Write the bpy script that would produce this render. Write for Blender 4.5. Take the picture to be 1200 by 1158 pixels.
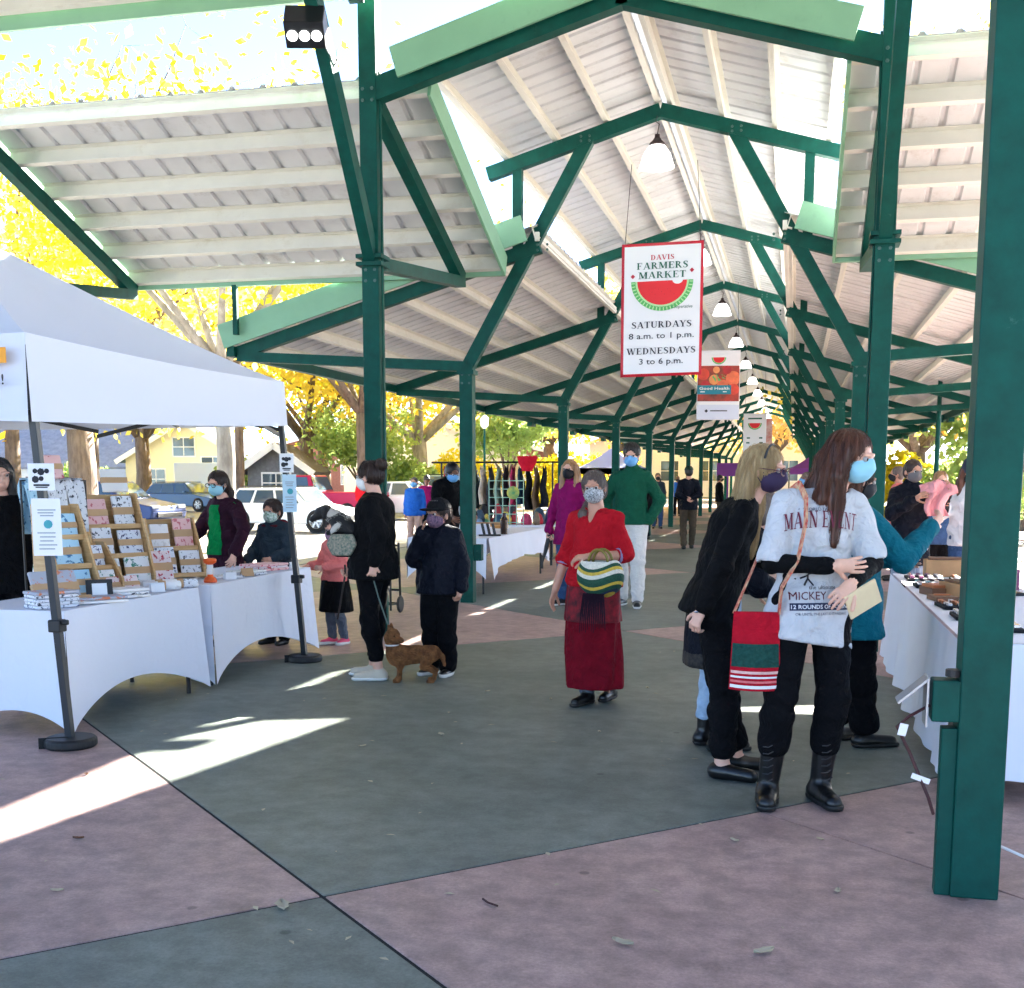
import bpy, bmesh, math, random
import numpy as np
from mathutils import Vector, Matrix, Euler
R_ = math.radians
random.seed(7); RNG = np.random.default_rng(7)
for o_ in list(bpy.data.objects): bpy.data.objects.remove(o_)
sc = bpy.context.scene
C = sc.collection
# ---------------------------------------------------------------- camera, sky, sun, exposure
cam_d = bpy.data.cameras.new('camera'); cam = bpy.data.objects.new('camera', cam_d); C.objects.link(cam)
cam.location = (0, 0, 1.5); cam.rotation_euler = (math.pi / 2 - 0.13905, 0.0, 0.2301)
cam_d.sensor_width = 36; cam_d.lens = 36 * 1402.93 / 1200; cam_d.shift_y = 180.77 / 1200
cam_d.clip_start = .05; cam_d.clip_end = 2000
sc.camera = cam
SX, SY = 0.722, 1.615                      # horizontal travel of a sun ray for each metre it falls
SUN_EL = math.atan(1 / math.hypot(SX, SY)); SUN_AZ = math.atan2(SX, SY)   # azimuth from +Y towards +X
world = bpy.data.worlds.new('World'); sc.world = world; world.use_nodes = True
wn = world.node_tree.nodes; wl = world.node_tree.links
bg = wn['Background']; sky = wn.new('ShaderNodeTexSky'); sky.sky_type = 'NISHITA'; sky.sun_disc = False
sky.sun_elevation = SUN_EL; sky.sun_rotation = SUN_AZ; sky.air_density = .5; sky.dust_density = .15; sky.ozone_density = 1.2
wl.new(sky.outputs[0], bg.inputs[0]); bg.inputs[1].default_value = 0.052
sd = bpy.data.lights.new('sun', 'SUN'); sd.energy = 5.0; sd.angle = R_(0.53); sd.color = (1, .95, .86)
sun = bpy.data.objects.new('sun', sd); C.objects.link(sun)
sun.rotation_euler = Vector((-SX, -SY, -1)).to_track_quat('-Z', 'Y').to_euler(); sun.location = (20, 40, 30)
sc.view_settings.view_transform = 'Standard'; sc.view_settings.look = 'None'
sc.view_settings.exposure = 3.72; sc.view_settings.gamma = 1.0; sc.view_settings.use_curve_mapping = False
sc.render.engine = 'CYCLES'
try:
    sc.cycles.use_denoising = True; sc.cycles.denoiser = 'OPENIMAGEDENOISE'
    sc.cycles.max_bounces = 7; sc.cycles.diffuse_bounces = 4; sc.cycles.glossy_bounces = 2; sc.cycles.adaptive_threshold = .03; sc.cycles.transparent_max_bounces = 12
    sc.cycles.sample_clamp_indirect = 6
except Exception: pass

# ---------------------------------------------------------------- materials
MATS = {}
def mat(name, col, rough=.6, metal=0.0, var=0.0, vscale=6.0, bump=0.0, bscale=40.0, emit=None, trans=0.0, col2=None, aniso=None, spec=None, alpha=None, coord='Object', wrinkle=0.0, ramp=(.32, .68)):
    if name in MATS: return MATS[name]
    m = bpy.data.materials.new(name); m.use_nodes = True
    nt = m.node_tree; b = nt.nodes['Principled BSDF']
    b.inputs['Base Color'].default_value = (*col, 1); b.inputs['Roughness'].default_value = rough; b.inputs['Metallic'].default_value = metal
    if spec is not None: b.inputs['Specular IOR Level'].default_value = spec
    tc = nt.nodes.new('ShaderNodeTexCoord')
    vec = tc.outputs[coord]
    if aniso:
        mp = nt.nodes.new('ShaderNodeMapping'); mp.inputs['Scale'].default_value = aniso; nt.links.new(vec, mp.inputs[0]); vec = mp.outputs[0]
    if var > 0 or col2:
        n = nt.nodes.new('ShaderNodeTexNoise'); n.inputs['Scale'].default_value = vscale; n.inputs['Detail'].default_value = 5; n.inputs['Roughness'].default_value = .62
        nt.links.new(vec, n.inputs['Vector'])
        r = nt.nodes.new('ShaderNodeValToRGB'); r.color_ramp.elements[0].position = ramp[0]; r.color_ramp.elements[1].position = ramp[1]
        c2 = col2 or tuple(min(1, c * (1 + var)) for c in col); c1 = col if col2 else tuple(c * (1 - var) for c in col)
        r.color_ramp.elements[0].color = (*c1, 1); r.color_ramp.elements[1].color = (*c2, 1)
        nt.links.new(n.outputs[0], r.inputs[0]); nt.links.new(r.outputs[0], b.inputs['Base Color'])
    if bump > 0:
        n2 = nt.nodes.new('ShaderNodeTexNoise'); n2.inputs['Scale'].default_value = bscale; n2.inputs['Detail'].default_value = 4
        nt.links.new(vec, n2.inputs['Vector'])
        bp = nt.nodes.new('ShaderNodeBump'); bp.inputs['Strength'].default_value = bump; bp.inputs['Distance'].default_value = .02
        nt.links.new(n2.outputs[0], bp.inputs['Height']); nt.links.new(bp.outputs[0], b.inputs['Normal'])
        if wrinkle:
            n3 = nt.nodes.new('ShaderNodeTexNoise'); n3.inputs['Scale'].default_value = 9; n3.inputs['Detail'].default_value = 3; n3.inputs['Distortion'].default_value = 1.6
            nt.links.new(vec, n3.inputs['Vector']); bq = nt.nodes.new('ShaderNodeBump'); bq.inputs['Strength'].default_value = wrinkle; bq.inputs['Distance'].default_value = .06
            nt.links.new(n3.outputs[0], bq.inputs['Height']); nt.links.new(bq.outputs[0], bp.inputs['Normal'])
    if emit: b.inputs['Emission Color'].default_value = (*emit[:3], 1); b.inputs['Emission Strength'].default_value = emit[3]
    if trans > 0:
        out = nt.nodes['Material Output']; t = nt.nodes.new('ShaderNodeBsdfTranslucent'); mx = nt.nodes.new('ShaderNodeMixShader')
        mx.inputs[0].default_value = trans
        src = b.inputs['Base Color'].links[0].from_socket if b.inputs['Base Color'].links else None
        if src: nt.links.new(src, t.inputs[0])
        else: t.inputs[0].default_value = (*col, 1)
        nt.links.new(b.outputs[0], mx.inputs[1]); nt.links.new(t.outputs[0], mx.inputs[2]); nt.links.new(mx.outputs[0], out.inputs[0])
    MATS[name] = m
    return m
def S(r, g, b):                            # 0-255 display colour -> linear
    f = lambda c: (c / 255 / 12.92) if c <= 10 else ((c / 255 + .055) / 1.055) ** 2.4
    return (f(r), f(g), f(b))

# ---------------------------------------------------------------- objects
def tag(o, label=None, cat=None, group=None, kind=None):
    if label: o['label'] = label
    if cat: o['category'] = cat
    if group: o['group'] = group
    if kind: o['kind'] = kind
    return o
def empty(name, loc=(0, 0, 0), label=None, cat=None, group=None, rz=0):
    o = bpy.data.objects.new(name, None); o.empty_display_size = .1; C.objects.link(o); o.location = loc; o.rotation_euler = (0, 0, rz)
    return tag(o, label, cat, group)
def link(name, me, parent=None, world=True):
    o = bpy.data.objects.new(name, me); C.objects.link(o)
    if parent is not None: setp(o, parent, world)
    return o
def setp(o, parent, world=True):
    o.parent = parent
    if world: o.matrix_parent_inverse = wmat(parent).inverted()
def wmat(p):                               # world matrix without a depsgraph update
    m = Matrix.LocRotScale(p.location, p.rotation_euler, p.scale)
    return wmat(p.parent) @ p.matrix_parent_inverse @ m if p.parent else m
def copy_tree(o, parent=None):
    c = o.copy(); C.objects.link(c)
    if parent is not None: c.parent = parent
    for ch in list(o.children): copy_tree(ch, c)
    return c

class MB:
    def __init__(s): s.v = []; s.f = []; s.m = []; s.cm = 0
    def add(s, vs, fs):
        n = len(s.v); s.v += [tuple(map(float, p)) for p in vs]; s.f += [tuple(i + n for i in f) for f in fs]; s.m += [s.cm] * len(fs); return s
    def box(s, c, d, rz=0, M=None):
        hx, hy, hz = d[0] / 2, d[1] / 2, d[2] / 2
        M = M or Matrix.Rotation(rz, 3, 'Z')
        vs = [Vector(c) + M @ Vector((x * hx, y * hy, z * hz)) for x in (-1, 1) for y in (-1, 1) for z in (-1, 1)]
        return s.add(vs, [(0, 1, 3, 2), (4, 6, 7, 5), (0, 4, 5, 1), (2, 3, 7, 6), (0, 2, 6, 4), (1, 5, 7, 3)])
    def beam(s, a, b, w, h, up=(0, 0, 1)):
        a = Vector(a); b = Vector(b); d = (b - a).normalized(); u = Vector(up)
        x = d.cross(u).normalized(); u = x.cross(d)
        vs = [p + x * (sx * w / 2) + u * (su * h / 2) for p in (a, b) for sx, su in ((-1, -1), (1, -1), (1, 1), (-1, 1))]
        return s.add(vs, [(3, 2, 1, 0), (4, 5, 6, 7), (0, 1, 5, 4), (1, 2, 6, 5), (2, 3, 7, 6), (3, 0, 4, 7)])
    def tube(s, pts, r, n=8, closed=False):
        pts = [Vector(p) for p in pts]; rs = r if isinstance(r, (list, tuple)) else [r] * len(pts)
        rings = []; prev = None
        for i, p in enumerate(pts):
            d = (pts[min(i + 1, len(pts) - 1)] - pts[max(i - 1, 0)])
            d = d.normalized() if d.length > 1e-9 else Vector((0, 0, 1))
            if prev is None: x = d.orthogonal().normalized()
            else:
                x = prev - d * prev.dot(d); x = x.normalized() if x.length > 1e-6 else d.orthogonal().normalized()
            prev = x; y = d.cross(x)
            rings.append([p + (x * math.cos(t) + y * math.sin(t)) * rs[i] for t in [2 * math.pi * k / n for k in range(n)]])
        vs = [q for rg in rings for q in rg]; fs = []
        for i in range(len(rings) - 1):
            for k in range(n): fs.append((i * n + k, i * n + (k + 1) % n, (i + 1) * n + (k + 1) % n, (i + 1) * n + k))
        fs.append(tuple(reversed(range(n)))); fs.append(tuple(range((len(rings) - 1) * n, len(rings) * n)))
        return s.add(vs, fs)
    def lathe(s, prof, c=(0, 0, 0), n=16, M=None):
        c = Vector(c); vs = []; fs = []
        for r, z in prof:
            for k in range(n):
                t = 2 * math.pi * k / n; v = Vector((r * math.cos(t), r * math.sin(t), z)); vs.append(c + (M @ v if M else v))
        for i in range(len(prof) - 1):
            for k in range(n): fs.append((i * n + k, i * n + (k + 1) % n, (i + 1) * n + (k + 1) % n, (i + 1) * n + k))
        fs.append(tuple(reversed(range(n)))); fs.append(tuple(range((len(prof) - 1) * n, len(prof) * n)))
        return s.add(vs, fs)
    def prism(s, poly, o, ux, uy, depth):    # polygon in plane (o,ux,uy) extruded along ux x uy
        o = Vector(o); ux = Vector(ux); uy = Vector(uy); nn = ux.cross(uy).normalized() * depth
        k = len(poly); vs = [o + ux * p[0] + uy * p[1] for p in poly]; vs += [v + nn for v in vs]
        return s.add(vs, [tuple(reversed(range(k))), tuple(range(k, 2 * k))] + [(i, (i + 1) % k, (i + 1) % k + k, i + k) for i in range(k)])
    def grid(s, fn, nu, nv):
        vs = [fn(i / nu, j / nv) for i in range(nu + 1) for j in range(nv + 1)]
        return s.add(vs, [(i * (nv + 1) + j, (i + 1) * (nv + 1) + j, (i + 1) * (nv + 1) + j + 1, i * (nv + 1) + j + 1) for i in range(nu) for j in range(nv)])
    def mesh(s, name, mats, smooth=False):
        me = bpy.data.meshes.new(name); me.from_pydata(s.v, [], s.f)
        for m in (mats if isinstance(mats, (list, tuple)) else [mats]): me.materials.append(m)
        if len(set(s.m)) > 1: me.polygons.foreach_set('material_index', s.m)
        if smooth: me.polygons.foreach_set('use_smooth', [True] * len(s.f))
        me.update(); return me
    def build(s, name, mats, parent=None, smooth=False, bevel=0, solid=0, world=True):
        o = link(name, s.mesh(name, mats, smooth), parent, world)
        if solid: md = o.modifiers.new('s', 'SOLIDIFY'); md.thickness = solid; md.offset = 0
        if bevel: md = o.modifiers.new('b', 'BEVEL'); md.width = bevel; md.segments = 2; md.limit_method = 'ANGLE'
        return o
def text(name, body, size, m, parent, loc, rot, align='CENTER', extrude=.0015, sx=1.0, shear=0.0, bold=0.0):
    cu = bpy.data.curves.new(name, 'FONT'); cu.body = body; cu.size = size; cu.align_x = align; cu.extrude = extrude; cu.shear = shear; cu.offset = bold
    cu.resolution_u = 3
    cu.materials.append(m); o = bpy.data.objects.new(name, cu); C.objects.link(o); o.location = loc; o.rotation_euler = rot; o.scale = (sx, 1, 1)
    if parent: setp(o, parent)
    return o
# ================================================================ materials of the place
GREEN = mat('dark_green_steel', S(0, 70, 60), .55, spec=.2, var=.22, vscale=7, bump=.05, bscale=60)
def scuff(m, col, sc_=5.0, lo=.64, hi=.70):     # worn and dusty patches in the paint
    nt = m.node_tree; b = nt.nodes['Principled BSDF']; src = b.inputs['Base Color'].links[0].from_socket; g = nt.nodes.new('ShaderNodeNewGeometry'); n = nt.nodes.new('ShaderNodeTexNoise'); n.inputs['Scale'].default_value = sc_; n.inputs['Detail'].default_value = 9; n.inputs['Roughness'].default_value = .75
    r = nt.nodes.new('ShaderNodeValToRGB'); r.color_ramp.elements[0].position = lo; r.color_ramp.elements[1].position = hi; r.color_ramp.elements[1].color = (.6, .6, .6, 1); mx = nt.nodes.new('ShaderNodeMix'); mx.data_type = 'RGBA'
    nt.links.new(g.outputs['Position'], n.inputs['Vector']); nt.links.new(n.outputs[0], r.inputs[0]); nt.links.new(r.outputs[0], mx.inputs[0]); nt.links.new(src, mx.inputs[6]); mx.inputs[7].default_value = (*col, 1); nt.links.new(mx.outputs[2], b.inputs['Base Color'])
scuff(GREEN, S(70, 112, 100), 6.0)
MINT = mat('mint_fascia_paint', S(126, 172, 138), .5, var=.06, vscale=2)
CREAM = mat('cream_purlin_paint', S(228, 224, 212), .5, var=.05, vscale=2)
SHEET = mat('grey_white_roof_sheet', S(222, 222, 223), .45, var=.07, vscale=1.3, bump=.04, bscale=25)
scuff(SHEET, S(170, 162, 150), 1.6, .55, .72); scuff(CREAM, S(200, 190, 168), 2.2, .55, .72); scuff(MINT, S(112, 150, 124), 3.0, .58, .72)
CONC_G = mat('green_stained_concrete', S(97, 112, 104), .72, var=.14, vscale=1.1, bump=.12, bscale=90, coord='Generated')
BLACK = mat('black_plastic', S(24, 24, 26), .5)
BLACKM = mat('black_metal', S(28, 30, 32), .38, metal=.3)
WHITE = mat('white_paint', S(235, 235, 232), .5)
DARK = mat('dark_gap', S(30, 30, 30), .9)
def floor_mat(name, a, b, c):
    m = bpy.data.materials.new(name); m.use_nodes = True; nt = m.node_tree; N = nt.nodes.new; L = nt.links.new; bs = nt.nodes['Principled BSDF']
    g = N('ShaderNodeNewGeometry'); n1 = N('ShaderNodeTexNoise'); n1.inputs['Scale'].default_value = .8; n1.inputs['Detail'].default_value = 8; n1.inputs['Roughness'].default_value = .65
    n2 = N('ShaderNodeTexNoise'); n2.inputs['Scale'].default_value = 7; n2.inputs['Detail'].default_value = 6; n2.inputs['Roughness'].default_value = .7
    n3 = N('ShaderNodeTexNoise'); n3.inputs['Scale'].default_value = 160; n3.inputs['Detail'].default_value = 3
    for n in (n1, n2, n3): L(g.outputs['Position'], n.inputs['Vector'])
    r = N('ShaderNodeValToRGB'); e = r.color_ramp.elements; e[0].position = .33; e[1].position = .68; e[0].color = (*a, 1); e[1].color = (*b, 1)
    L(n1.outputs[0], r.inputs[0])
    r2 = N('ShaderNodeValToRGB'); e = r2.color_ramp.elements; e[0].position = .38; e[1].position = .62; e[0].color = (.62, .62, .62, 1); e[1].color = (1.15, 1.15, 1.15, 1)
    L(n2.outputs[0], r2.inputs[0])
    mx = N('ShaderNodeMix'); mx.data_type = 'RGBA'; mx.blend_type = 'MULTIPLY'; mx.inputs[0].default_value = .75; L(r.outputs[0], mx.inputs[6]); L(r2.outputs[0], mx.inputs[7])
    # scattered dark stains
    n4 = N('ShaderNodeTexNoise'); n4.inputs['Scale'].default_value = 2.3; n4.inputs['Detail'].default_value = 3; L(g.outputs['Position'], n4.inputs['Vector'])
    r4 = N('ShaderNodeValToRGB'); e = r4.color_ramp.elements; e[0].position = .66; e[1].position = .76; e[0].color = (0, 0, 0, 1); e[1].color = (.55, .55, .55, 1); L(n4.outputs[0], r4.inputs[0])
    mx2 = N('ShaderNodeMix'); mx2.data_type = 'RGBA'; L(r4.outputs[0], mx2.inputs[0]); L(mx.outputs[2], mx2.inputs[6]); mx2.inputs[7].default_value = (*c, 1)
    # fine aggregate specks and pale scuffs
    n5 = N('ShaderNodeTexNoise'); n5.inputs['Scale'].default_value = 70; n5.inputs['Detail'].default_value = 6; n5.inputs['Roughness'].default_value = .8; L(g.outputs['Position'], n5.inputs['Vector'])
    r5 = N('ShaderNodeValToRGB'); e = r5.color_ramp.elements; e[0].position = .34; e[1].position = .66; e[0].color = (.72, .72, .72, 1); e[1].color = (1.2, 1.2, 1.2, 1); L(n5.outputs[0], r5.inputs[0])
    mx5 = N('ShaderNodeMix'); mx5.data_type = 'RGBA'; mx5.blend_type = 'MULTIPLY'; mx5.inputs[0].default_value = .8; L(mx2.outputs[2], mx5.inputs[6]); L(r5.outputs[0], mx5.inputs[7])
    v6 = N('ShaderNodeTexVoronoi'); v6.inputs['Scale'].default_value = 2.1; L(g.outputs['Position'], v6.inputs['Vector'])
    r6 = N('ShaderNodeValToRGB'); e = r6.color_ramp.elements; e[0].position = .035; e[1].position = .05; e[0].color = (.45, .45, .45, 1); e[1].color = (1, 1, 1, 1); L(v6.outputs['Distance'], r6.inputs[0])
    mx6 = N('ShaderNodeMix'); mx6.data_type = 'RGBA'; mx6.blend_type = 'MULTIPLY'; mx6.inputs[0].default_value = .8; L(mx5.outputs[2], mx6.inputs[6]); L(r6.outputs[0], mx6.inputs[7])
    L(mx6.outputs[2], bs.inputs['Base Color'])
    rr = N('ShaderNodeMapRange'); rr.inputs[3].default_value = .42; rr.inputs[4].default_value = .72; L(n2.outputs[0], rr.inputs[0]); L(rr.outputs[0], bs.inputs['Roughness'])
    bp = N('ShaderNodeBump'); bp.inputs['Strength'].default_value = .22; bp.inputs['Distance'].default_value = .004; L(n3.outputs[0], bp.inputs['Height']); L(bp.outputs[0], bs.inputs['Normal'])
    return m
FG = floor_mat('green_stained_concrete_slab', S(101, 110, 103), S(128, 135, 126), S(68, 72, 68))
FP = floor_mat('pink_stained_concrete_slab', S(164, 136, 131), S(190, 162, 154), S(114, 94, 90))
ASPH = floor_mat('sunlit_asphalt', S(140, 138, 134), S(165, 162, 156), S(120, 118, 116))
# ================================================================ ground and floor
g = MB(); g.grid(lambda u, v: (-700 + 1400 * u, -100 + 1400 * v, -.03), 4, 4)
tag(g.build('ground', ASPH), kind='structure')
fl = MB(); fl.box((-1.6, 36, -.02), (14.2, 84, .03)); floor = fl.build('pavilion_floor', DARK); tag(floor, kind='structure')
NX, NY, HD = -1.63, 3.93, 4.0              # a joint crossing of the diagonal slab grid and half a slab's diagonal
def clip_poly(poly, x0, x1, y0, y1):
    def cl(p, inside, cut):
        out = []
        for i in range(len(p)):
            a, b = p[i - 1], p[i]
            if inside(b):
                if not inside(a): out.append(cut(a, b))
                out.append(b)
            elif inside(a): out.append(cut(a, b))
        return out
    cx = lambda X: (lambda a, b: (X, a[1] + (b[1] - a[1]) * (X - a[0]) / (b[0] - a[0])))
    cy = lambda Y: (lambda a, b: (a[0] + (b[0] - a[0]) * (Y - a[1]) / (b[1] - a[1]), Y))
    for ins, cut in ((lambda p: p[0] >= x0, cx(x0)), (lambda p: p[0] <= x1, cx(x1)), (lambda p: p[1] >= y0, cy(y0)), (lambda p: p[1] <= y1, cy(y1))):
        if poly: poly = cl(poly, ins, cut)
    return poly
for i in range(-3, 12):
    for j in range(-3, 14):
        cx, cy = NX + (i - j) * HD, NY + HD + (i + j) * HD
        q = HD - .011
        poly = clip_poly([(cx - q, cy), (cx, cy - q), (cx + q, cy), (cx, cy + q)], -8.6, 5.4, -6, 78)
        if len(poly) < 3: continue
        pieces = [poly]
        if i == 0 and j == -1:             # the slab by the near post has an extra saw cut
            pieces = []
            def half(p, s):
                out = []
                fn = lambda a: s * (a[0] + a[1] - 5.34) - .006
                for k in range(len(p)):
                    a, b = p[k - 1], p[k]; fa, fb = fn(a), fn(b)
                    if (fa >= 0) != (fb >= 0): t = fa / (fa - fb); out.append((a[0] + (b[0] - a[0]) * t, a[1] + (b[1] - a[1]) * t))
                    if fb >= 0: out.append(b)
                return out
            pieces = [half(poly, 1), half(poly, -1)]
        for p in pieces:
            if len(p) < 3: continue
            b = MB(); b.prism([(x, y) for x, y in p], (0, 0, -.016), (1, 0, 0), (0, 1, 0), .016 + random.uniform(-.0006, .0006))
            b.build('floor_slab', FG if (i + j) % 2 == 0 else FP, floor, bevel=.004)
# ================================================================ the pavilion
pav = empty('market_pavilion', (-1.622, 7.77, 0), 'long open-sided market pavilion with dark green steel frames and pale metal roof', 'pavilion')
n_ = -1.622
LX, RX, YF, YN = -3.92, .677, 11.02, 4.52
def nave(o, z, t): return (n_ + o, t, z)
def trans(o, z, t): return (t, 7.77 + o, z)
NAVE = dict(po=2.3, zj=2.87, tip=(5.3, 3.08), up=(1.4, 4.22), mon=(1.98, 5.1), zr=5.67, st=(.84, 5.40), cl=1.67)
TRAN = dict(po=3.25, zj=3.52, tip=(6.3, 3.84), up=(3.42, 4.94), mon=(2.9, 5.78), zr=6.55, st=(1.35, 6.15), cl=2.6)
def part(name, mb, m=GREEN, parent=pav, **k): return mb.build(name, m, parent, **k)
def frame(P, s, t, sides=(-1, 1), post=True, w=.13, low=True, ext=0.0):
    for sd_ in sides:
        q = lambda o, z: P(sd_ * o, z, t)
        if post:
            b = MB(); b.beam(q(s['po'], 0), q(s['po'], s['zj'] + .02), .16, .16, (1, 0, 0)); po = part('post', b)
            b = MB(); b.box(q(s['po'], s['zj'] - .07), (.21, .21, .05)); part('collar_plate', b, parent=po)
        if low:
            b = MB(); b.beam(q(s['po'], s['zj']), q(s['tip'][0], s['tip'][1] - .02), w, .12); part('tie', b)
            a, c = s['tip'], s['up']; b = MB(); b.beam(q(a[0], a[1] + .02), q(c[0], c[1] + .02), w - .01, .15); part('rafter', b)
        b = MB(); b.beam(q(s['po'], s['zj'] - .02), q(*s['st']), w - .02, .15); part('strut', b)
        m = s['mon']; b = MB(); b.beam(q(m[0] + .05, m[1] - .015), q(0, s['zr']), w + .004 * sd_, .15); part('monitor_rafter', b)
        zc = s['up'][1] - (s['cl'] - s['up'][0]) * (s['up'][1] - s['tip'][1]) / (s['tip'][0] - s['up'][0])
        zm = s['mon'][1] + (s['mon'][0] - s['cl']) * (s['zr'] - s['mon'][1]) / s['mon'][0]
        if P is nave: b = MB(); b.beam(q(s['cl'], zc + .03), q(s['cl'], zm - .02), w - .03, .11, (1, 0, 0) if P is nave else (0, 1, 0)); part('clerestory_post', b)
def cprof(b, a, c, nrm, h=.2, w=.06):        # cream C-section purlin from a to c, web along nrm
    a, c, nrm = Vector(a), Vector(c), Vector(nrm).normalized(); d = (c - a).normalized(); x = d.cross(nrm)
    pr = [(-.004, 0), (.004, 0), (.004, h - .008), (w, h - .008), (w, h), (-.004, h)]
    pr = [(0, 0), (w, 0), (w, .012), (.008, .012), (.008, h - .008), (w, h - .008), (w, h), (0, h)]
    vs = [p + x * u + nrm * v for p in (a, c) for u, v in pr]; k = len(pr)
    b.add(vs, [tuple(range(k)), tuple(range(2 * k - 1, k - 1, -1))] + [(i, i + k, (i + 1) % k + k, (i + 1) % k) for i in range(k)])
SHEETS = {}
def roof(P, a, c, t0, t1, npur, wid=.898, sd_=1, each=True, pur_h=.2, inset=0.0, trim=-.06):
    """one slope: purlins on the rafters and ribbed sheets on the purlins, from section point a (eave) to c (top)"""
    A, Cc = Vector(P(sd_ * a[0], a[1], 0)), Vector(P(sd_ * c[0], c[1], 0))
    e = (Cc - A).normalized(); T = (Vector(P(0, 0, 1)) - Vector(P(0, 0, 0))); nrm = e.cross(T); nrm = nrm if nrm.z > 0 else -nrm
    for k in range(npur):
        p = A.lerp(Cc, inset + (1 - inset) * (k + .02) / (npur - 1 + .04)) + nrm * .095
        b = MB(); cprof(b, p + T * t0, p + T * t1, nrm, pur_h); part('purlin', b, CREAM)
    L_ = (Cc - A).length + .06 - trim
    n = max(1, round((t1 - t0) / wid)); wd = (t1 - t0) / n
    runs = [(k, 1) for k in range(n)] if each else [(0, n)]
    for k0, cnt in runs:
        key = (round(L_, 3), round(wd, 3), cnt, P is nave, sd_, round(e.z, 3))
        if key not in SHEETS:
            b = MB(); prof = []
            for q in range(3 * cnt):
                x0 = q * wd / 3
                prof += [(x0, 0), (x0 + wd / 3 - .075, 0), (x0 + wd / 3 - .055, .032), (x0 + wd / 3 - .02, .032)]
            prof.append((cnt * wd + .012, -.002))
            vs = [T * x + nrm * z + e * y for y in (0, L_) for x, z in prof]; m = len(prof)
            b.add(vs, [(i, i + 1, i + 1 + m, i + m) for i in range(m - 1)])
            SHEETS[key] = b.mesh('roof_sheet', SHEET)
        o = bpy.data.objects.new('roof_sheet', SHEETS[key]); C.objects.link(o)
        o.location = A + e * trim + nrm * (.095 + pur_h + .004) + T * (t0 + k0 * wd); setp(o, pav)
def board(name, P, a, c, t, h, th, m=MINT, sd_=1, lift=.1, parent=None):   # rake fascia along a slope
    A, Cc = Vector(P(sd_ * a[0], a[1], t)), Vector(P(sd_ * c[0], c[1], t)); e = (Cc - A).normalized()
    T = (Vector(P(0, 0, 1)) - Vector(P(0, 0, 0))); nrm = e.cross(T); nrm = nrm if nrm.z > 0 else -nrm
    b = MB(); o = nrm * (lift + h / 2); b.beam(A + o, Cc + o, th, h, nrm); return part(name, b, m)
def ext(a, c, da, dc):                       # lengthen a section line at both ends
    d = Vector((c[0] - a[0], c[1] - a[1])).normalized(); return (a[0] - d.x * da, a[1] - d.y * da), (c[0] + d.x * dc, c[1] + d.y * dc)
YB, BAY, NB = 14.36, 6.285, 11
for k in range(NB): frame(nave, NAVE, YB + BAY * k)
T1 = YB + BAY * (NB - 1) + .3
ridge = (0.03, NAVE['zr'])
for s in (-1, 1):
    for t0, t1, each in ((14.24, YB + BAY * 4, True), (YB + BAY * 4, T1, False)):
        roof(nave, NAVE['tip'], NAVE['up'], t0, t1, 7, sd_=s, each=each, pur_h=.15)
    for t0, t1, each in ((10.92, YB + BAY * 4, True), (YB + BAY * 4, T1, False)):
        roof(nave, NAVE['mon'], ridge, t0, t1, 4, sd_=s, each=each, pur_h=.15, inset=.08, trim=.13)
    a, c = ext(NAVE['tip'], NAVE['up'], .1, -.1); board('rake_fascia', nave, a, c, 14.22, .3, .035, sd_=s)
    a, c = ext(NAVE['mon'], (0, NAVE['zr']), .0, 0); board('gable_fascia', nave, a, c, 10.86, .27, .035, sd_=s, lift=.0)
    b = MB(); b.beam(nave(s * 5.36, 3.13, 14.24), nave(s * 5.36, 3.13, T1), .1, .16); part('eave_gutter', b)
    for k in range(1, NB): b = MB(); b.box(nave(s * 5.34, 3.0, YB + BAY * k - 1.2), (.14, .5, .1)); part('gutter_outlet', b)
    b = MB(); b.beam(nave(s * 1.42, 4.34, 14.26), nave(s * 1.42, 4.34, T1), .05, .1); part('clerestory_sill', b, CREAM)
b = MB(); b.beam(nave(0, NAVE['zr'] + .36, 10.9), nave(0, NAVE['zr'] + .36, T1), .34, .03); part('ridge_cap', b, SHEET)
# beams of the front gable, resting on the tall crossing posts
for s in (-1, 1):
    b = MB(); b.beam(nave(s * 2.3, 5.03, YF), nave(0 if s > 0 else .06, 5.69, YF), .15, .2); part('gable_beam', b)
    for y in (YF, YN):
        x = n_ + s * 2.3
        b = MB(); b.beam((x, y, 0), (x, y, 5.95), .165, .165, (1, 0, 0)); po = part('post', b, bevel=.006)
        for z in (3.50, 3.57): b = MB(); b.box((x, y, z), (.25, .25, .035)); part('collar_plate', b, parent=po)
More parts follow.
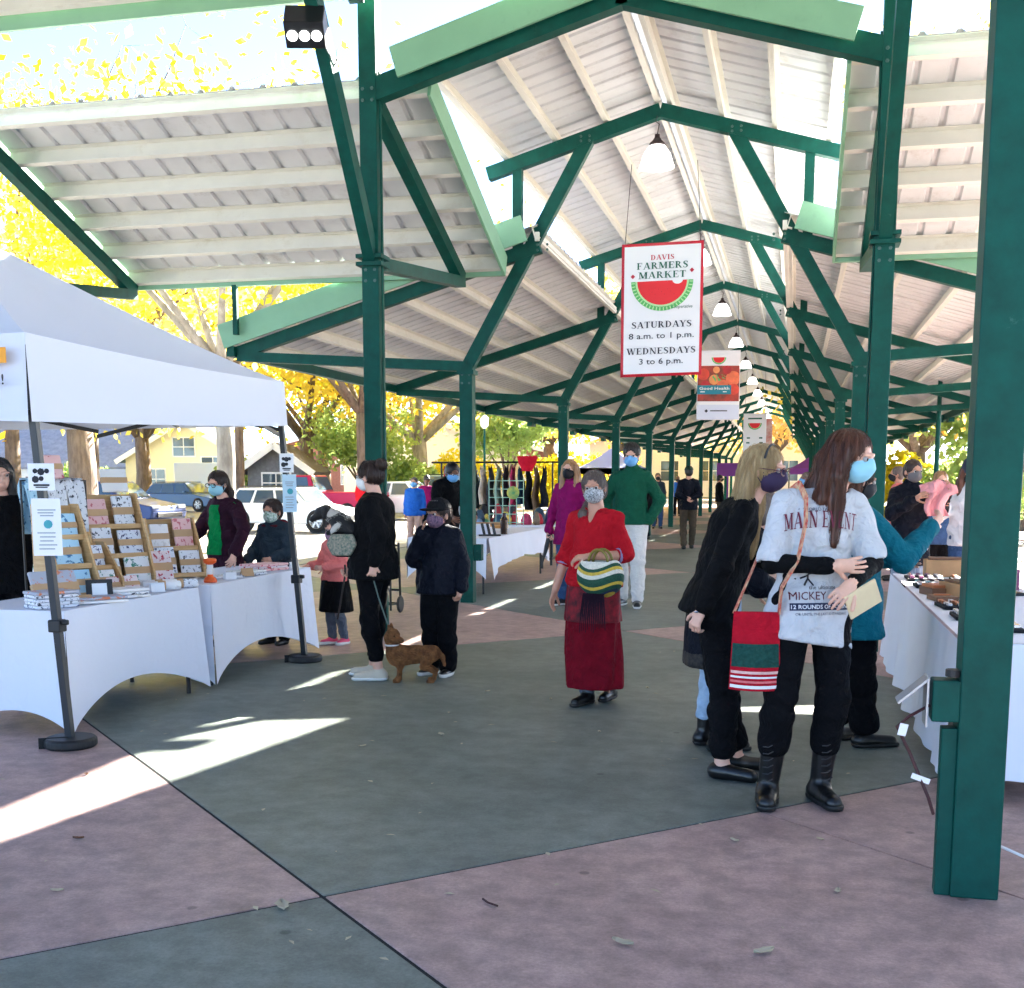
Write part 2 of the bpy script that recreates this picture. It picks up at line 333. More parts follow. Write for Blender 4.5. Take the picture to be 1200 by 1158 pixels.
# the cross hall; its unseen right end is lengthened to shade the floor
for t, lo in ((-8.2, True), (LX, True), (RX, True), (5.2, True), (7.4, True)): frame(trans, TRAN, t, post=t < -5 or t > 2, w=.13)
for s in (-1, 1):
    for t0, t1 in ((-8.3, n_ - 1.8), (n_ + 1.98, 7.6)): roof(trans, TRAN['tip'], TRAN['up'], t0, t1, 6, sd_=s, pur_h=.19)
    roof(trans, TRAN['mon'], (.03, TRAN['zr']), -8.6, 7.8, 5, sd_=s)
    for t0, t1 in ((-8.34, n_ - 1.78), (n_ + 1.96, 7.64)):
        b = MB(); b.beam(trans(s * 6.37, 3.93, t0), trans(s * 6.37, 3.93, t1), .07, .09); part('eave_gutter', b, MINT)
        for t in (t0, t1):
            a, c = ext(TRAN['tip'], TRAN['up'], .04, .06); board('rake_fascia', trans, a, c, t, .25, .03, sd_=s, lift=.06)
    b = MB(); b.beam(trans(s * 2.98, 5.86, -8.66), trans(s * 2.98, 5.86, 7.9), .05, .2); part('eave_fascia', b, MINT)
    for x in (-6.84, ): b = MB(); b.beam((x, 7.77 + s * 6.36, 3.3), (x, 7.77 + s * 6.36, 3.9), .06, .06, (1, 0, 0)); part('hanger', b)

# bolt heads at the joints of the nearer frames
BOLT = mat('bolt_steel', S(70, 96, 90), .4, metal=.5); bm_ = MB(); bm_.lathe([(.001, -.012), (.016, -.012), (.016, .0), (.001, .003)], (0, 0, 0), 6, Matrix.Rotation(math.pi / 2, 3, 'X')); BME = bm_.mesh('bolt', BOLT)
def bolts(x, y, z, dx=.045, dz=.05):
    for a in (-1, 1):
        for c in (-1, 1): o = bpy.data.objects.new('bolt', BME); C.objects.link(o); o.location = (x + a * dx, y, z + c * dz); setp(o, pav)
for k in range(3):
    for s in (-1, 1): bolts(n_ + s * 2.3, YB + BAY * k - .083, 2.72); bolts(n_ + s * 1.36, YB + BAY * k - .075, 4.22, .06, .03); bolts(n_ + s * .86, YB + BAY * k - .075, 5.41, .05, .025)
for s in (-1, 1):
    bolts(n_ + s * 2.3, YF - .086, 3.4); bolts(n_ + s * 2.3, YF - .09, 5.0)
for x, y in ((LX + .095, YF - .03), (RX - .095, YF - .03)):
    b = MB(); b.tube([(x, y, 0), (x, y, 2.4), (x + .01, y - .01, 4.2), (x, y, 5.2)], .011, 6); part('conduit', b)
# ================================================================ smooth solid modelling for people and animals (signed fields -> one skin)
def V3(p): return np.array(p, float)
class Field:
    def __init__(s, lo, hi, h):
        s.lo = np.array(lo, float); s.h = h; s.n = np.maximum(4, np.ceil((np.array(hi) - s.lo) / h).astype(int) + 1)
        s.ax = [s.lo[i] + h * np.arange(s.n[i]) for i in range(3)]
        s.v = np.full(s.n, 1.0)
    def sub(s, lo, hi):
        a = np.clip(np.floor((lo - s.lo) / s.h).astype(int), 0, s.n); b = np.clip(np.ceil((hi - s.lo) / s.h).astype(int) + 1, 0, s.n)
        if np.any(b <= a): return None, None
        sl = tuple(slice(a[i], b[i]) for i in range(3))
        X = [s.ax[i][sl[i]] for i in range(3)]
        return sl, (X[0][:, None, None], X[1][None, :, None], X[2][None, None, :])
    def put(s, sl, d, k, cut=False):
        a = s.v[sl]
        if cut: d = -d; h = np.clip(.5 - .5 * (d - a) / k, 0, 1); s.v[sl] = d * (1 - h) + a * h + k * h * (1 - h) if k > 0 else np.maximum(a, d); return
        if k <= 0: s.v[sl] = np.minimum(a, d); return
        h = np.clip(.5 + .5 * (d - a) / k, 0, 1); s.v[sl] = d * (1 - h) + a * h - k * h * (1 - h)
    def cap(s, a, b, ra, rb, k=.02, lat=None, sc_=1.0, cut=False):
        a, b = V3(a), V3(b); m = max(ra, rb) * max(sc_, 1) + k + 3 * s.h
        sl, P = s.sub(np.minimum(a, b) - m, np.maximum(a, b) + m)
        if sl is None: return s
        px, py, pz = P[0] - a[0], P[1] - a[1], P[2] - a[2]; ab = b - a
        if lat is not None and sc_ != 1:
            l = V3(lat); l = l / np.linalg.norm(l); f = 1 - 1 / sc_
            q = (px * l[0] + py * l[1] + pz * l[2]) * f; px, py, pz = px - q * l[0], py - q * l[1], pz - q * l[2]
            ab = ab - l * (ab @ l) * f
        t = np.clip((px * ab[0] + py * ab[1] + pz * ab[2]) / max(ab @ ab, 1e-9), 0, 1)
        d = np.sqrt((px - t * ab[0]) ** 2 + (py - t * ab[1]) ** 2 + (pz - t * ab[2]) ** 2) - (ra + (rb - ra) * t)
        s.put(sl, d, k, cut); return s
    def ell(s, c, r, M=None, k=.02, cut=False):
        c = V3(c); r = V3(r); m = r.max() + k + 3 * s.h
        sl, P = s.sub(c - m, c + m)
        if sl is None: return s
        p = [P[i] - c[i] for i in range(3)]
        if M is not None: p = [p[0] * M[0, i] + p[1] * M[1, i] + p[2] * M[2, i] for i in range(3)]
        k0 = np.sqrt((p[0] / r[0]) ** 2 + (p[1] / r[1]) ** 2 + (p[2] / r[2]) ** 2)
        k1 = np.sqrt((p[0] / r[0] ** 2) ** 2 + (p[1] / r[1] ** 2) ** 2 + (p[2] / r[2] ** 2) ** 2)
        s.put(sl, k0 * (k0 - 1) / np.maximum(k1, 1e-6), k, cut); return s
    def plane(s, p, nrm):                    # keep the side the normal points away from
        nrm = V3(nrm); nrm = nrm / np.linalg.norm(nrm); p = V3(p)
        d = (s.ax[0][:, None, None] - p[0]) * nrm[0] + (s.ax[1][None, :, None] - p[1]) * nrm[1] + (s.ax[2][None, None, :] - p[2]) * nrm[2]
        s.v = np.maximum(s.v, d); return s
    def folds(s, amp, f=26., seed=0, st=(1, 1, 1)):
        r = np.random.default_rng(seed); X, Y, Z = s.ax[0][:, None, None], s.ax[1][None, :, None], s.ax[2][None, None, :]
        acc = 0
        for o in range(3):
            d = r.normal(size=3); d /= np.linalg.norm(d); e = r.normal(size=3); e /= np.linalg.norm(e); q = f * (1.6 ** o)
            acc = acc + np.sin(q * (d[0] * X * st[0] + d[1] * Y * st[1] + d[2] * Z * st[2]) + r.uniform(0, 6) + 1.7 * np.sin(q * .43 * (e[0] * X * st[0] + e[1] * Y * st[1] + e[2] * Z * st[2]) + r.uniform(0, 6))) / (1.3 ** o)
        s.v = s.v + amp * acc * .5; return s
    def rings(s, p, ax, r, amp, f, ph=0.):
        p = V3(p); ax = V3(ax) / max(1e-9, np.linalg.norm(ax)); sl, P = s.sub(p - r * 1.6, p + r * 1.6)
        if sl is None: return s
        q = [P[i] - p[i] for i in range(3)]; t = q[0] * ax[0] + q[1] * ax[1] + q[2] * ax[2]; w = np.exp(-(q[0] ** 2 + q[1] ** 2 + q[2] ** 2) / (r * r * .5))
        s.v[sl] = s.v[sl] + amp * w * np.sin(f * t + 3.4 * np.sin(16 * (q[0] - q[1]) + 9 * q[2] + ph) + ph); return s
    def strands(s, c, amp, f=60., axis=(0, 0, 1)):
        X, Y, Z = s.ax[0][:, None, None] - c[0], s.ax[1][None, :, None] - c[1], s.ax[2][None, None, :] - c[2]
        th = np.arctan2(Y, X); s.v = s.v + amp * (np.sin(th * f * .5 + 9 * Z + 2 * np.sin(13 * Z + 3 * th)) + .6 * np.sin(th * f * .23 - 14 * Z + 2)); return s
    def mesh(s):
        v = s.v; I = v < 0
        c = np.zeros([n - 1 for n in v.shape], np.int8)
        for dx in (0, 1):
            for dy in (0, 1):
                for dz in (0, 1): c += I[dx:v.shape[0] - 1 + dx, dy:v.shape[1] - 1 + dy, dz:v.shape[2] - 1 + dz]
        act = (c > 0) & (c < 8); ii = np.argwhere(act)
        if not len(ii): return np.zeros((0, 3)), np.zeros((0, 4), int)
        idx = -np.ones(act.shape, int); idx[act] = np.arange(len(ii))
        acc = np.zeros((len(ii), 3)); cnt = np.zeros(len(ii))
        cor = [(0, 0, 0), (1, 0, 0), (0, 1, 0), (1, 1, 0), (0, 0, 1), (1, 0, 1), (0, 1, 1), (1, 1, 1)]
        vals = [v[ii[:, 0] + q[0], ii[:, 1] + q[1], ii[:, 2] + q[2]] for q in cor]
        for a in range(8):
            for b in range(a + 1, 8):
                if sum(abs(cor[a][i] - cor[b][i]) for i in range(3)) != 1: continue
                m = (vals[a] < 0) != (vals[b] < 0); t = vals[a][m] / (vals[a][m] - vals[b][m])
                acc[m] += np.array(cor[a]) + t[:, None] * (np.array(cor[b]) - np.array(cor[a])); cnt[m] += 1
        P = s.lo + s.h * (ii + acc / cnt[:, None])
        F = []
        for ax in range(3):
            o1, o2 = [(1, 2), (2, 0), (0, 1)][ax]
            A = np.take(I, range(0, I.shape[ax] - 1), ax); B = np.take(I, range(1, I.shape[ax]), ax)
            e = np.argwhere(A != B); e = e[(e[:, o1] > 0) & (e[:, o2] > 0) & (e[:, o1] < I.shape[o1] - 1) & (e[:, o2] < I.shape[o2] - 1)]
            if not len(e): continue
            u1 = np.zeros(3, int); u1[o1] = 1; u2 = np.zeros(3, int); u2[o2] = 1
            g = lambda q: idx[q[:, 0], q[:, 1], q[:, 2]]
            q = np.stack([g(e - u1 - u2), g(e - u2), g(e), g(e - u1)], 1)
            fl = ~A[e[:, 0], e[:, 1], e[:, 2]]; q[fl] = q[fl][:, ::-1]; F.append(q)
        F = np.concatenate(F); F = F[(F >= 0).all(1)]
        return P, F
def np_mesh(name, parts, m, smooth=True):
    vs, fs, n = [], [], 0
    for P, F in parts: vs.append(P); fs.append(F + n); n += len(P)
    P = np.concatenate(vs); F = np.concatenate(fs)
    me = bpy.data.meshes.new(name); me.vertices.add(len(P)); me.vertices.foreach_set('co', P.astype(np.float32).ravel())
    me.loops.add(F.size); me.loops.foreach_set('vertex_index', F.astype(np.int32).ravel())
    me.polygons.add(len(F)); me.polygons.foreach_set('loop_start', np.arange(0, F.size, 4, dtype=np.int32)); me.polygons.foreach_set('loop_total', np.full(len(F), 4, np.int32))
    me.polygons.foreach_set('use_smooth', np.ones(len(F), bool)); me.materials.append(m); me.update(); me.validate(); return me
def solid(name, F, m, parent): return link(name, np_mesh(name, F if isinstance(F, list) else [F.mesh()], m), parent)

from mathutils.bvhtree import BVHTree
def fibres(obj, n, ln, m, seed, rad=.0012, down=True, axis=None, lift=.003, nm='loose_strands', segs=5):
    """fine strands combed over a modelled mass of hair or fur"""
    me = obj.data; bv = BVHTree.FromPolygons([v.co for v in me.vertices], [tuple(p.vertices) for p in me.polygons]); r = random.Random(seed); vs = me.vertices; b = MB()
    for _ in range(n):
        v = vs[r.randrange(len(vs))]; p = v.co.copy(); nn = v.normal.copy(); L = ln * r.uniform(.5, 1.2); g = Vector(axis) if axis is not None else Vector((0, 0, -1)); g = g + Vector((r.uniform(-.25, .25), r.uniform(-.25, .25), r.uniform(-.15, .15))); pts = []
        for k in range(segs):
            pts.append(p + nn * (lift * (.4 + 1.6 * r.random()) * (1 + .5 * k / segs)))
            d = g - nn * g.dot(nn); d = d.normalized() if d.length > 1e-4 else Vector((0, 0, -1)); q = p + d * (L / (segs - 1)); h = bv.find_nearest(q)
            if h[0] is None: break
            p, nn = h[0], h[1]
        if len(pts) > 2: b.tube(pts, [rad * (1 - .75 * i / (len(pts) - 1)) for i in range(len(pts))], 3)
    return tag(b.build(nm, m, obj, smooth=True), kind='stuff')
def cloth(name, col, var=.1, rough=.85, bump=.35, col2=None, vs=14): return mat(name, col, rough, var=var, vscale=vs, bump=bump, bscale=45, col2=col2, spec=.12, wrinkle=.55)
SKIN = {'fair': mat('fair_skin', S(226, 174, 150), .5, var=.06, vscale=25), 'tan': mat('tan_skin', S(196, 142, 116), .5, var=.06, vscale=25),
        'brown': mat('brown_skin', S(122, 82, 62), .5, var=.06, vscale=25)}
EYE = mat('eye_white', S(176, 170, 166), .3); IRIS = mat('eye_dark', S(38, 28, 24), .15)
J0 = dict(pel=(0, 0, .93), chest=(0, -.01, 1.24), neck=(0, -.015, 1.41), head=(0, .018, 1.575))
for s_, q_ in (('R', 1), ('L', -1)):
    J0.update({'hip' + s_: (.088 * q_, 0, .90), 'kne' + s_: (.098 * q_, .02, .49), 'ank' + s_: (.10 * q_, -.02, .085), 'toe' + s_: (.125 * q_, .135, .03),
               'sh' + s_: (.158 * q_, -.02, 1.358), 'el' + s_: (.205 * q_, -.04, 1.10), 'wr' + s_: (.215 * q_, .03, .865)})
class Person:
    def __init__(s, label, x, y, face, H, J=None, skin='fair', head=(0, 0, 0), h=.015, fat=1.0, hs=1.0, group=None, z=0.0, name='person', hands=True, eyes=True):
        s.e = empty(name, (x, y, z), label, 'person', group); s.h = h; s.fat = fat; s.sk = SKIN[skin]; s.k = H / 1.7; s.hk = s.k * hs
        a = R_(face); s.M = np.array([[math.cos(a), -math.sin(a), 0], [math.sin(a), math.cos(a), 0], [0, 0, 1]]); s.o = np.array([x, y, z])
        D = dict(J0); D.update(J or {}); s.D = D; s.j = {q: s.W(p) for q, p in D.items() if not q.startswith('hand')}
        yw, pt, rl = [R_(t) for t in head]
        s.HM = s.M @ np.array(Euler((pt, rl, yw)).to_matrix())
        s.lat = s.unit(s.j['shR'] - s.j['shL']); s.plat = s.unit(s.j['hipR'] - s.j['hipL'])
        s.up = s.unit(s.j['neck'] - s.j['pel']); s.seed = int(abs(x * 31 + y * 17)) % 997
        pts = np.array(list(s.j.values())); s.lo = pts.min(0) - .3 * s.k; s.hi = pts.max(0) + .3 * s.k; s.lo[2] = min(s.lo[2] + .2, z - .03) if z <= 0 else s.lo[2]
        s.handsd = {}
        B = Field(s.lo, s.hi, h * 1.15); s.torso(B, 0); s.legs(B, 0); s.arms(B, 0); s.neck(B, 0); s.feet(B)
        parts = [B.mesh(), s.headf().mesh()]
        if hands:
            for q in 'LR': parts.append(s.hand(q).mesh())
        s.body = solid('body', parts, s.sk, s.e)
        if eyes: s.eyes()
    def unit(s, v): return v / max(np.linalg.norm(v), 1e-9)
    def W(s, p): return s.o + s.M @ (np.array(p, float) * s.k)
    def HW(s, p): return s.j['head'] + s.HM @ (np.array(p, float) * s.hk)
    def torso(s, F, i, k=.03, lo=True):
        j, K, f = s.j, s.k, s.fat; wa = j['pel'] * .55 + j['chest'] * .45
        F.cap(j['pel'] - s.up * .02 * K, wa, .103 * K * f + i, .094 * K * f + i, k, s.plat, 1.42)
        F.cap(wa, j['chest'] + s.up * .05 * K, .094 * K * f + i, .098 * K * (f * .6 + .4) + i, k, s.lat, 1.36)
        F.cap(j['shL'] * .85 + j['shR'] * .15, j['shR'] * .85 + j['shL'] * .15, .052 * K + i, .052 * K + i, .04)
        F.cap(j['chest'] + s.up * .08 * K, j['neck'], .085 * K + i, .05 * K + i, .04, s.lat, 1.3)
    def neck(s, F, i): F.cap(s.j['neck'] - s.up * .04 * s.k, s.HW((0, -.02, -.04)), .052 * s.k + i, .05 * s.k + i, .02)
    def arm(s, F, q, i, t=2.0, k=.02, flare=0):
        j, K = s.j, s.k; a, b, c = j['sh' + q], j['el' + q], j['wr' + q]
        F.cap(a, b if t >= 1 else a + (b - a) * t, .046 * K + i, .041 * K + i + flare * (t < 1), k)
        if t > 1: F.cap(b, b + (c - b) * min(1, t - 1), .041 * K + i, (.041 - .013 * min(1, t - 1)) * K + i + flare, k)
    def arms(s, F, i, t=2.0, **kw):
        for q in 'LR': s.arm(F, q, i, t if not isinstance(t, dict) else t[q], **kw)
    def leg(s, F, q, i, t=2.0, k=.025, flare=0):
        j, K = s.j, s.k; a, b, c = j['hip' + q], j['kne' + q], j['ank' + q]; th = .082 * (s.fat * .6 + .4)
        F.cap(a, b, th * K + i, .055 * K + i, k)
        if t > 1:
            cc = b + (c - b) * min(1, t - 1); F.cap(b, b * .62 + cc * .38, .052 * K + i, .055 * K + i, k); F.cap(b * .62 + cc * .38, cc, .055 * K + i, .038 * K + i + flare, k)
    def legs(s, F, i, t=2.0, **kw):
        for q in 'LR': s.leg(F, q, i, t, **kw)
    def feet(s, F):
        for q in 'LR': F.cap(s.j['ank' + q] - np.array([0, 0, .035 * s.k]), s.j['toe' + q], .036 * s.k, .028 * s.k, .02)
    def headf(s):
        r = .17 * s.hk; F = Field(s.j['head'] - r, s.j['head'] + r, max(.0055, s.h * .45)); K = s.hk; e = lambda c, r_, **k: F.ell(s.HW(c), V3(r_) * K, s.HM, **k)
        e((0, -.012, .022), (.074, .094, .088), k=.01); e((0, .024, -.045), (.056, .064, .066), k=.03)
        F.cap(s.HW((0, .088, .012)), s.HW((0, .108, -.028)), .009 * K, .014 * K, .012)
        for q in (-1, 1):
            e((.076 * q, -.012, -.012), (.011, .02, .031), k=.006); e((.032 * q, .098, .004), (.02, .014, .011), k=.01, cut=True)
            F.cap(s.HW((.014 * q, .09, .024)), s.HW((.045 * q, .08, .026)), .009 * K, .007 * K, .012)
        F.cap(s.HW((-.02, .083, -.068)), s.HW((.02, .083, -.068)), .009 * K, .009 * K, .008)
        F.cap(s.HW((0, -.02, -.06)), s.HW((0, -.045, -.15)), .05 * K, .052 * K, .02); return F
    def eyes(s):
        for q in (-1, 1):
            b = MB(); c = s.HW((.032 * q, .081, .006)); r = .0125 * s.hk
            M3 = Matrix(s.HM.tolist()) @ Matrix.Rotation(-math.pi / 2, 3, 'X')
            pr = [(.001, -1), (.6, -.8), (1, 0), (.86, .5), (.62, .78)]; b.lathe([(p * r, z * r) for p, z in pr], c, 12, M3)
            b.cm = 1; b.lathe([(.62 * r, .78 * r), (.6 * r, .85 * r), (.3 * r, .98 * r), (.001, 1.02 * r)], c, 12, M3)
            b.build('eye', [EYE, IRIS], s.e, smooth=True)
    def hand(s, q):
        K = s.k * .94; j = s.j; wr = j['wr' + q]; fd = s.unit(wr - j['el' + q]); sg = 1 if q == 'R' else -1
        spec = s.D.get('hand' + q, {}); d = spec.get('d'); d = s.unit(s.M @ V3(d)) if d is not None else fd
        pn = spec.get('n'); pn = s.M @ V3(pn if pn is not None else (-sg, 0, 0)); pn = s.unit(pn - d * (pn @ d)); curl = spec.get('curl', .4)
        l = s.unit(np.cross(d, pn)) * spec.get('flip', 1)    # across the palm, thumb side when multiplied by sg
        th = l * sg * -1
        p0 = wr + d * .01 * K; r = .21 * K; cen = wr + d * .08 * K
        F = Field(cen - r, cen + r, max(.0045, s.h * .38))
        F.cap(wr - fd * .06 * K, wr + d * .012, .027 * K, .024 * K, .01)
        F.cap(p0 + d * .015 * K, p0 + d * .075 * K, .017 * K, .0165 * K, .012, l, 2.0)
        cs = []
        for n, (off, ln) in enumerate(((.030, .072), (.010, .082), (-.010, .077), (-.029, .060))):
            p = p0 + d * (.082 - .004 * abs(n - 1)) * K + th * off * K; dr = s.unit(d + th * (.10 - .065 * n)); ang = 0; rr = .0088 * K
            for sgm in (.45, .31, .24):
                ang += curl * (.85 if sgm == .45 else 1.0); dd = dr * math.cos(ang) + pn * math.sin(ang); p2 = p + dd * ln * sgm * K
                F.cap(p, p2, rr, rr * .93, .004); p = p2; rr *= .93
            cs.append(p)
        p = p0 + d * .022 * K + th * .024 * K; dd = s.unit(d * .62 + th * .75 + pn * .25)
        for ln, b_ in ((.04, .3), (.03, .35), (.024, .3)):
            p2 = p + dd * ln * K; F.cap(p, p2, .0125 * K if ln == .04 else .0102 * K, .0098 * K, .006); p = p2; dd = s.unit(dd + d * .25 + pn * b_ * curl * 1.4)
        s.handsd[q] = p0 + d * .08 * K + pn * .02 * K
        return F
    # ---- clothes
    def top(s, name, m, i=.018, hem=-.12, t=1.95, k=.03, amp=.006, f=24, neckz=.0, flare=0.0, sflare=.004, collar=0, hemflare=.0, vneck=0, hip=0.0):
        F = Field(s.lo, s.hi, s.h); K = s.k; j = s.j
        s.torso(F, i, k); s.arms(F, i * .8, t, flare=sflare)
        if hem < -.02: F.cap(j['pel'], j['pel'] + s.up * (hem - .05) * K, .108 * K * s.fat + i + hip, .112 * K * s.fat + i + hemflare, .03, s.plat, 1.42)
        if collar: F.cap(j['neck'] - s.up * .03 * K, j['neck'] + s.up * collar * K, .06 * K + i * .5, .058 * K + i * .4, .02)
        if not isinstance(t, dict) and t < 1:
            for q in 'LR': d = s.unit(j['el' + q] - j['sh' + q]); en = j['sh' + q] + (j['el' + q] - j['sh' + q]) * t; F.cap(en + d * .09, en + d * .2, .085, .085, .004, cut=True)
        F.folds(amp * 1.3, f, s.seed); F.folds(amp * .5, f * 2.3, s.seed + 9)
        for n, q in enumerate('LR'):
            a_, b_, c_ = j['sh' + q], j['el' + q], j['wr' + q]
            F.rings(b_, c_ - a_, .12 * K, .0045, 80, n); F.rings(c_ * .75 + b_ * .25, c_ - b_, .1 * K, .0035, 90, n + 2); F.rings(a_ * .8 + j['chest'] * .2, b_ - a_ + (j['chest'] - a_), .12 * K, .006, 80, n + 1)
        F.rings(j['pel'] * .6 + j['chest'] * .4, s.up, .2 * K, .006, 60, 1)
        F.plane(j['pel'] + s.up * hem * K, -s.up)
        if not collar: F.cap(j['neck'] + s.up * (.065 + neckz) * K, s.j['head'], .066 * K + i * .4, .1 * K, .012, cut=True)
        if vneck: F.cap(j['neck'] + (s.M @ V3((0, .075, .03))) * K, j['neck'] + (s.M @ V3((0, .14, -vneck))) * K, .05 * K, .006 * K, .006, cut=True)
        return solid(name, F, m, s.e)
    def pants(s, m, i=.014, t=1.97, amp=.006, f=26, flare=.006, name='trousers', wide=0.0):
        F = Field(s.lo, s.hi, s.h); j, K = s.j, s.k
        F.cap(j['pel'] - s.up * .03 * K, j['pel'] + s.up * .09 * K, .104 * K * s.fat + min(i, .012), .096 * K * s.fat + min(i, .01), .03, s.plat, 1.42)
        s.legs(F, i + wide, t, flare=flare); F.folds(amp * 1.2, f, s.seed + 3)
        for n, q in enumerate('LR'): F.rings(j['kne' + q], j['ank' + q] - j['hip' + q], .15 * K, .006, 62, n); F.rings(j['ank' + q] * .8 + j['kne' + q] * .2, j['ank' + q] - j['kne' + q], .13 * K, .007, 70, n + 2); F.rings(j['hip' + q], (j['kne' + q] - j['hip' + q]) + s.plat * (.3 if q == 'R' else -.3), .13 * K, .006, 70, n)
        for q in 'LR': pass
        F.plane(s.o + [0, 0, .02], (0, 0, -1)); return solid(name, F, m, s.e)
    def skirt(s, m, z0, z1, r0, r1, name='skirt', amp=.01, f=16, sc_=1.3, cen=None):
        F = Field(s.lo, s.hi, s.h); K = s.k; a = s.W((0, 0, z0)) if cen is None else s.W((*cen[0], z0)); b = s.W((0, .0, z1)) if cen is None else s.W((*cen[1], z1))
        a[:2] = a[:2] * .5 + s.j['pel'][:2] * .5 if cen is None else a[:2]
        F.cap(a, b + [0, 0, -.1], r0 * K, r1 * K * 1.02, .03, s.plat, sc_); F.folds(amp, f, s.seed + 5, st=(1, 1, .25)); F.plane(b, (0, 0, -1)); F.plane(a, (0, 0, 1)); return solid(name, F, m, s.e)
    def shoes(s, m, boot=0.0, sole=None, fat=1.0, low=False):
        for q in 'LR':
            j, K = s.j, s.k; a, t = j['ank' + q], j['toe' + q]; d = t - a; d[2] = 0; d = s.unit(d)
            pts = np.array([a, t, a - d * .1, j['kne' + q]]); F = Field(pts.min(0) - .13, pts[:2].max(0) + [.13, .13, .1 + boot], min(s.h, .012)); gz = min(t[2] - .03 * K, a[2] - .085 * K)
            heel = np.array([*(a - d * .025 * K)[:2], gz + .042 * K]); toe = np.array([*t[:2], gz + .03 * K])
            F.cap(heel, toe, .044 * K * fat, .036 * K * fat, .02); F.cap(heel, heel + d * .04, .044 * K * fat, .046 * K * fat, .02)
            if not low: F.cap(heel + d * .02 * K, a + (j['kne' + q] - a) * (boot / .4 if boot else .02), .04 * K * fat, (.046 * K * fat + .01) if boot else .036 * K, .02)
            F.plane((0, 0, gz + .004), (0, 0, -1))
            sh = solid('shoe' if not boot else 'boot', F, m, s.e)
            if sole:
                F2 = Field(pts.min(0) - .13, pts[:2].max(0) + .13, min(s.h, .012)); F2.cap(heel, toe + d * .008, .05 * K * fat, .043 * K * fat, .02); F2.cap(heel, heel + d * .09, .05 * K * fat, .052 * K * fat, .02)
                F2.plane((0, 0, gz + .026 * fat), (0, 0, 1)); F2.plane((0, 0, gz), (0, 0, -1)); solid('sole', F2, sole, sh)
    # ---- head things
    def hf(s, r=.2, dn=.0, h=None):
        c = s.j['head']; r *= s.hk; return Field(c - r - [0, 0, dn], c + r, h or max(.006, s.h * .5))
    def hair(s, m, style='short', ln=.3, fall=None, part=0, amp=.0026, big=1.0, h=None, back=(-.06, -.11), topz=0.0, front=.012, locks=(0, 1)):
        F = s.hf(.22 * big, ln, h=h); K = s.hk; e = lambda c, r_, **k: F.ell(s.HW(c), V3(r_) * K, s.HM, **k)
        e((0, -.02, .032 + topz), (.086 * big, .1 * big, .09 * big), k=.01)
        if style == 'bun': e((0, -.05, .0), (.076, .066, .062), k=.03)
        elif style in ('long', 'pony', 'bob'): e((0, -.045, -.03), (.082 * big, .078, .075), k=.03)
        else: e((0, -.05, -.02), (.078, .065, .07), k=.03)
        for q in ((-1, 1) if style == 'long' else ()):
            for w in locks:
                pts = [(.068 * q, .01 - .05 * w, .03), (.088 * q, -.0 - .05 * w, -.09), ((.085 + .02 * w) * q, .012 - .06 * w, -.2)]
                P = [s.HW(p) for p in pts]; P.append(P[-1] + V3((0, 0, -max(0, ln - .2))) * K + s.M @ V3((.012 * q, .03 - .05 * w, 0)))
                for a, b, r0, r1 in zip(P, P[1:], (.03, .034, .034), (.034, .034, .016)): F.cap(a, b, r0 * K, r1 * K, .02)
        if style == 'long':
            a = s.HW((0, -.075, -.03)); b = s.HW((0, -.085, -.16)); c = b + V3((0, 0, -max(.02, ln - .16))) * K
            F.cap(a, b, .055 * K, .05 * K, .03, s.lat, 1.6); F.cap(b, c, .05 * K, .03 * K, .03, s.lat, 1.9)
        if style == 'bun': e((0, -.112, .085), (.05, .046, .046), k=.006)
        if style == 'pony':
            P = [s.HW(p) for p in (fall or [(0, -.11, .02), (0, -.15, -.05), (0, -.13, -.2)])]
            for n, (a, b) in enumerate(zip(P, P[1:])): F.cap(a, b, (.03, .034, .028, .02)[min(n, 3)] * K, (.034, .028, .02, .01)[min(n, 3)] * K, .02)
        if style == 'custom':
            for a, b, r0, r1 in fall: F.cap(s.HW(a), s.HW(b), r0 * K, r1 * K, .03)
        e((part, .125, -.03 + front), (.066, .085, .1), k=.012, cut=True)
        if style in ('short', 'bun', 'pony', 'custom'): 
            for q in (-1, 1): e((.09 * q, .045, -.055), (.04, .05, .06), k=.01, cut=True)
        F.strands(s.j['head'], amp, 70); o = solid('hair', F, m, s.e)
        if s.h < .0136: fibres(o, 900 if style != 'long' else 2200, .2 if style == 'long' else .08, m, s.seed, rad=.0009, lift=.0035)
        return o
    def mask(s, m, pleat=True):
        F = s.hf(.17); K = s.hk; F.ell(s.HW((0, .028, -.045)), V3((.069, .085, .064)) * K, s.HM, k=.01); F.cap(s.HW((0, .096, .0)), s.HW((0, .104, -.03)), .012 * K, .016 * K, .03)
        if pleat: F.folds(.0012, 160, 1, st=(.1, .1, 1))
        F.plane(s.HW((0, 0, -.004)), s.HM @ V3((0, -.25, 1))); F.plane(s.HW((0, .012, 0)), s.HM @ V3((0, -1, 0))); F.plane(s.HW((0, 0, -.105)), s.HM @ V3((0, -.2, -1)))
        mk = solid('face_mask', F, m, s.e)
        for q in (-1, 1):
            for z in (-.015, -.08):
                b = MB(); b.tube([s.HW((.064 * q, .03, z)), s.HW((.078 * q, .008, z * .6)), s.HW((.084 * q, -.028, -.005))], .0022 * K, 5); b.build('ear_loop', m, mk)
        return mk
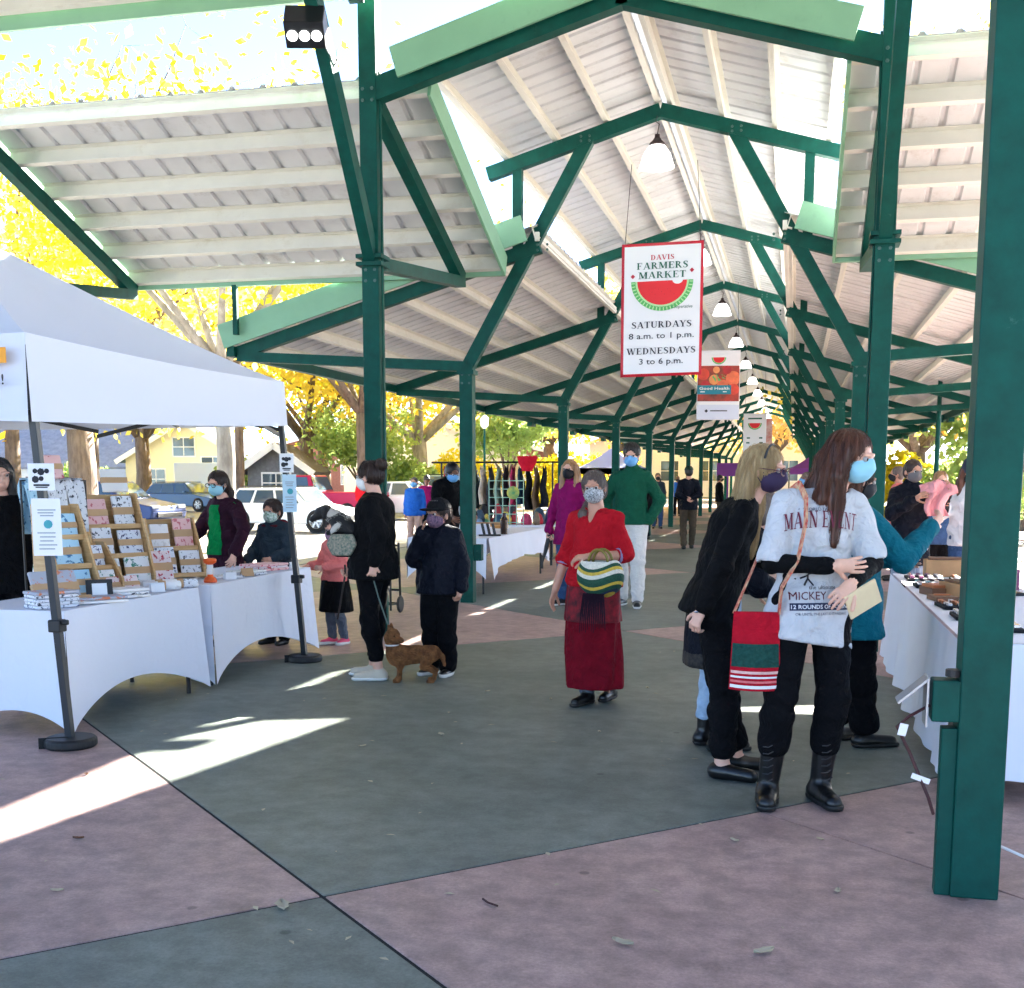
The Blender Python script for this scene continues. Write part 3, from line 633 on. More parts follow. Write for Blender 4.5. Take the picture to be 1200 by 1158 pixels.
    def glasses(s, m=None):
        b = MB()
        for q in (-1, 1):
            c = V3((.033 * q, .112, .003)); b.tube([s.HW(c + V3((.026 * math.cos(t), -.006 * abs(math.cos(t)), .02 * math.sin(t)))) for t in np.linspace(0, 2 * math.pi, 13)], .0028 * s.hk, 5)
            b.tube([s.HW((.06 * q, .104, .006)), s.HW((.081 * q, .06, .008)), s.HW((.086 * q, -.02, .006))], .0026 * s.hk, 5)
        b.tube([s.HW((-.008, .117, .008)), s.HW((.008, .117, .008))], .0028 * s.hk, 5); return b.build('glasses', m or BLACK, s.e)
    def cap_hat(s, m, brim=True, beanie=False, name='cap'):
        F = s.hf(.2); K = s.hk; F.ell(s.HW((0, -.012, .048)), V3((.092, .108, .088 + .03 * beanie)) * K, s.HM, k=.01)
        F.plane(s.HW((0, 0, .035 - .02 * beanie)), s.HM @ V3((0, -.12, -1)))
        if beanie: F.folds(.002, 120, 2, st=(1, 1, .1))
        o = solid(name, F, m, s.e)
        if brim:
            F = s.hf(.26); F.ell(s.HW((0, .1, .045)), V3((.078, .085, .012)) * K, s.HM, k=.01); F.plane(s.HW((0, .06, 0)), s.HM @ V3((0, -1, 0))); solid('brim', F, m, o)
        return o
def glyphs(word, x, y, cap, width, mb, P_):
    """serif capitals drawn as thick and thin strokes"""
    T, t = .19, .07; out = []
    def q(a, b_, w): out.append([(a[0] - w / 2, a[1]), (a[0] + w / 2, a[1]), (b_[0] + w / 2, b_[1]), (b_[0] - w / 2, b_[1])])
    def bar(x0, x1, yy, h=t): out.append([(x0, yy - h / 2), (x1, yy - h / 2), (x1, yy + h / 2), (x0, yy + h / 2)])
    def ser(cx, yy, w=.36): bar(cx - w / 2, cx + w / 2, yy, .05)
    def arc(cx, cy, ro, ri, a0, a1, n=10):
        for i in range(n):
            A, B = a0 + (a1 - a0) * i / n, a0 + (a1 - a0) * (i + 1) / n; g = lambda r, a_: (cx + r[0] * math.cos(a_), cy + r[1] * math.sin(a_))
            out.append([g(ri, A), g(ro, A), g(ro, B), g(ri, B)])
    def path(pts, ws):
        for i in range(len(pts) - 1):
            (ax, ay), (bx, by) = pts[i], pts[i + 1]; d = math.hypot(bx - ax, by - ay); nx, ny = -(by - ay) / d, (bx - ax) / d; w0, w1 = ws[i] / 2, ws[i + 1] / 2
            out.append([(ax + nx * w0, ay + ny * w0), (ax - nx * w0, ay - ny * w0), (bx - nx * w1, by - ny * w1), (bx + nx * w1, by + ny * w1)])
    def st(cx, w=T): q((cx, 0), (cx, 1), w); ser(cx, .025); ser(cx, .975)
    pi = math.pi; adv = 0; res = []
    for ch in word:
        out = []
        if ch == 'I': st(.2); w = .42
        elif ch == 'D': st(.2); arc(.28, .5, (.5, .5), (.32, .44), -pi / 2, pi / 2); w = .86
        elif ch == 'A': q((.1, 0), (.42, 1), t); q((.72, 0), (.42, 1), T); bar(.2, .6, .34, .06); ser(.1, .025, .28); ser(.72, .025, .36); w = .86
        elif ch == 'V': q((.12, 1), (.42, 0), T); q((.74, 1), (.44, 0), t); ser(.12, .975); ser(.74, .975, .28); w = .84
        elif ch == 'S': path([(.56, .8), (.5, .92), (.34, .97), (.17, .9), (.12, .75), (.22, .6), (.42, .48), (.54, .34), (.52, .16), (.38, .04), (.2, .04), (.08, .18)], [.07, .07, .08, .12, .17, .2, .2, .18, .14, .09, .07, .06]); out.append([(.53, .72), (.58, .72), (.58, .98), (.55, .98)]); out.append([(.06, .02), (.09, .02), (.11, .28), (.06, .28)]); w = .66
        elif ch in 'FE':
            st(.2); bar(.2, .66, .965); bar(.2, .5, .52, .06); out.append([(.6, .76), (.66, .76), (.66, 1), (.63, 1)]); out.append([(.47, .4), (.51, .4), (.51, .64), (.47, .64)])
            if ch == 'E': bar(.2, .68, .035); out.append([(.62, 0), (.68, 0), (.7, .26), (.65, .26)])
            w = .74
        elif ch == 'R': st(.2); arc(.28, .74, (.36, .26), (.2, .2), -pi / 2, pi / 2); q((.72, 0), (.42, .5), T); ser(.76, .025, .24); w = .86
        elif ch == 'M': st(.14, t); q((.2, 1), (.52, .08), T); q((.82, 1), (.54, .08), t); st(.88); w = 1.08
        elif ch == 'K': st(.2); q((.26, .42), (.68, 1), t); q((.74, 0), (.42, .6), T); ser(.7, .975, .3); ser(.76, .025, .3); w = .9
        elif ch == 'T': q((.38, 0), (.38, 1), T); ser(.38, .025); bar(.04, .72, .965); out.append([(.04, .74), (.07, .74), (.1, 1), (.04, 1)]); out.append([(.69, .74), (.72, .74), (.72, 1), (.66, 1)]); w = .76
        elif ch == 'U': q((.18, .3), (.18, 1), T); q((.7, .3), (.7, 1), t); ser(.18, .975); ser(.7, .975, .28); arc(.42, .32, (.33, .32), (.15, .24), pi, 1.5 * pi, 6); arc(.41, .32, (.325, .32), (.255, .25), 1.5 * pi, 2 * pi, 6); w = .84
        elif ch == 'Y': q((.12, 1), (.4, .45), T); q((.7, 1), (.42, .45), t); q((.4, 0), (.4, .5), T); ser(.4, .025); ser(.12, .975); ser(.7, .975, .28); w = .78
        elif ch == 'W': q((.12, 1), (.36, 0), T); q((.58, 1), (.37, 0), t); q((.56, 1), (.8, 0), T); q((1.04, 1), (.82, 0), t); ser(.12, .975); ser(1.04, .975, .26); ser(.56, .975, .3); w = 1.14
        elif ch == 'N': q((.14, 0), (.14, 1), t); q((.14, 1), (.7, 0), T); q((.72, 0), (.72, 1), t); ser(.14, .025, .26); ser(.1, .975, .3); ser(.72, .975, .28); w = .88
        else: w = .3
        res += [[(px_ + adv, py_) for px_, py_ in p] for p in out]; adv += w + .06
    adv -= .06; sx = width / adv
    for n, p in enumerate(res): mb.add([P_(x - width / 2 + a * sx, y + b_ * cap, n * .00004) for a, b_ in p], [tuple(range(len(p)))])
# ================================================================ people
K_BLACK = cloth('black_knit', S(13, 13, 15), .2); K_NAVY = cloth('navy_shell_fabric', S(16, 19, 30), .15, rough=.6); K_PANT = cloth('black_trouser_cloth', S(12, 12, 15), .2)
K_RED = cloth('red_knit', S(176, 22, 34), .1); K_REDS = cloth('dark_red_skirt_cloth', S(126, 14, 32), .12, col2=S(104, 10, 26)); K_GREEN = cloth('green_fleece', S(24, 84, 62), .12)
K_WHITE = cloth('white_denim', S(226, 222, 216), .05); K_TEAL = cloth('teal_wool', S(12, 96, 112), .12); K_GREY = cloth('heather_grey_jersey', S(200, 200, 203), .06, bump=.25)
K_MAG = cloth('magenta_jacket_cloth', S(134, 18, 86), .12); K_PINK = cloth('coral_pink_knit', S(232, 128, 122), .08); K_DENIM = cloth('blue_denim', S(58, 84, 122), .2); K_LDEN = cloth('light_denim', S(168, 190, 212), .15)
K_CHAR = cloth('charcoal_fleece', S(44, 56, 66), .12); K_PLUM = cloth('plum_cardigan_knit', S(48, 22, 36), .15); K_OLIVE = cloth('olive_brown_twill', S(78, 68, 56), .12); K_BLUE = cloth('blue_sweatshirt', S(38, 98, 186), .1)
K_KHAKI = cloth('pinkish_khaki', S(196, 158, 140), .1); K_GTOP = cloth('bright_green_jersey', S(0, 122, 62), .1); K_HOOD = cloth('white_hoodie_fleece', S(232, 232, 236), .05); K_LEG = cloth('grey_leggings', S(92, 100, 112), .15)
H_BRN = mat('dark_brown_hair', S(52, 34, 26), .45, var=.35, vscale=60, aniso=(1, 1, .08)); H_BLK = mat('black_hair', S(22, 18, 18), .45, var=.3, vscale=60, aniso=(1, 1, .08))
H_BLO = mat('blonde_grey_hair', S(206, 178, 130), .45, col2=S(158, 124, 80), vscale=45, aniso=(1, 1, .07)); H_GRY = mat('grey_brown_hair', S(112, 98, 90), .5, col2=S(76, 60, 52), vscale=55, aniso=(1, 1, .1))
H_MID = mat('mid_brown_hair', S(108, 62, 40), .42, col2=S(58, 30, 20), vscale=40, aniso=(1, 1, .06)); H_LBR = mat('light_brown_hair', S(176, 132, 88), .45, col2=S(126, 86, 54), vscale=50, aniso=(1, 1, .08))
M_BLUE = mat('blue_mask_paper', S(108, 172, 226), .7); M_LBLUE = mat('pale_blue_mask_paper', S(150, 206, 224), .7); M_BLK = mat('black_mask_cloth', S(26, 26, 30), .8)
M_PRT = mat('black_white_print_cloth', S(18, 18, 20), .8, col2=S(225, 225, 225), vscale=95); M_GPRT = mat('green_white_print_cloth', S(232, 236, 232), .8, col2=S(38, 120, 74), vscale=55)
M_PPRT = mat('pink_purple_print_cloth', S(232, 190, 210), .8, col2=S(84, 40, 110), vscale=60); M_NVP = mat('navy_print_cloth', S(36, 38, 66), .8, col2=S(150, 110, 130), vscale=70); M_PLM = mat('purple_mask_cloth', S(58, 40, 72), .8)
SH_BEIGE = mat('beige_sneaker', S(206, 196, 176), .7, var=.08); SH_BLK = mat('black_leather', S(12, 12, 13), .3, bump=.1); SOLE_W = mat('white_rubber', S(226, 226, 222), .6); SH_PNK = mat('pink_sneaker', S(226, 76, 110), .6); SH_SOLEB = mat('black_rubber', S(22, 22, 22), .55)

def mesh_of_text(body, size, bold=0, sx=1.0, shear=0):
    cu = bpy.data.curves.new('t', 'FONT'); cu.body = body; cu.size = size; cu.align_x = 'CENTER'; cu.offset = bold; cu.resolution_u = 2; cu.shear = shear
    o = bpy.data.objects.new('t', cu); C.objects.link(o); dg = bpy.context.evaluated_depsgraph_get(); me = bpy.data.meshes.new_from_object(o.evaluated_get(dg)); bpy.data.objects.remove(o); bpy.data.curves.remove(cu)
    for v in me.vertices: v.co.x *= sx
    return me
def print_on(target, me, name, m, origin, ux, uy, parent, off=.004, bend=0.0, curve=0.0):
    """lay a flat print on a garment: every vertex is dropped along the view of the chest onto the cloth"""
    bm = bmesh.new(); bm.from_mesh(me); bmesh.ops.triangulate(bm, faces=bm.faces)
    bmesh.ops.subdivide_edges(bm, edges=[e for e in bm.edges if e.calc_length() > .02], cuts=2)
    tm = target.data; bv = BVHTree.FromPolygons([v.co for v in tm.vertices], [tuple(p.vertices) for p in tm.polygons])
    ux, uy = Vector(ux).normalized(), Vector(uy).normalized(); nn = ux.cross(uy)
    for v in bm.verts:
        z_ = v.co.z; p = Vector(origin) + ux * v.co.x + uy * (v.co.y - curve * v.co.x * v.co.x); h = bv.ray_cast(p + nn * .5, -nn)
        v.co = (h[0] + nn * (off + z_)) if h[0] else p
    me2 = bpy.data.meshes.new(name); bm.to_mesh(me2); bm.free(); me2.materials.clear(); me2.materials.append(m); o = link(name, me2, parent); return o
def rect_mesh(w, h, nx=8, ny=2, cx=0, cy=0):
    b = MB(); b.grid(lambda u, v: (cx + (u - .5) * w, cy + (v - .5) * h, 0), nx, ny); return b.mesh('r', DARK)

# --- young woman in the printed grey T-shirt
P = Person('long-haired woman in grey printed T-shirt over black sleeves, arms crossed, wearing black boots', .09, 5.72, 200, 1.74, dict(
    chest=(-.02, -.01, 1.24), neck=(-.075, .0, 1.41), shR=(.125, -.02, 1.365), shL=(-.2, -.02, 1.35), elR=(.2, .03, 1.10), wrR=(.0, .235, 1.10), elL=(-.265, .05, 1.10), wrL=(-.1, .235, 1.03), handR=dict(d=(-1, .12, .02), n=(.05, -1, .15), curl=.22), handL=dict(d=(.75, .25, -.62), n=(0, -.8, -.5), curl=.45),
    head=(-.145, .045, 1.57), ankR=(.19, .03, .085), toeR=(.24, .17, .03), kneR=(.15, .06, .5), ankL=(-.06, .03, .085), toeL=(-.06, .2, .03), kneL=(-.1, .05, .5)), head=(44, -12, 0), h=.0115, fat=.98)
P.top('undershirt', K_BLACK, .005, -.05, 1.95, amp=.0015, collar=.02)
tee = P.top('printed_t_shirt', K_GREY, .018, -.19, .9, amp=.006, f=19, sflare=.016, hemflare=.026, hip=.02, neckz=-.03)
tr = P.pants(K_PANT, .012, 1.55, .006, 22, flare=.012, wide=.01); P.shoes(SH_BLK, .27, SH_SOLEB, 1.12)
P.hair(H_MID, 'long', .38, big=1.0, amp=.0026); P.mask(M_LBLUE); TEE = P
for nm, body, sz, dz, col, bold, cv, sx in (('shirt_lettering', 'MAIN EVENT', .078, 1.262, S(110, 34, 56), .0025, .7, .92), ('shirt_lettering', 'MICKEY  vs.  G', .052, .945, S(92, 26, 40), .0, .2, .9),
        ('shirt_lettering', '12 ROUNDS OF BOXING', .026, .905, S(230, 230, 235), .0004, .2, 1.0), ('shirt_lettering', 'OR UNTIL THE LAST IS STANDING', .016, .876, S(40, 46, 66), 0, .2, 1.0), ('shirt_lettering', 'the ultimate', .026, .99, S(44, 48, 60), 0, .2, 1.0), ('shirt_lettering', '*  WORLD FAMOUS  *', .02, 1.335, S(40, 44, 60), 0, .5, 1.0)):
    o = P.W((.0, 0, dz)); ux = P.M @ V3((-1, 0, 0)); m_ = mat('print_ink_%d' % int(dz * 1000), col, .8)
    if sz == .026 and dz < .95: print_on(tee, rect_mesh(.29, .034, 16, 2), 'shirt_print_band', mat('print_navy', S(34, 44, 74), .8), P.W((0, 0, .914)), ux, (0, 0, 1), P.e, .0035, curve=.2)
    if body == 'MAIN EVENT': gb = MB(); glyphs(body, 0, 0, .075, .33, gb, lambda x, y, d: (x, y, d * 12)); tm_ = gb.mesh('g', DARK)
    else: tm_ = mesh_of_text(body, sz, bold, sx)
    print_on(tee, tm_, nm, m_, o, ux, (0, 0, 1), P.e, .005, curve=cv)
b = MB(); [b.tube([(0, .02, 0), (.0, -.0, 0), (dx, -.03, 0)], .004, 5) for dx in (-.02, .02)]; b.tube([(0, .02, 0), (.03, .028, 0)], .004, 5); b.tube([(0, .015, 0), (-.03, .0, 0)], .004, 5); b.lathe([(.001, -.003), (.008, 0), (.001, .003)], (0, .032, 0), 8)
print_on(tee, b.mesh('fig', DARK), 'shirt_figure_print', mat('print_black', S(30, 32, 44), .8), P.W((.06, 0, 1.035)), P.M @ V3((-1, 0, 0)), (0, 0, 1), P.e, .005)
for q in 'LR':                               # boot laces
    a = P.j['ank' + q]; t = P.j['toe' + q]; d = P.unit(np.array([t[0] - a[0], t[1] - a[1], 0])); l = np.array([-d[1], d[0], 0]); b = MB()
    for n in range(6):
        z = .12 + .032 * n; c = np.array([a[0], a[1], z]) + d * (.075 - .0 * n if n > 0 else .09); b.tube([c - l * .024, c + d * .006, c + l * .024 + [0, 0, .012]], .003, 5)
    b.build('boot_laces', mat('dark_lace', S(44, 44, 46), .6), P.e)
pb = MB(); c = P.W((-.14, .245, .955)); M3 = Matrix(P.M.tolist()) @ Euler((R_(78), R_(28), R_(8))).to_matrix(); pb.box(c, (.17, .12, .012), M=M3)
tag(pb.build('paper_bag', mat('kraft_cream_paper', S(222, 200, 160), .8, var=.08), bevel=.003), 'cream paper bag held in the crossed arms of the T-shirt woman', 'bag')
# red woven shoulder bag
bag = empty('shoulder_bag', P.W((.29, .10, .62)), 'red woven shoulder bag with green panel and striped base, hanging by the T-shirt woman', 'bag')
K_BAG = cloth('red_woven_cloth', S(178, 20, 40), .12); c = P.W((.275, .06, .0)); ux = P.unit(P.M @ V3((-.95, .3, 0))); uy = np.array([0, 0, 1.0]); nn = np.cross(ux, uy)
def bagp(u, v, bul=1.0):
    z = .545 + .36 * v * 1.0; x = (u - .5) * (.235 - .03 * (v)) ; th = .045 * (1 - (2 * u - 1) ** 2) * (1.15 - v) + .008
    return x, z, th
for side, nm in ((1, 'bag_front'), (-1, 'bag_back')):
    b = MB(); b.grid(lambda u, v: c + ux * bagp(u, v)[0] + uy * bagp(u, v)[1] + nn * side * bagp(u, v)[2], 10, 12); b.build(nm, K_BAG, bag, smooth=True)
for v0, v1, m_ in ((.3, .6, cloth('dark_green_weave', S(34, 74, 66), .25, vs=60)), (.03, .07, WHITE), (.1, .13, cloth('pink_stripe', S(226, 120, 120))), (.16, .185, WHITE), (.215, .25, cloth('pale_pink_stripe', S(236, 190, 180)))):
    b = MB(); b.grid(lambda u, v: c + ux * bagp(u, v0 + (v1 - v0) * v)[0] * .96 + uy * bagp(u, v0 + (v1 - v0) * v)[1] + nn * (bagp(u, v0)[2] + .004), 10, 2); b.build('woven_band', m_, bag, smooth=True)
st = MB(); sh = P.j['shR']; pts = [c + ux * .1 + uy * .9 + nn * .005, P.W((.19, .14, 1.0)), P.W((.125, .15, 1.12)), P.W((.085, .125, 1.28)), P.W((.07, .08, 1.39)), P.W((.075, .0, 1.452)), P.W((.1, -.08, 1.41)), P.W((.2, -.13, 1.15)), c - ux * .1 + uy * .9 - nn * .02]
pts = [Vector(p) for p in pts]
for a_, b_ in zip(pts, pts[1:]): st.beam(a_, b_, .035, .006, P.M @ V3((1, 0, .2)))
st.build('strap', cloth('red_strap', S(190, 24, 44), .3, col2=S(220, 190, 150), vs=30), bag)

# --- blonde woman leaning over, black sweater
P = Person('blonde woman in black sweater leaning forward with her hand hanging behind', -.34, 6.12, -78, 1.71, dict(
    pel=(0, -.05, .92), chest=(0, .03, 1.21), neck=(0, .1, 1.375), head=(.02, .19, 1.545), shR=(.16, .06, 1.33), shL=(-.16, .08, 1.335), elR=(.23, -.04, 1.09), wrR=(.20, -.13, .87),
    elL=(-.22, .16, 1.1), wrL=(-.12, .36, 1.08), hipR=(.09, -.04, .89), hipL=(-.09, -.04, .89), kneR=(.1, .0, .48), ankR=(.11, -.0, .085), toeR=(.18, .14, .03), handR=dict(curl=.75, n=(-.6, .7, 0)), ankL=(-.08, .1, .085), toeL=(-.08, .25, .03)), head=(-30, -8, 0), h=.0125, fat=1.04)
P.top('sweater', K_BLACK, .018, -.12, 1.9, amp=.008, f=18, hemflare=.008, collar=.0, neckz=.02); P.pants(K_PANT, .02, 1.8, .008, flare=.012); P.shoes(SH_BLK, 0, None, 1.0, low=True)
P.hair(H_BLO, 'long', .44, big=1.03, amp=.003, locks=(1,)); P.mask(M_PLM); P.glasses(mat('plum_frames', S(96, 40, 52), .3))
hb = MB(); hb.tube([P.HW((.085 * math.cos(t), .02, .04 + .088 * math.sin(t))) for t in np.linspace(.2, math.pi - .2, 10)], .006, 6); hb.build('headband', BLACK, P.e)
rg = MB(); rg.tube([P.j['wrR'] + V3((.034 * math.cos(t), .034 * math.sin(t), -.005 + .008 * math.cos(t))) for t in np.linspace(0, 6.28, 14)], .005, 6); rg.build('bracelet', mat('silver', S(190, 190, 195), .25, metal=1), P.e)
# --- shopper behind the blonde woman, printed tunic, pale jeans
P = Person('person in dark coat, pale jeans and ankle boots, half hidden behind blonde woman', -.40, 6.74, -60, 1.6, dict(pel=(0, -.05, .92), chest=(0, .1, 1.16), neck=(0, .21, 1.29), head=(0, .31, 1.42), shR=(.155, .14, 1.25), shL=(-.155, .14, 1.25), elR=(.2, .16, 1.0), wrR=(.16, .32, .95), elL=(-.2, .16, 1.0), wrL=(-.16, .32, .95)), h=.018)
P.top('dark_coat', K_NAVY, .028, -.02, 1.9, amp=.008); P.skirt(K_NAVY, 1.0, .56, .135, .15, 'coat_skirt', cen=((0, -.04), (0, -.04))); P.skirt(mat('leopard_print', S(58, 50, 44), .8, col2=S(14, 13, 12), vscale=60), .60, .50, .15, .16, 'printed_hem', cen=((0, -.04), (0, -.04))); P.pants(K_LDEN, .012, 1.75, .006); P.shoes(SH_BLK, .12, SH_SOLEB); P.hair(H_GRY, 'bob'); P.mask(M_BLK)
# --- teal coat
P = Person('person in teal wool coat reaching over the jewellery table beside T-shirt woman', .33, 7.02, -62, 1.62, dict(
    elR=(.27, .16, 1.12), wrR=(.16, .42, 1.31), handR=dict(d=(-.2, .75, .6), n=(-.8, 0, .3), curl=.7), elL=(-.25, .1, 1.12), wrL=(-.1, .35, 1.1), ankR=(.12, .05, .085), toeR=(.14, .22, .03)), h=.0135, fat=1.12, head=(-5, -12, 0))
P.top('coat', K_TEAL, .032, -.27, 1.93, amp=.008, f=17, hemflare=.02, neckz=.02); P.pants(K_PANT, .03, 1.85, .009, flare=.015); P.shoes(SH_BLK, 0, SH_SOLEB, 1.05); P.hair(H_BRN, 'bob'); P.mask(M_BLK)

# --- woman in red
P = Person('grey-haired woman in red sweater and long red skirt carrying a striped basket bag', -1.28, 7.86, 166, 1.57, dict(
    elR=(.235, -.02, 1.08), wrR=(.285, .05, .84), handR=dict(curl=.3, n=(-.8, .0, 0)), elL=(-.245, .0, 1.10), wrL=(-.065, .245, 1.10), handL=dict(d=(.95, .15, -.1), n=(0, -.5, -.8), curl=.5),
    ankR=(.07, -.05, .085), toeR=(.09, .12, .03), ankL=(-.05, -.2, .12), toeL=(-.06, -.05, .05)), 'tan', head=(12, -6, 4), h=.012, fat=1.18)
P.top('sweater', K_RED, .013, -.06, 1.1, amp=.006, f=22, sflare=.008, neckz=-.01, hemflare=.01, vneck=.11); P.skirt(K_REDS, .96, .135, .132, .172, amp=.017, f=24, sc_=1.26)
P.skirt(mat('red_black_lace', S(150, 16, 34), .85, col2=S(52, 8, 18), vscale=20), .93, .62, .142, .166, 'lace_overskirt', amp=.015, f=24, sc_=1.27); P.shoes(SH_BLK, .08, SH_SOLEB)
P.pants(K_LEG, .008, 1.95, .003, name='leggings')
P.hair(H_GRY, 'pony', .45, fall=[(0, -.10, -.02), (.06, -.06, -.13), (.085, .045, -.18), (.08, .075, -.3)], amp=.003); P.mask(M_PRT)
for q in 'LR':
    cf = MB(); a_, b_ = P.j['el' + q], P.j['wr' + q]; cf.tube([a_ * .94 + b_ * .06, a_ * .76 + b_ * .24], [.052, .05], 14); cf.build('lilac_cuff', cloth('lilac_cotton', S(150, 140, 180), .08), P.e, smooth=True); RED = P
sb = empty('basket_bag', P.W((-.17, .3, .83)), 'round basket bag striped green, yellow and white, on the arm of woman in red', 'bag')
cen = V3(P.W((-.17, .29, .955)))
def ring_bag(z): return math.sqrt(max(0, 1 - ((z - .01) / .135) ** 2)) if z < .01 else 1 - .28 * ((z - .01) / .11) ** 2
zs = [-.115, -.1, -.078, -.05, -.03, 0, .02, .045, .065, .085, .11]; cols = ['yellow_straw', 'navy_straw', 'green_straw', 'yellow_straw', 'green_straw', 'green_straw', 'cream_straw', 'yellow_straw', 'green_straw', 'cream_straw']
cc = dict(yellow_straw=S(206, 172, 60), navy_straw=S(22, 40, 66), green_straw=S(22, 74, 52), cream_straw=S(222, 214, 196))
ux = P.unit(P.M @ V3((-1, .1, 0))); uy2 = P.unit(P.M @ V3((.1, 1, 0)))
for i in range(len(zs) - 1):
    b = MB()
    def bp_(u, v, i=i):
        th = 2 * math.pi * u; w = .016 * math.sin(2 * th + 1.2) + .008 * math.sin(3 * th); z = zs[i] + (zs[i + 1] - zs[i]) * v; e = (w if 0 < (i + v) < len(zs) - 1 else 0); r = ring_bag(min(max(z + e * .6, -.12), .12))
        return cen + ux * (.165 * r * math.cos(th)) + uy2 * (.10 * r * math.sin(th)) + V3((0, 0, z + e))
    b.grid(bp_, 28, 3); b.build('straw_band', mat(cols[i], cc[cols[i]], .75, var=.15, vscale=50, bump=.5, bscale=90), sb, smooth=True)
for s in (-1, 1):
    b = MB(); b.tube([cen + ux * (.07 * math.cos(t)) + uy2 * (.03 * s) + V3((0, 0, .10 + .085 * math.sin(t))) for t in np.linspace(0, math.pi, 10)], .009, 8); b.build('handle', mat('olive_leather', S(128, 112, 40), .5), sb, smooth=True)
b = MB()
for i in range(14):
    x = (i - 6.5) * .011; b.tube([cen + ux * x + uy2 * .09 + V3((0, 0, -.09)), cen + ux * x * 1.2 + uy2 * .10 + V3((0, 0, -.2 - .05 * random.random())), cen + ux * (x * 1.3) + uy2 * .1 + V3((0, 0, -.3 - .05 * random.random()))], [.006, .005, .002], 5)
b.build('dark_fringe', cloth('dark_plum_yarn', S(38, 20, 34), .2), sb)

# --- man in green pullover
P = Person('tall dark-haired man in green pullover and white trousers, hands in pockets', -1.9, 14.35, 176, 1.93, dict(
    elR=(.29, -.07, 1.12), wrR=(.2, .02, .9), elL=(-.29, -.07, 1.12), wrL=(-.2, .02, .9), ankL=(-.1, .1, .085), toeL=(-.13, .26, .03), kneL=(-.1, .1, .49), ankR=(.1, -.08, .085), toeR=(.13, .07, .03)), h=.015, head=(4, -3, 0), hands=False)
P.top('pullover', K_GREEN, .03, -.07, 1.97, amp=.008, f=17, collar=.05, hemflare=.01); P.pants(K_WHITE, .022, 1.97, .008); P.shoes(SH_BLK, 0, SOLE_W); P.hair(H_BLK, 'short', big=1.08, topz=.018, amp=.005); P.mask(M_BLUE)
# --- magenta jacket
P = Person('long-haired woman in magenta jacket behind the woman in red, holding folded umbrella', -2.62, 14.25, 158, 1.76, dict(elR=(.25, -.02, 1.1), wrR=(.24, .08, .87), handR=dict(curl=.9)), h=.015, head=(10, 0, 0))
P.top('jacket', K_MAG, .024, -.22, 1.97, amp=.007, f=20, collar=.03, hemflare=.01); P.pants(K_DENIM, .014); P.shoes(SH_BLK, 0, SOLE_W); P.hair(H_LBR, 'long', .4); P.mask(M_BLK)
u_ = MB(); h_ = P.handsd['R']; u_.tube([h_ + [0, 0, .03], h_ + [-.02, -.03, -.1], h_ + [-.07, -.1, -.34]], [.022, .03, .005], 8); tag(u_.build('umbrella', BLACK), 'folded black umbrella in hand of magenta jacket woman', 'umbrella')
# --- woman with dog
P = Person('woman in black, hair in a bun, carrying one dog and leading another', -3.08, 8.58, 92, 1.655, dict(
    elL=(-.215, -.115, 1.15), wrL=(-.235, -.075, .92), handL=dict(curl=.95, n=(.6, .5, 0)), elR=(.21, .03, 1.1), wrR=(.12, .215, .88), handR=dict(curl=.9, n=(-1, .2, 0)), head=(0, .03, 1.57),
    ankL=(-.09, -.05, .085), toeL=(-.13, .11, .03), ankR=(.1, .05, .085), toeR=(.1, .21, .03)), h=.0125, fat=1.36, head=(-14, -4, 0))
P.top('sweater', K_BLACK, .026, -.14, 1.95, amp=.009, f=18, hemflare=.015, neckz=.015); P.pants(K_PANT, .016, 1.72, .007, flare=.004); P.shoes(SH_BEIGE, 0, SOLE_W, 1.02); P.hair(H_BRN, 'bun', amp=.003); P.mask(WHITE); LADY = P
sg_ = MB(); sg_.tube([P.HW((.08 * math.cos(t), .035 - .02 * math.sin(t), .055 + .07 * math.sin(t))) for t in np.linspace(.1, math.pi - .1, 9)], .005, 6); sg_.build('sunglasses', BLACK, P.e)
# --- boy in cap
P = Person('boy in dark jacket and cap, printed mask, hand raised to his cheek', -2.65, 8.86, 163, 1.36, dict(
    elR=(.25, .1, 1.13), wrR=(.115, .12, 1.385), handR=dict(d=(-.35, .05, 1), n=(-.8, -.2, 0), curl=.35), elL=(-.25, -.02, 1.1), wrL=(-.26, .05, .86), handL=dict(curl=.8), ankL=(-.09, .0, .085), head=(0, .015, 1.555)), 'tan', head=(-8, -2, 0), h=.0125, hs=1.2, fat=1.12)
P.top('jacket', K_NAVY, .034, -.14, 1.95, amp=.009, f=20, collar=.03, hemflare=.012); P.pants(K_PANT, .026, 1.95, .008, flare=.01); P.shoes(SH_BLK, 0, SOLE_W, 1.05); P.hair(H_BRN, 'short'); P.mask(M_NVP); ch = P.cap_hat(cloth('black_cap_twill', S(26, 26, 28), .1))
pt = MB(); pt.grid(lambda u, v: P.HW(((u - .5) * .085, .093 - .018 * (2 * u - 1) ** 2 - .03 * v, .062 + .05 * v)), 8, 3); pt.build('cap_badge', mat('cap_badge_white', S(206, 196, 190), .7, col2=S(96, 84, 84), vscale=30), ch, smooth=True)
for dz, sx in ((0, 1),): print_on(P.e.children[3], rect_mesh(.045, .012, 3, 1), 'chest_logo', WHITE, P.W((-.085, 0, 1.3)), P.M @ V3((-1, 0, 0)), (0, 0, 1), P.e) if P.e.children[3].name.startswith('jacket') else None
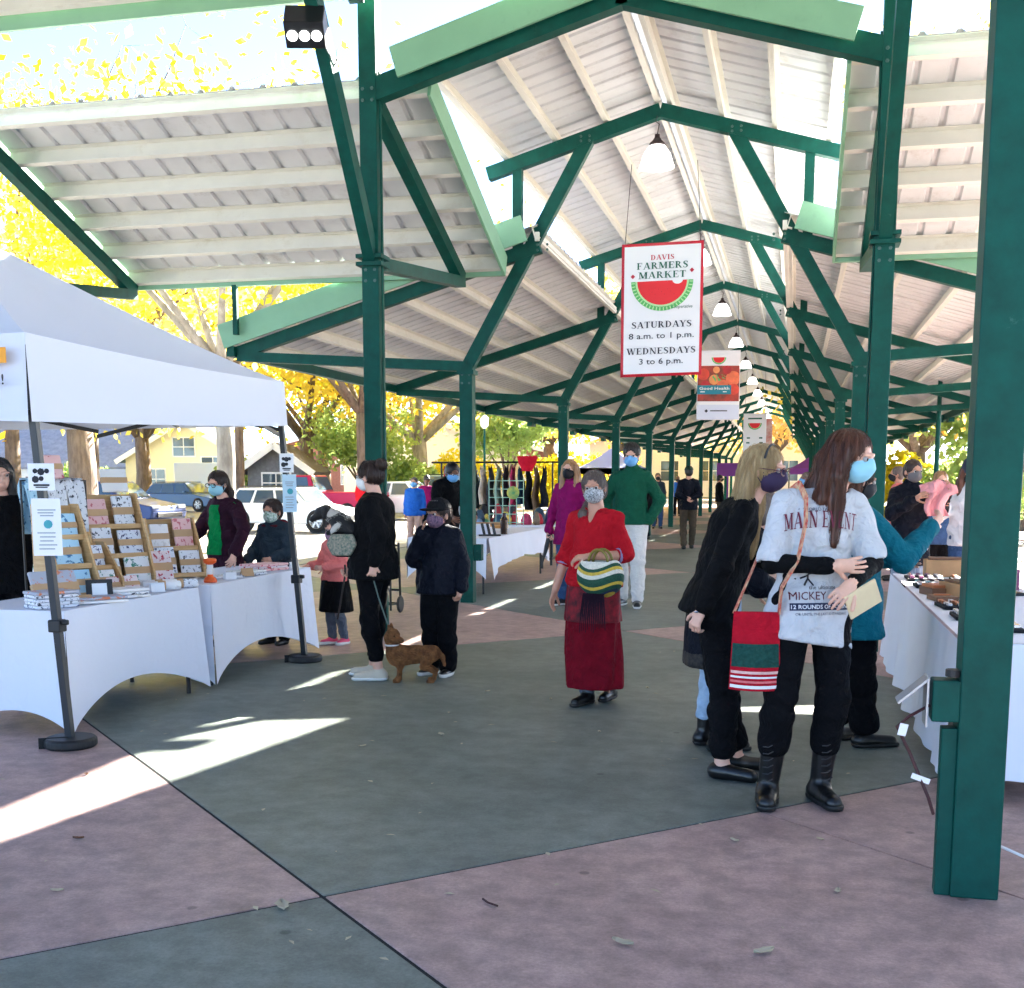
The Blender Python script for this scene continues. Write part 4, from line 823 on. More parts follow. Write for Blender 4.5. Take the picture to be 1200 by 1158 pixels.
# --- small girl
P = Person('small girl in coral pink sweater and dark jacket round her waist, at the table end', -4.08, 10.3, 152, 1.14, dict(elR=(.23, .07, 1.1), wrR=(.17, .27, 1.1), handR=dict(d=(.0, 1, 0), n=(0, 0, -1)), elL=(-.22, .02, 1.1), wrL=(-.05, .22, 1.08), ankL=(-.06, -.1, .085), toeL=(-.1, .03, .03)), h=.0125, hs=1.38, head=(28, -4, 0))
P.top('sweater', K_PINK, .024, -.05, 1.97, amp=.008, f=26, collar=.0); P.skirt(K_BLACK, .98, .46, .14, .2, 'tied_jacket', amp=.02, f=20); P.pants(K_LEG, .008, 1.95, .003, name='leggings'); P.shoes(SH_PNK, 0, SOLE_W, 1.2); P.hair(H_BRN, 'pony', amp=.003); P.mask(M_PPRT)
# --- vendor woman and boy behind the table
P = Person('vendor woman in green top and plum cardigan with pale blue mask behind the towel table', -4.98, 9.92, 158, 1.6, dict(elL=(-.32, .04, 1.14), wrL=(-.36, .2, .93), elR=(.26, .08, 1.12), wrR=(.2, .3, 1.0), head=(0, .06, 1.565)), h=.0135, head=(10, -10, 0), fat=1.05)
P.top('green_top', K_GTOP, .012, -.14, .2, amp=.004, neckz=-.02, vneck=.06); cg = P.top('cardigan', K_PLUM, .026, -.25, 1.93, amp=.008, f=20, neckz=-.02); P.pants(K_PANT, .014); P.shoes(SH_BLK); P.hair(H_BRN, 'pony', .3, fall=[(0, -.1, -.01), (-.05, -.1, -.1), (-.07, -.06, -.2)]); P.mask(M_LBLUE); P.glasses()
vb = MB(); vb.grid(lambda u, v: ((u - .5) * (.19 - .07 * v), .44 * v, 0), 8, 14); print_on(cg, vb.mesh('v', DARK), 'top_front', K_GTOP, P.W((0, 0, .9)), P.M @ V3((-1, 0, 0)), (0, 0, 1), P.e, .006)
P = Person('boy in charcoal hoodie and green printed mask behind the towel table', -4.62, 10.18, 165, 1.32, dict(elL=(-.24, .06, 1.1), wrL=(-.2, .26, 1.05), elR=(.24, .06, 1.1), wrR=(.2, .25, 1.0)), 'tan', h=.0135, hs=1.2, head=(8, -4, 0), fat=1.15)
P.top('hoodie', K_CHAR, .03, -.15, 1.95, amp=.009, f=20, collar=.03); P.pants(K_PANT, .02); P.shoes(SH_BLK); P.hair(H_BRN, 'short'); P.mask(M_GPRT); hd = Field(P.lo, P.hi, .0135); hd.cap(P.W((-.1, -.06, 1.42)), P.W((.1, -.06, 1.42)), .05, .05, .03); hd.cap(P.W((-.1, .05, 1.39)), P.W((.1, .05, 1.39)), .03, .03, .03); solid('hood', hd, cloth('maroon_hood', S(92, 24, 34)), P.e)
# --- woman in black at the frame edge
P = Person('woman with black hood and black top behind the towel displays', -5.42, 7.42, -150, 1.66, dict(elR=(.26, .02, 1.1), wrR=(.2, .2, .95)), h=.016, head=(20, -5, 0))
P.top('black_top', K_BLACK, .03, -.2, 1.95, amp=.008); P.pants(K_PANT, .02); P.shoes(SH_BLK); P.hair(H_BLK, 'long', .4, big=1.1)
# --- man bending behind the post
P = Person('man in black jacket and blue mask looking down at the second stall', -4.5, 15.3, -128, 1.82, dict(chest=(0, .06, 1.23), neck=(0, .1, 1.38), head=(0, .17, 1.5), shR=(.17, .08, 1.34), shL=(-.17, .08, 1.34), elR=(.23, .14, 1.08), wrR=(.18, .36, .98), elL=(-.23, .14, 1.08), wrL=(-.18, .36, .98)), 'brown', h=.018, head=(-8, -24, 0))
P.top('jacket', K_BLACK, .032, -.2, 1.95, amp=.009, collar=.03); P.pants(K_PANT, .02); P.shoes(SH_BLK); P.hair(H_BLK, 'short', amp=.002); P.mask(M_BLUE)
# --- browsers beyond the right-hand table
P = Person('person in dark coat and grey mask holding up a pink shirt beyond the jewellery table', 1.16, 12.9, 196, 1.72, dict(elR=(.24, .1, 1.15), wrR=(.1, .34, 1.3), elL=(-.26, .12, 1.2), wrL=(-.22, .34, 1.38), handL=dict(d=(0, .6, .8), curl=.6)), 'tan', h=.018, head=(10, -6, 0))
P.top('coat', K_NAVY, .032, -.3, 1.95, amp=.009, collar=.04); P.pants(mat('striped_trousers', S(66, 92, 132), .85, col2=S(200, 208, 216), vscale=30, aniso=(8, 8, .05)), .03, flare=.02); P.shoes(SH_BLK); P.hair(H_BRN, 'short'); P.mask(mat('grey_mask_cloth', S(120, 112, 112), .8))
ps = MB(); hp = P.handsd['L']
def shirt_(u, v): a = u - .5; return (hp[0] - .1 + (.34 if v < .3 else .2) * a + .02 * math.sin(7 * v), hp[1] - .06 + .04 * math.sin(11 * u + 5 * v) + .02 * math.sin(27 * u + 9 * v), hp[2] + .05 - .36 * v - .12 * abs(a) * (1 - v))
ps.grid(shirt_, 12, 12); tag(ps.build('shirt', cloth('pale_pink_shirt_cloth', S(240, 166, 168), .08), smooth=True, solid=.012), 'pale pink shirt held up by the person in dark coat', 'shirt')
P = Person('person in white hoodie, jeans and grey beanie browsing beyond the jewellery table', 1.75, 13.1, 150, 1.70, dict(elR=(.25, .12, 1.16), wrR=(.12, .36, 1.25), elL=(-.24, .05, 1.12), wrL=(-.2, .28, 1.05)), h=.018, head=(35, -8, 0))
P.top('hoodie', K_HOOD, .04, -.1, 1.95, amp=.011, f=18, collar=.04); P.pants(K_DENIM, .028, flare=.015); P.shoes(SH_BLK, 0, SOLE_W); P.hair(H_MID, 'long', .3); P.mask(M_BLK); P.cap_hat(cloth('slate_beanie_knit', S(62, 70, 88), .15), brim=False, beanie=True, name='beanie')
P = Person('brown-haired person in denim jacket between the pink shirt and the white hoodie', 1.62, 14.6, 185, 1.62, h=.022, eyes=False)
P.top('jacket', K_DENIM, .03, -.12, 1.95); P.pants(K_PANT, .02); P.hair(H_LBR, 'bob'); P.mask(M_BLK)
# --- people farther off
def far(label, x, y, face, H, top_, pant, hair_, hat=None, J=None, skin='fair', mk=None, h=.026):
    P = Person(label, x, y, face, H, J, skin, h=h, eyes=False, group='shoppers farther off', hands=h < .03)
    P.top('jacket', top_, .03, -.12, 1.95); P.pants(pant, .018); P.shoes(SH_BLK); P.hair(hair_, 'short')
    if mk: P.mask(mk, False)
    if hat: P.cap_hat(hat[0], brim=hat[1] == 'cap', beanie=hat[1] != 'cap', name='hat')
    if hat and hat[1] == 'brim': b = MB(); b.lathe([(.001, 0), (.17, -.01), (.175, 0), (.001, .015)], P.HW((0, -.01, .05)), 18); b.build('hat_brim', hat[0], P.e)
    return P
far('walking man in navy jacket and olive cap seen from behind in the aisle', -2.28, 26.8, 8, 1.82, K_NAVY, K_OLIVE, H_BLK, (cloth('olive_cap', S(44, 62, 46)), 'cap'), dict(elR=(.22, -.16, 1.12), wrR=(.06, -.2, 1.05), elL=(-.22, -.16, 1.12), wrL=(-.06, -.22, 1.03), ankR=(.09, .14, .085), toeR=(.1, .3, .03), ankL=(-.09, -.2, .1), toeL=(-.1, -.04, .03)), h=.02)
far('man in bright blue sweatshirt and pinkish trousers walking in from the car park', -7.9, 24.6, 182, 1.58, K_BLUE, K_KHAKI, H_GRY, None, None, 'tan', M_BLUE, .022)
far('person in magenta top and black hat behind the blue sweatshirt man', -9.3, 30, 200, 1.62, K_MAG, K_BLACK, H_BLK, (BLACK, 'brim'), None, 'brown')
far('black-haired vendor in navy sitting by the clothes rack', -6.15, 23.6, 190, 1.3, K_NAVY, K_PANT, H_BLK, None, None, 'tan')
crowd = [(690, -4.4, 24, 1.72, K_BLACK, K_OLIVE, 'person in black coat and mustard trousers between the posts'), (704, -5.2, 33, 1.68, K_NAVY, K_PANT, 'person in navy with black trousers behind the green pullover man'),
         (770, -3.7, 31, 1.7, K_BLACK, K_PANT, 'person all in black just beside the walking man'), (782, -4.2, 38, 1.75, K_CHAR, K_DENIM, 'person in charcoal and jeans far down the aisle'), (840, -1.6, 38, 1.7, K_TEAL, K_PANT, 'distant shopper in teal near the aisle middle'),
         (850, -1.2, 33, 1.65, K_NAVY, K_KHAKI, 'distant shopper in navy and khaki trousers beside the blonde woman'), (866, -1.3, 44, 1.72, K_OLIVE, K_PANT, 'distant shopper in olive jacket at the aisle end'), (735, -6.9, 46, 1.7, K_WHITE, K_DENIM, 'distant shopper in white top and jeans'),
         (930, 1.1, 30, 1.7, K_MAG, K_PANT, 'distant person in magenta jacket at the purple stall'), (795, -4.9, 52, 1.7, K_BLUE, K_PANT, 'tiny far shopper in blue jacket'), (905, .2, 22, 1.66, K_PINK, K_DENIM, 'shopper in pink top seen past the blonde woman'), (1095, 2.3, 17, 1.68, K_CHAR, K_DENIM, 'shopper in charcoal behind the white hoodie person'), (1050, 1.5, 19, 1.72, K_PINK, K_PANT, 'shopper in coral pink behind the dark coat person'), (700, -5.0, 27, 1.66, K_OLIVE, K_BLACK, 'shopper in olive between second and third left posts'), (760, -4.3, 35, 1.74, K_BLACK, K_DENIM, 'shopper in black and jeans farther down the aisle'), (776, -4.6, 42, 1.6, K_RED, K_PANT, 'small far shopper in red beside the left posts'), (820, -2.4, 40, 1.7, K_BLACK, K_OLIVE, 'far shopper in black ahead of the walking man'), (430, -14.0, 38, 1.7, K_RED, K_DENIM, 'passer-by in red sweater crossing the car park')]
for i, (px, x, y, H, a, b_, lb) in enumerate(crowd): far(lb, x, y, random.choice((0, 170, 190, 90, -80)), H, a, b_, random.choice((H_BLK, H_BRN, H_GRY)), None, None, random.choice(('fair', 'tan', 'brown')), random.choice((M_BLK, M_BLUE)), .032)

# ================================================================ dogs
def dog_field(M, o, k, h, pts):
    F = Field(o + V3((-.4, -.4, -.02)) * k, o + V3((.4, .4, .55)) * k, h)
    for a, b, ra, rb, kk in pts: F.cap(o + M @ V3(a) * k, o + M @ V3(b) * k, ra * k, rb * k, kk * k)
    return F
a = R_(101); M = np.array([[math.cos(a), -math.sin(a), 0], [math.sin(a), math.cos(a), 0], [0, 0, 1]]); o = V3((-2.745, 8.49, 0)); k = 1.02
FUR = mat('tan_dog_fur', S(158, 102, 56), .85, col2=S(84, 46, 22), vscale=30, bump=.8, bscale=120, aniso=(1, 1, .4))
dg = empty('dog', o, 'small tan dog on a leash standing beside the boy, head turned back', 'dog')
ps = [((0, .12, .195), (0, -.02, .205), .078, .062, .02), ((0, -.02, .205), (0, -.13, .212), .058, .06, .02), ((0, .15, .23), (0, .165, .315), .052, .042, .03), ((0, .165, .335), (.0, .155, .345), .05, .05, .02),
      ((-.015, .15, .33), (-.06, .085, .315), .032, .018, .015), ((0, -.16, .235), (0, -.21, .19), .02, .016, .02), ((0, -.21, .19), (0, -.225, .12), .016, .008, .01)]
for s in (-1, 1):
    ps += [((.045 * s, .125, .19), (.046 * s, .1, .115), .034, .019, .02), ((.046 * s, .1, .115), (.046 * s, .112, .05), .016, .0115, .008), ((.046 * s, .112, .05), (.046 * s, .115, .018), .0115, .014, .006), ((.05 * s, .115, .016), (.05 * s, .14, .014), .016, .014, .006),
           ((.05 * s, -.12, .2), (.052 * s, -.075, .125), .05, .028, .02), ((.052 * s, -.075, .125), (.052 * s, -.16, .08), .021, .012, .008), ((.052 * s, -.16, .08), (.052 * s, -.142, .018), .011, .012, .005), ((.052 * s, -.14, .016), (.052 * s, -.11, .014), .016, .014, .006),
           ((.032 * s, .165, .365), (.058 * s, .178, .425), .022, .007, .012)]
F = dog_field(M, o, k, .0085, ps); F.folds(.002, 140, 4); db_ = solid('body', F, FUR, dg); fibres(db_, 8000, .03, mat('tan_dog_guard_hair', S(186, 128, 74), .8, col2=S(96, 56, 28), vscale=25), 5, rad=.0012, axis=M @ V3((0, -1, -.5)), lift=.002, nm='fur', segs=3)
b = MB(); b.lathe([(.001, -.008), (.01, 0), (.001, .008)], o + M @ V3((-.066, .078, .318)) * k, 8); b.build('nose', BLACK, dg, smooth=True)
for s in (-1, 1): b = MB(); b.lathe([(.001, -.006), (.007, 0), (.001, .006)], o + M @ V3((-.046 + .024 * s, .122 + .012 * s * -1, .345)) * k, 8); b.build('eye', IRIS, dg, smooth=True)
b = MB(); b.tube([o + M @ V3((.05 * math.cos(t), .158 + .05 * math.sin(t), .275)) * k for t in np.linspace(0, 6.283, 16)], .007, 6); b.build('collar', mat('white_collar', S(220, 220, 220), .6), dg)
hl = LADY.handsd['L']; le = MB(); n1 = o + M @ V3((0, .12, .28)) * k
le.tube([hl + [0, 0, .02], hl * .75 + n1 * .25 + [0, 0, -.03], hl * .4 + n1 * .6 + [0, 0, -.05], n1], .006, 6); tag(le.build('leash', mat('grey_green_webbing', S(86, 104, 98), .8)), 'grey leash running from the woman in black to the tan dog', 'leash')
# dog held on the chest
o2 = V3(LADY.W((-.02, .2, 1.12))); a = R_(96); M = np.array([[math.cos(a), -math.sin(a), 0], [math.sin(a), math.cos(a), 0], [0, 0, 1]])
d2 = empty('dog', o2, 'black and white dog carried on the chest of the woman in black', 'dog')
WFUR = mat('white_dog_fur', S(226, 218, 206), .85, var=.08, bump=.7, bscale=110); BFUR = mat('black_dog_fur', S(22, 20, 20), .6, bump=.6, bscale=110)
F = Field(o2 - .35, o2 + .4, .0085); 
for p_, q_, r0, r1 in (((0, -.06, .0), (0, .06, .1), .075, .07), ((0, .06, .1), (0, .15, .16), .06, .045), ((.04, .07, .05), (.05, .14, .0), .025, .018), ((-.04, .07, .05), (-.05, .14, .02), .025, .018)): F.cap(o2 + M @ V3(p_), o2 + M @ V3(q_), r0, r1, .03)
F.folds(.003, 110, 6); db_ = solid('body', F, BFUR, d2); F = Field(o2 - .35, o2 + .4, .0085); F.cap(o2 + M @ V3((0, .04, .1)), o2 + M @ V3((0, .13, .155)), .062, .05, .02); F.cap(o2 + M @ V3((-.05, .06, .08)), o2 + M @ V3((-.05, .11, .03)), .03, .02, .02); F.folds(.003, 110, 6); db_ = solid('white_chest', F, WFUR, d2); fibres(db_, 900, .03, WFUR, 6, rad=.0011, axis=M @ V3((0, -1, -.5)), lift=.003, nm='fur', segs=3)
F = Field(o2 - .35, o2 + .45, .0075)
for p_, q_, r0, r1 in (((0, .17, .18), (0, .21, .17), .052, .045), ((0, .21, .165), (-.01, .275, .12), .034, .022), ((.045, .165, .205), (.06, .17, .13), .022, .012), ((-.045, .165, .205), (-.06, .17, .13), .022, .012)): F.cap(o2 + M @ V3(p_), o2 + M @ V3(q_), r0, r1, .02)
solid('head', F, BFUR, d2)
cr = empty('dog_carrier', LADY.W((0, .22, 1.05)), 'small green dog carrier pouch with dotted front on the woman in black', 'carrier')
cc_ = V3(LADY.W((-.06, .2, 1.06))); KM = mat('green_dotted_mesh', S(46, 88, 74), .7, col2=S(176, 160, 140), vscale=55)
b = MB(); ux = LADY.M @ V3((0, 1, 0)); b.prism([(-.12, .0), (-.09, .075), (.08, .075), (.12, .0), (.075, -.085), (-.07, -.085)], cc_ - LADY.M @ V3((.09, 0, 0)), ux, (0, 0, 1), -.04); b.build('front_panel', KM, cr, bevel=.012)
b = MB(); b.prism([(-.13, .02), (-.1, .085), (.1, .085), (.13, .02), (.085, -.1), (-.08, -.1)], cc_ + LADY.M @ V3((-.045, 0, 0)), ux, (0, 0, 1), .2); b.build('pouch', K_BLACK, cr, bevel=.015)
s_ = MB(); h_ = LADY.handsd['R']; s_.tube([h_ + [0, 0, .06], h_ + [-.0, 0, -.02], h_ + [-.06, -.02, -.36]], .008, 6); tag(s_.build('walking_stick', mat('dark_wood', S(46, 34, 30), .5)), 'thin dark stick in the far hand of the woman in black', 'stick')
# ================================================================ white pop-up tent
WTENT = mat('white_tent_fabric', S(226, 231, 243), .7, trans=.14, bump=.15, bscale=4, wrinkle=.0); LEGM = mat('charcoal_tent_steel', S(58, 62, 66), .4, metal=.4); CLOTH = mat('white_spandex_cloth', S(226, 230, 242), .65, bump=.3, bscale=3.5, wrinkle=.12)
tent = empty('pop_up_tent', (-5.6, 7.5, 0), 'white pop-up market tent with pyramid roof and charcoal legs over the towel tables', 'tent')
x0, x1, y0, y1, zt, zb = -7.25, -3.95, 5.68, 8.98, 2.27, 1.93; px, py, pz = -5.6, 7.33, 3.22
cor = [(x1, y0), (x1, y1), (x0, y1), (x0, y0)]
for i in range(4):
    a, c = cor[i], cor[(i + 1) % 4]
    b = MB()
    def roofp(u, v, a=a, c=c):
        ex, ey = a[0] + (c[0] - a[0]) * u, a[1] + (c[1] - a[1]) * u; s = v ** 1.12
        return (ex + (px - ex) * v, ey + (py - ey) * v, zt + (pz - zt) * s - .05 * math.sin(math.pi * v) * (1 - abs(2 * u - 1)) - .02 * math.sin(math.pi * u) * (1 - v))
    b.grid(roofp, 16, 16); b.build('roof_panel', WTENT, tent, smooth=True)
    b = MB(); nx, ny = (c[1] - a[1]), -(c[0] - a[0]); l = math.hypot(nx, ny); nx, ny = nx / l, ny / l
    def val(u, v, a=a, c=c, nx=nx, ny=ny, i=i):
        w = .012 * math.sin(9 * u + i) * v + .015 * v; low = zb + (.0 if i else .0) - .12 * (1 - u) * (i == 0) - .12 * (u) * (i == 3) - .12 * (i == 10)
        return (a[0] + (c[0] - a[0]) * u + nx * w, a[1] + (c[1] - a[1]) * u + ny * w, zt - .02 * math.sin(math.pi * u) + (low - zt) * v + .012 * math.sin(math.pi * u) * v)
    b.grid(val, 24, 5); b.build('valance', WTENT, tent, smooth=True)
legs = [((-3.97, 5.93), (-3.99, 5.74)), ((-3.955, 9.27), (-3.99, 8.94)), ((-7.2, 9.27), (-7.2, 8.94)), ((-7.2, 5.93), (-7.2, 5.74))]
for i, (bs, tp) in enumerate(legs):
    b = MB(); b.beam((*bs, .02), (*tp, 2.2), .042, .042, (1, 0, 0)); lg = b.build('leg', LEGM, tent, bevel=.004)
    at = lambda z: Vector((*bs, 0)).lerp(Vector((*tp, 2.2)), z / 2.2)
    b = MB(); b.box(at(.70), (.075, .075, .07)); b.box(at(.72) + Vector((.05, 0, 0)), (.04, .03, .03)); b.build('height_clamp', BLACK, lg, bevel=.008)
    b = MB(); b.lathe([(.03, 0), (.135, 0), (.145, .012), (.145, .045), (.13, .058), (.03, .058)], (bs[0], bs[1], .0), 28); ft = b.build('weight_plate', BLACK, lg, smooth=False, bevel=.004)
    b = MB(); b.box((bs[0] - .07, bs[1] - .06, .03), (.16, .012, .062), R_(30)); b.build('plate_slot', DARK, ft)
for i in range(4):                            # folding scissor truss under the roof
    a, c = Vector((*legs[i][1], 0)), Vector((*legs[(i + 1) % 4][1], 0)); m = a.lerp(c, .5)
    for p, q in ((a, m), (m, c)):
        b = MB(); b.beam((p.x, p.y, 2.2), (q.x, q.y, 1.86), .014, .03); b.build('truss_bar', BLACKM, tent)
        b = MB(); b.beam((p.x, p.y + .02, 1.9), (q.x, q.y + .02, 2.2), .014, .03); b.build('truss_bar', BLACKM, tent)
    b = MB(); b.beam((a.x, a.y, 2.15), (px, py, 2.35), .014, .03); b.build('truss_bar', BLACKM, tent); 
b = MB(); b.tube([(px, py, 2.25), (px, py, 3.2)], .02, 8); b.build('centre_pole', BLACKM, tent)
ORG = mat('orange_print', S(240, 160, 40), .6); REDP = mat('red_print', S(214, 30, 40), .6)
b = MB(); b.prism([(-.2, 2.11), (-.06, 2.19), (-.0, 2.19), (-.0, 2.11)], (-4.03, 5.628, 0), (1, 0, 0), (0, 0, 1), .004); b.build('logo_patch', ORG, tent)
b = MB(); b.prism([(-.28, 2.08), (-.15, 2.2), (-.08, 2.08)], (-4.03, 5.622, 0), (1, 0, 0), (0, 0, 1), .004); b.build('logo_triangle', REDP, tent)
me = mesh_of_text('Son!', .075, .001, 1.2)
for v in me.vertices: v.co = (-4.12 + v.co.x, 5.618, 2.0 + v.co.y)
me.materials.clear(); me.materials.append(BLACK); tag(link('logo_lettering', me, tent), kind='stuff')
# signs taped to the legs
PAPER = mat('white_paper', S(236, 238, 240), .7); INK = mat('dark_ink', S(40, 44, 50), .8); TEALINK = mat('teal_ink', S(70, 160, 170), .8); SKY_P = mat('pale_blue_paper', S(196, 222, 236), .7)
def leg_sign(nm, leg, z, w, h, label, style, dx=.03):
    bs, tp = legs[leg]; p = Vector((*bs, 0)).lerp(Vector((*tp, 2.2)), z / 2.2) + Vector((dx, -.035, 0)); rz = .28; M = Euler((0, 0, rz)).to_matrix(); e = empty(nm, p, label, 'sign')
    b = MB(); b.box(p, (w, .004, h), M=M); b.build('sheet', PAPER if style != 2 else SKY_P, e)
    f = lambda x, z_: p + M @ Vector((x * w, -.0045, z_ * h))
    if style == 1:
        for i in range(5): b = MB(); b.lathe([(.001, -.001), (.014 + .006 * (i % 2), 0), (.001, .001)], f((i % 3 - 1) * .22, .22 - .28 * (i // 3) - .03 * (i % 2)), 7, M @ Matrix.Rotation(math.pi / 2, 3, 'X')); b.build('flower_print', INK, e)
        b = MB(); b.box(f(0, -.3), (w * .6, .002, .01), M=M); b.box(f(0, -.38), (w * .45, .002, .006), M=M); tag(b.build('printed_lines', INK, e), kind='stuff')
    else:
        b = MB(); b.lathe([(.001, -.001), (.024, 0), (.001, .001)], f(.05, .05), 10, M @ Matrix.Rotation(math.pi / 2, 3, 'X')); b.build('emblem_print', TEALINK, e)
        b = MB(); [b.box(f(.02 * (-1) ** i, .3 - .05 * i if i < 3 else -.1 - .07 * (i - 3)), (w * (.62 - .08 * (i % 3)), .002, .006), M=M) for i in range(8)]; tag(b.build('printed_lines', mat('grey_ink', S(150, 160, 166), .8), e), kind='stuff')
leg_sign('leg_sign', 0, 1.52, .14, .145, 'white sign with black flower prints on the nearer tent leg', 1); leg_sign('leg_sign', 0, 1.25, .155, .31, 'tall white notice with teal emblem on the nearer tent leg', 0)
leg_sign('leg_sign', 1, 1.64, .11, .15, 'small white flower sign on the farther tent leg', 1); leg_sign('leg_sign', 1, 1.40, .11, .3, 'pale blue notice below the flower sign on farther tent leg', 2)
# ================================================================ towel tables
def spandex(label, x0, x1, y0, y1, z=.75, arc=.21):
    e = empty('cloth_table', ((x0 + x1) / 2, (y0 + y1) / 2, 0), label, 'table')
    cs = [(x1, y0), (x1, y1), (x0, y1), (x0, y0)]
    b = MB(); b.grid(lambda u, v: (x0 + (x1 - x0) * u, y0 + (y1 - y0) * v, z - .008 * math.sin(math.pi * u) * math.sin(math.pi * v)), 10, 14); b.build('cloth_top', CLOTH, e, smooth=True)
    for i in range(4):
        a, c = cs[i], cs[(i + 1) % 4]; nx, ny = (c[1] - a[1]), -(c[0] - a[0]); l = math.hypot(nx, ny); nx, ny = nx / l, ny / l; ar = arc if l > 1.2 else arc * .55
        def side(u, v):
            hem = .03 + ar * (math.sin(math.pi * u) ** .75 if 0 < u < 1 else 0); pin = .05 * math.sin(math.pi * u) * v * (1 - .3 * v); flare = .05 * v * abs(2 * u - 1) ** 3
            zz = z + (hem - z) * v; tx, ty = (c[0] - a[0]) / l, (c[1] - a[1]) / l; sh = flare * (1 if u > .5 else -1) * .8
            return (a[0] + (c[0] - a[0]) * u + nx * (flare - pin) + tx * sh, a[1] + (c[1] - a[1]) * u + ny * (flare - pin) + ty * sh, zz)
        b = MB(); b.grid(side, 26, 14); b.build('cloth_side', CLOTH, e, smooth=True)
    for x, y in cs: b = MB(); b.tube([(x + (.06 if x == x0 else -.06), y + (.08 if y == y0 else -.08), 0), (x + (.06 if x == x0 else -.06), y + (.08 if y == y0 else -.08), z - .03)], .016, 8); b.build('leg', BLACKM, e)
    return e
spandex('table in stretched white cloth under the near half of the tent', -4.86, -4.1, 6.12, 7.74)
spandex('table in stretched white cloth at the far end of the tent', -4.87, -4.1, 7.92, 9.78, .752)
WOOD = mat('pale_birch_plywood', S(214, 176, 124), .6, col2=S(190, 146, 92), vscale=5, aniso=(1, 1, 14)); KRAFT = mat('kraft_band', S(196, 158, 116), .8, var=.08)
def pat(name, a, b_, sc_): return mat(name, a, .85, col2=b_, vscale=sc_, ramp=(.56, .6))
TW = [pat('towel_leaf_print', S(232, 232, 230), S(60, 130, 110), 30), pat('towel_black_print', S(230, 230, 232), S(60, 62, 72), 38), pat('towel_blue_print', S(176, 214, 230), S(70, 120, 160), 22), pat('towel_pink_print', S(236, 190, 186), S(206, 110, 116), 26),
      pat('towel_grey_fox', S(178, 180, 190), S(214, 130, 90), 20), pat('towel_navy_print', S(224, 226, 232), S(40, 52, 96), 42), pat('towel_red_print', S(232, 214, 214), S(186, 44, 62), 34), pat('towel_white_plain', S(236, 234, 232), S(214, 210, 206), 12)]
TWN = ['leaf print', 'black print', 'pale blue', 'pink', 'grey fox print', 'navy print', 'red print', 'plain white']
used = {}
def towel(c, w, h, rz, tilt, k, where, th=.022):
    """folded tea towel with a kraft band, face tilted back"""
    M = Euler((tilt, 0, rz)).to_matrix(); lb = 'folded %s towel %s' % (TWN[k], where); e = empty('tea_towel', c, lb, 'towel', 'folded towels for sale')
    p = Vector(c) + M @ Vector((0, 0, h / 2))
    b = MB()
    def f(u, v): return p + M @ Vector(((u - .5) * w, -th / 2 - .004 * math.sin(7 * u + k), (v - .5) * h))
    b.box(p, (w, th, h), M=M); b.build('cloth', TW[k], e, bevel=.007)
    b = MB(); b.box(p, (w + .003, th + .006, h * .24), M=M); b.build('paper_band', KRAFT, e)
    return e
def shelf(c, rz, w, h, d, tiers, label, ks, where):
    """plywood step shelf: two leaning side panels, a tray at each tier"""
    M = Euler((0, 0, rz)).to_matrix(); e = empty('display_shelf', c, label, 'shelf'); o = Vector(c)
    for s in (-1, 1):
        b = MB(); b.prism([(-d / 2, 0), (d / 2, 0), (d / 2, h), (d / 2 - .1, h), (-d / 2, .1)], o + M @ Vector((s * w / 2 - .007, 0, 0)), M @ Vector((0, 1, 0)), (0, 0, 1), .014); b.build('side_panel', WOOD, e)
    b = MB(); b.box(o + M @ Vector((0, d / 2 - .012, h / 2)), (w - .015, .01, h - .02), M=M); b.build('back_panel', WOOD, e)
    for t in range(tiers):
        fz = t / max(1, tiers); yy = -d / 2 + fz * (d - .08) + .06; zz = .02 + fz * (h - .06)
        b = MB(); b.box(o + M @ Vector((0, yy, zz)), (w - .016, .12, .012), M=M); b.build('tray', WOOD, e)
        b = MB(); b.box(o + M @ Vector((0, yy - .06, zz + .014)), (w - .016, .01, .03), M=M); b.build('lip', WOOD, e)
        n = max(1, int(w / .17))
        for q in range(n):
            k = ks[(t * n + q) % len(ks)]
            towel(o + M @ Vector(((q + .5) / n * w - w / 2, yy - .02, zz + .008)), w / n * random.uniform(.74, .9), min(.24, (h - .02) / tiers * random.uniform(.8, 1.08)), rz + random.uniform(-.12, .12), -.28 + random.uniform(-.1, .06), k, 'on tier %s of %s' % (['one', 'two', 'three', 'four'][t] + (', slot %s' % ['one', 'two', 'three'][q] if n > 1 else ''), where))
shelf((-4.5, 6.78, .752), R_(62), .26, .6, .34, 3, 'tall plywood shelf with pale blue towels beside the near tent leg', [2, 2, 2], 'the shelf beside near tent leg')
shelf((-4.62, 7.55, .752), R_(55), .40, .66, .36, 3, 'wide plywood shelf with leaf and print towels in the table middle', [7, 0, 1, 5, 3, 1], 'the wide middle shelf')
shelf((-4.66, 8.42, .754), R_(50), .38, .46, .32, 2, 'low plywood shelf with pink and grey towels near the vendor woman', [5, 1, 7, 3], 'the low shelf near vendor')
shelf((-4.55, 7.16, .752), R_(66), .24, .34, .3, 2, 'short plywood shelf with holiday towels in front of the middle', [0, 5], 'the short front shelf')
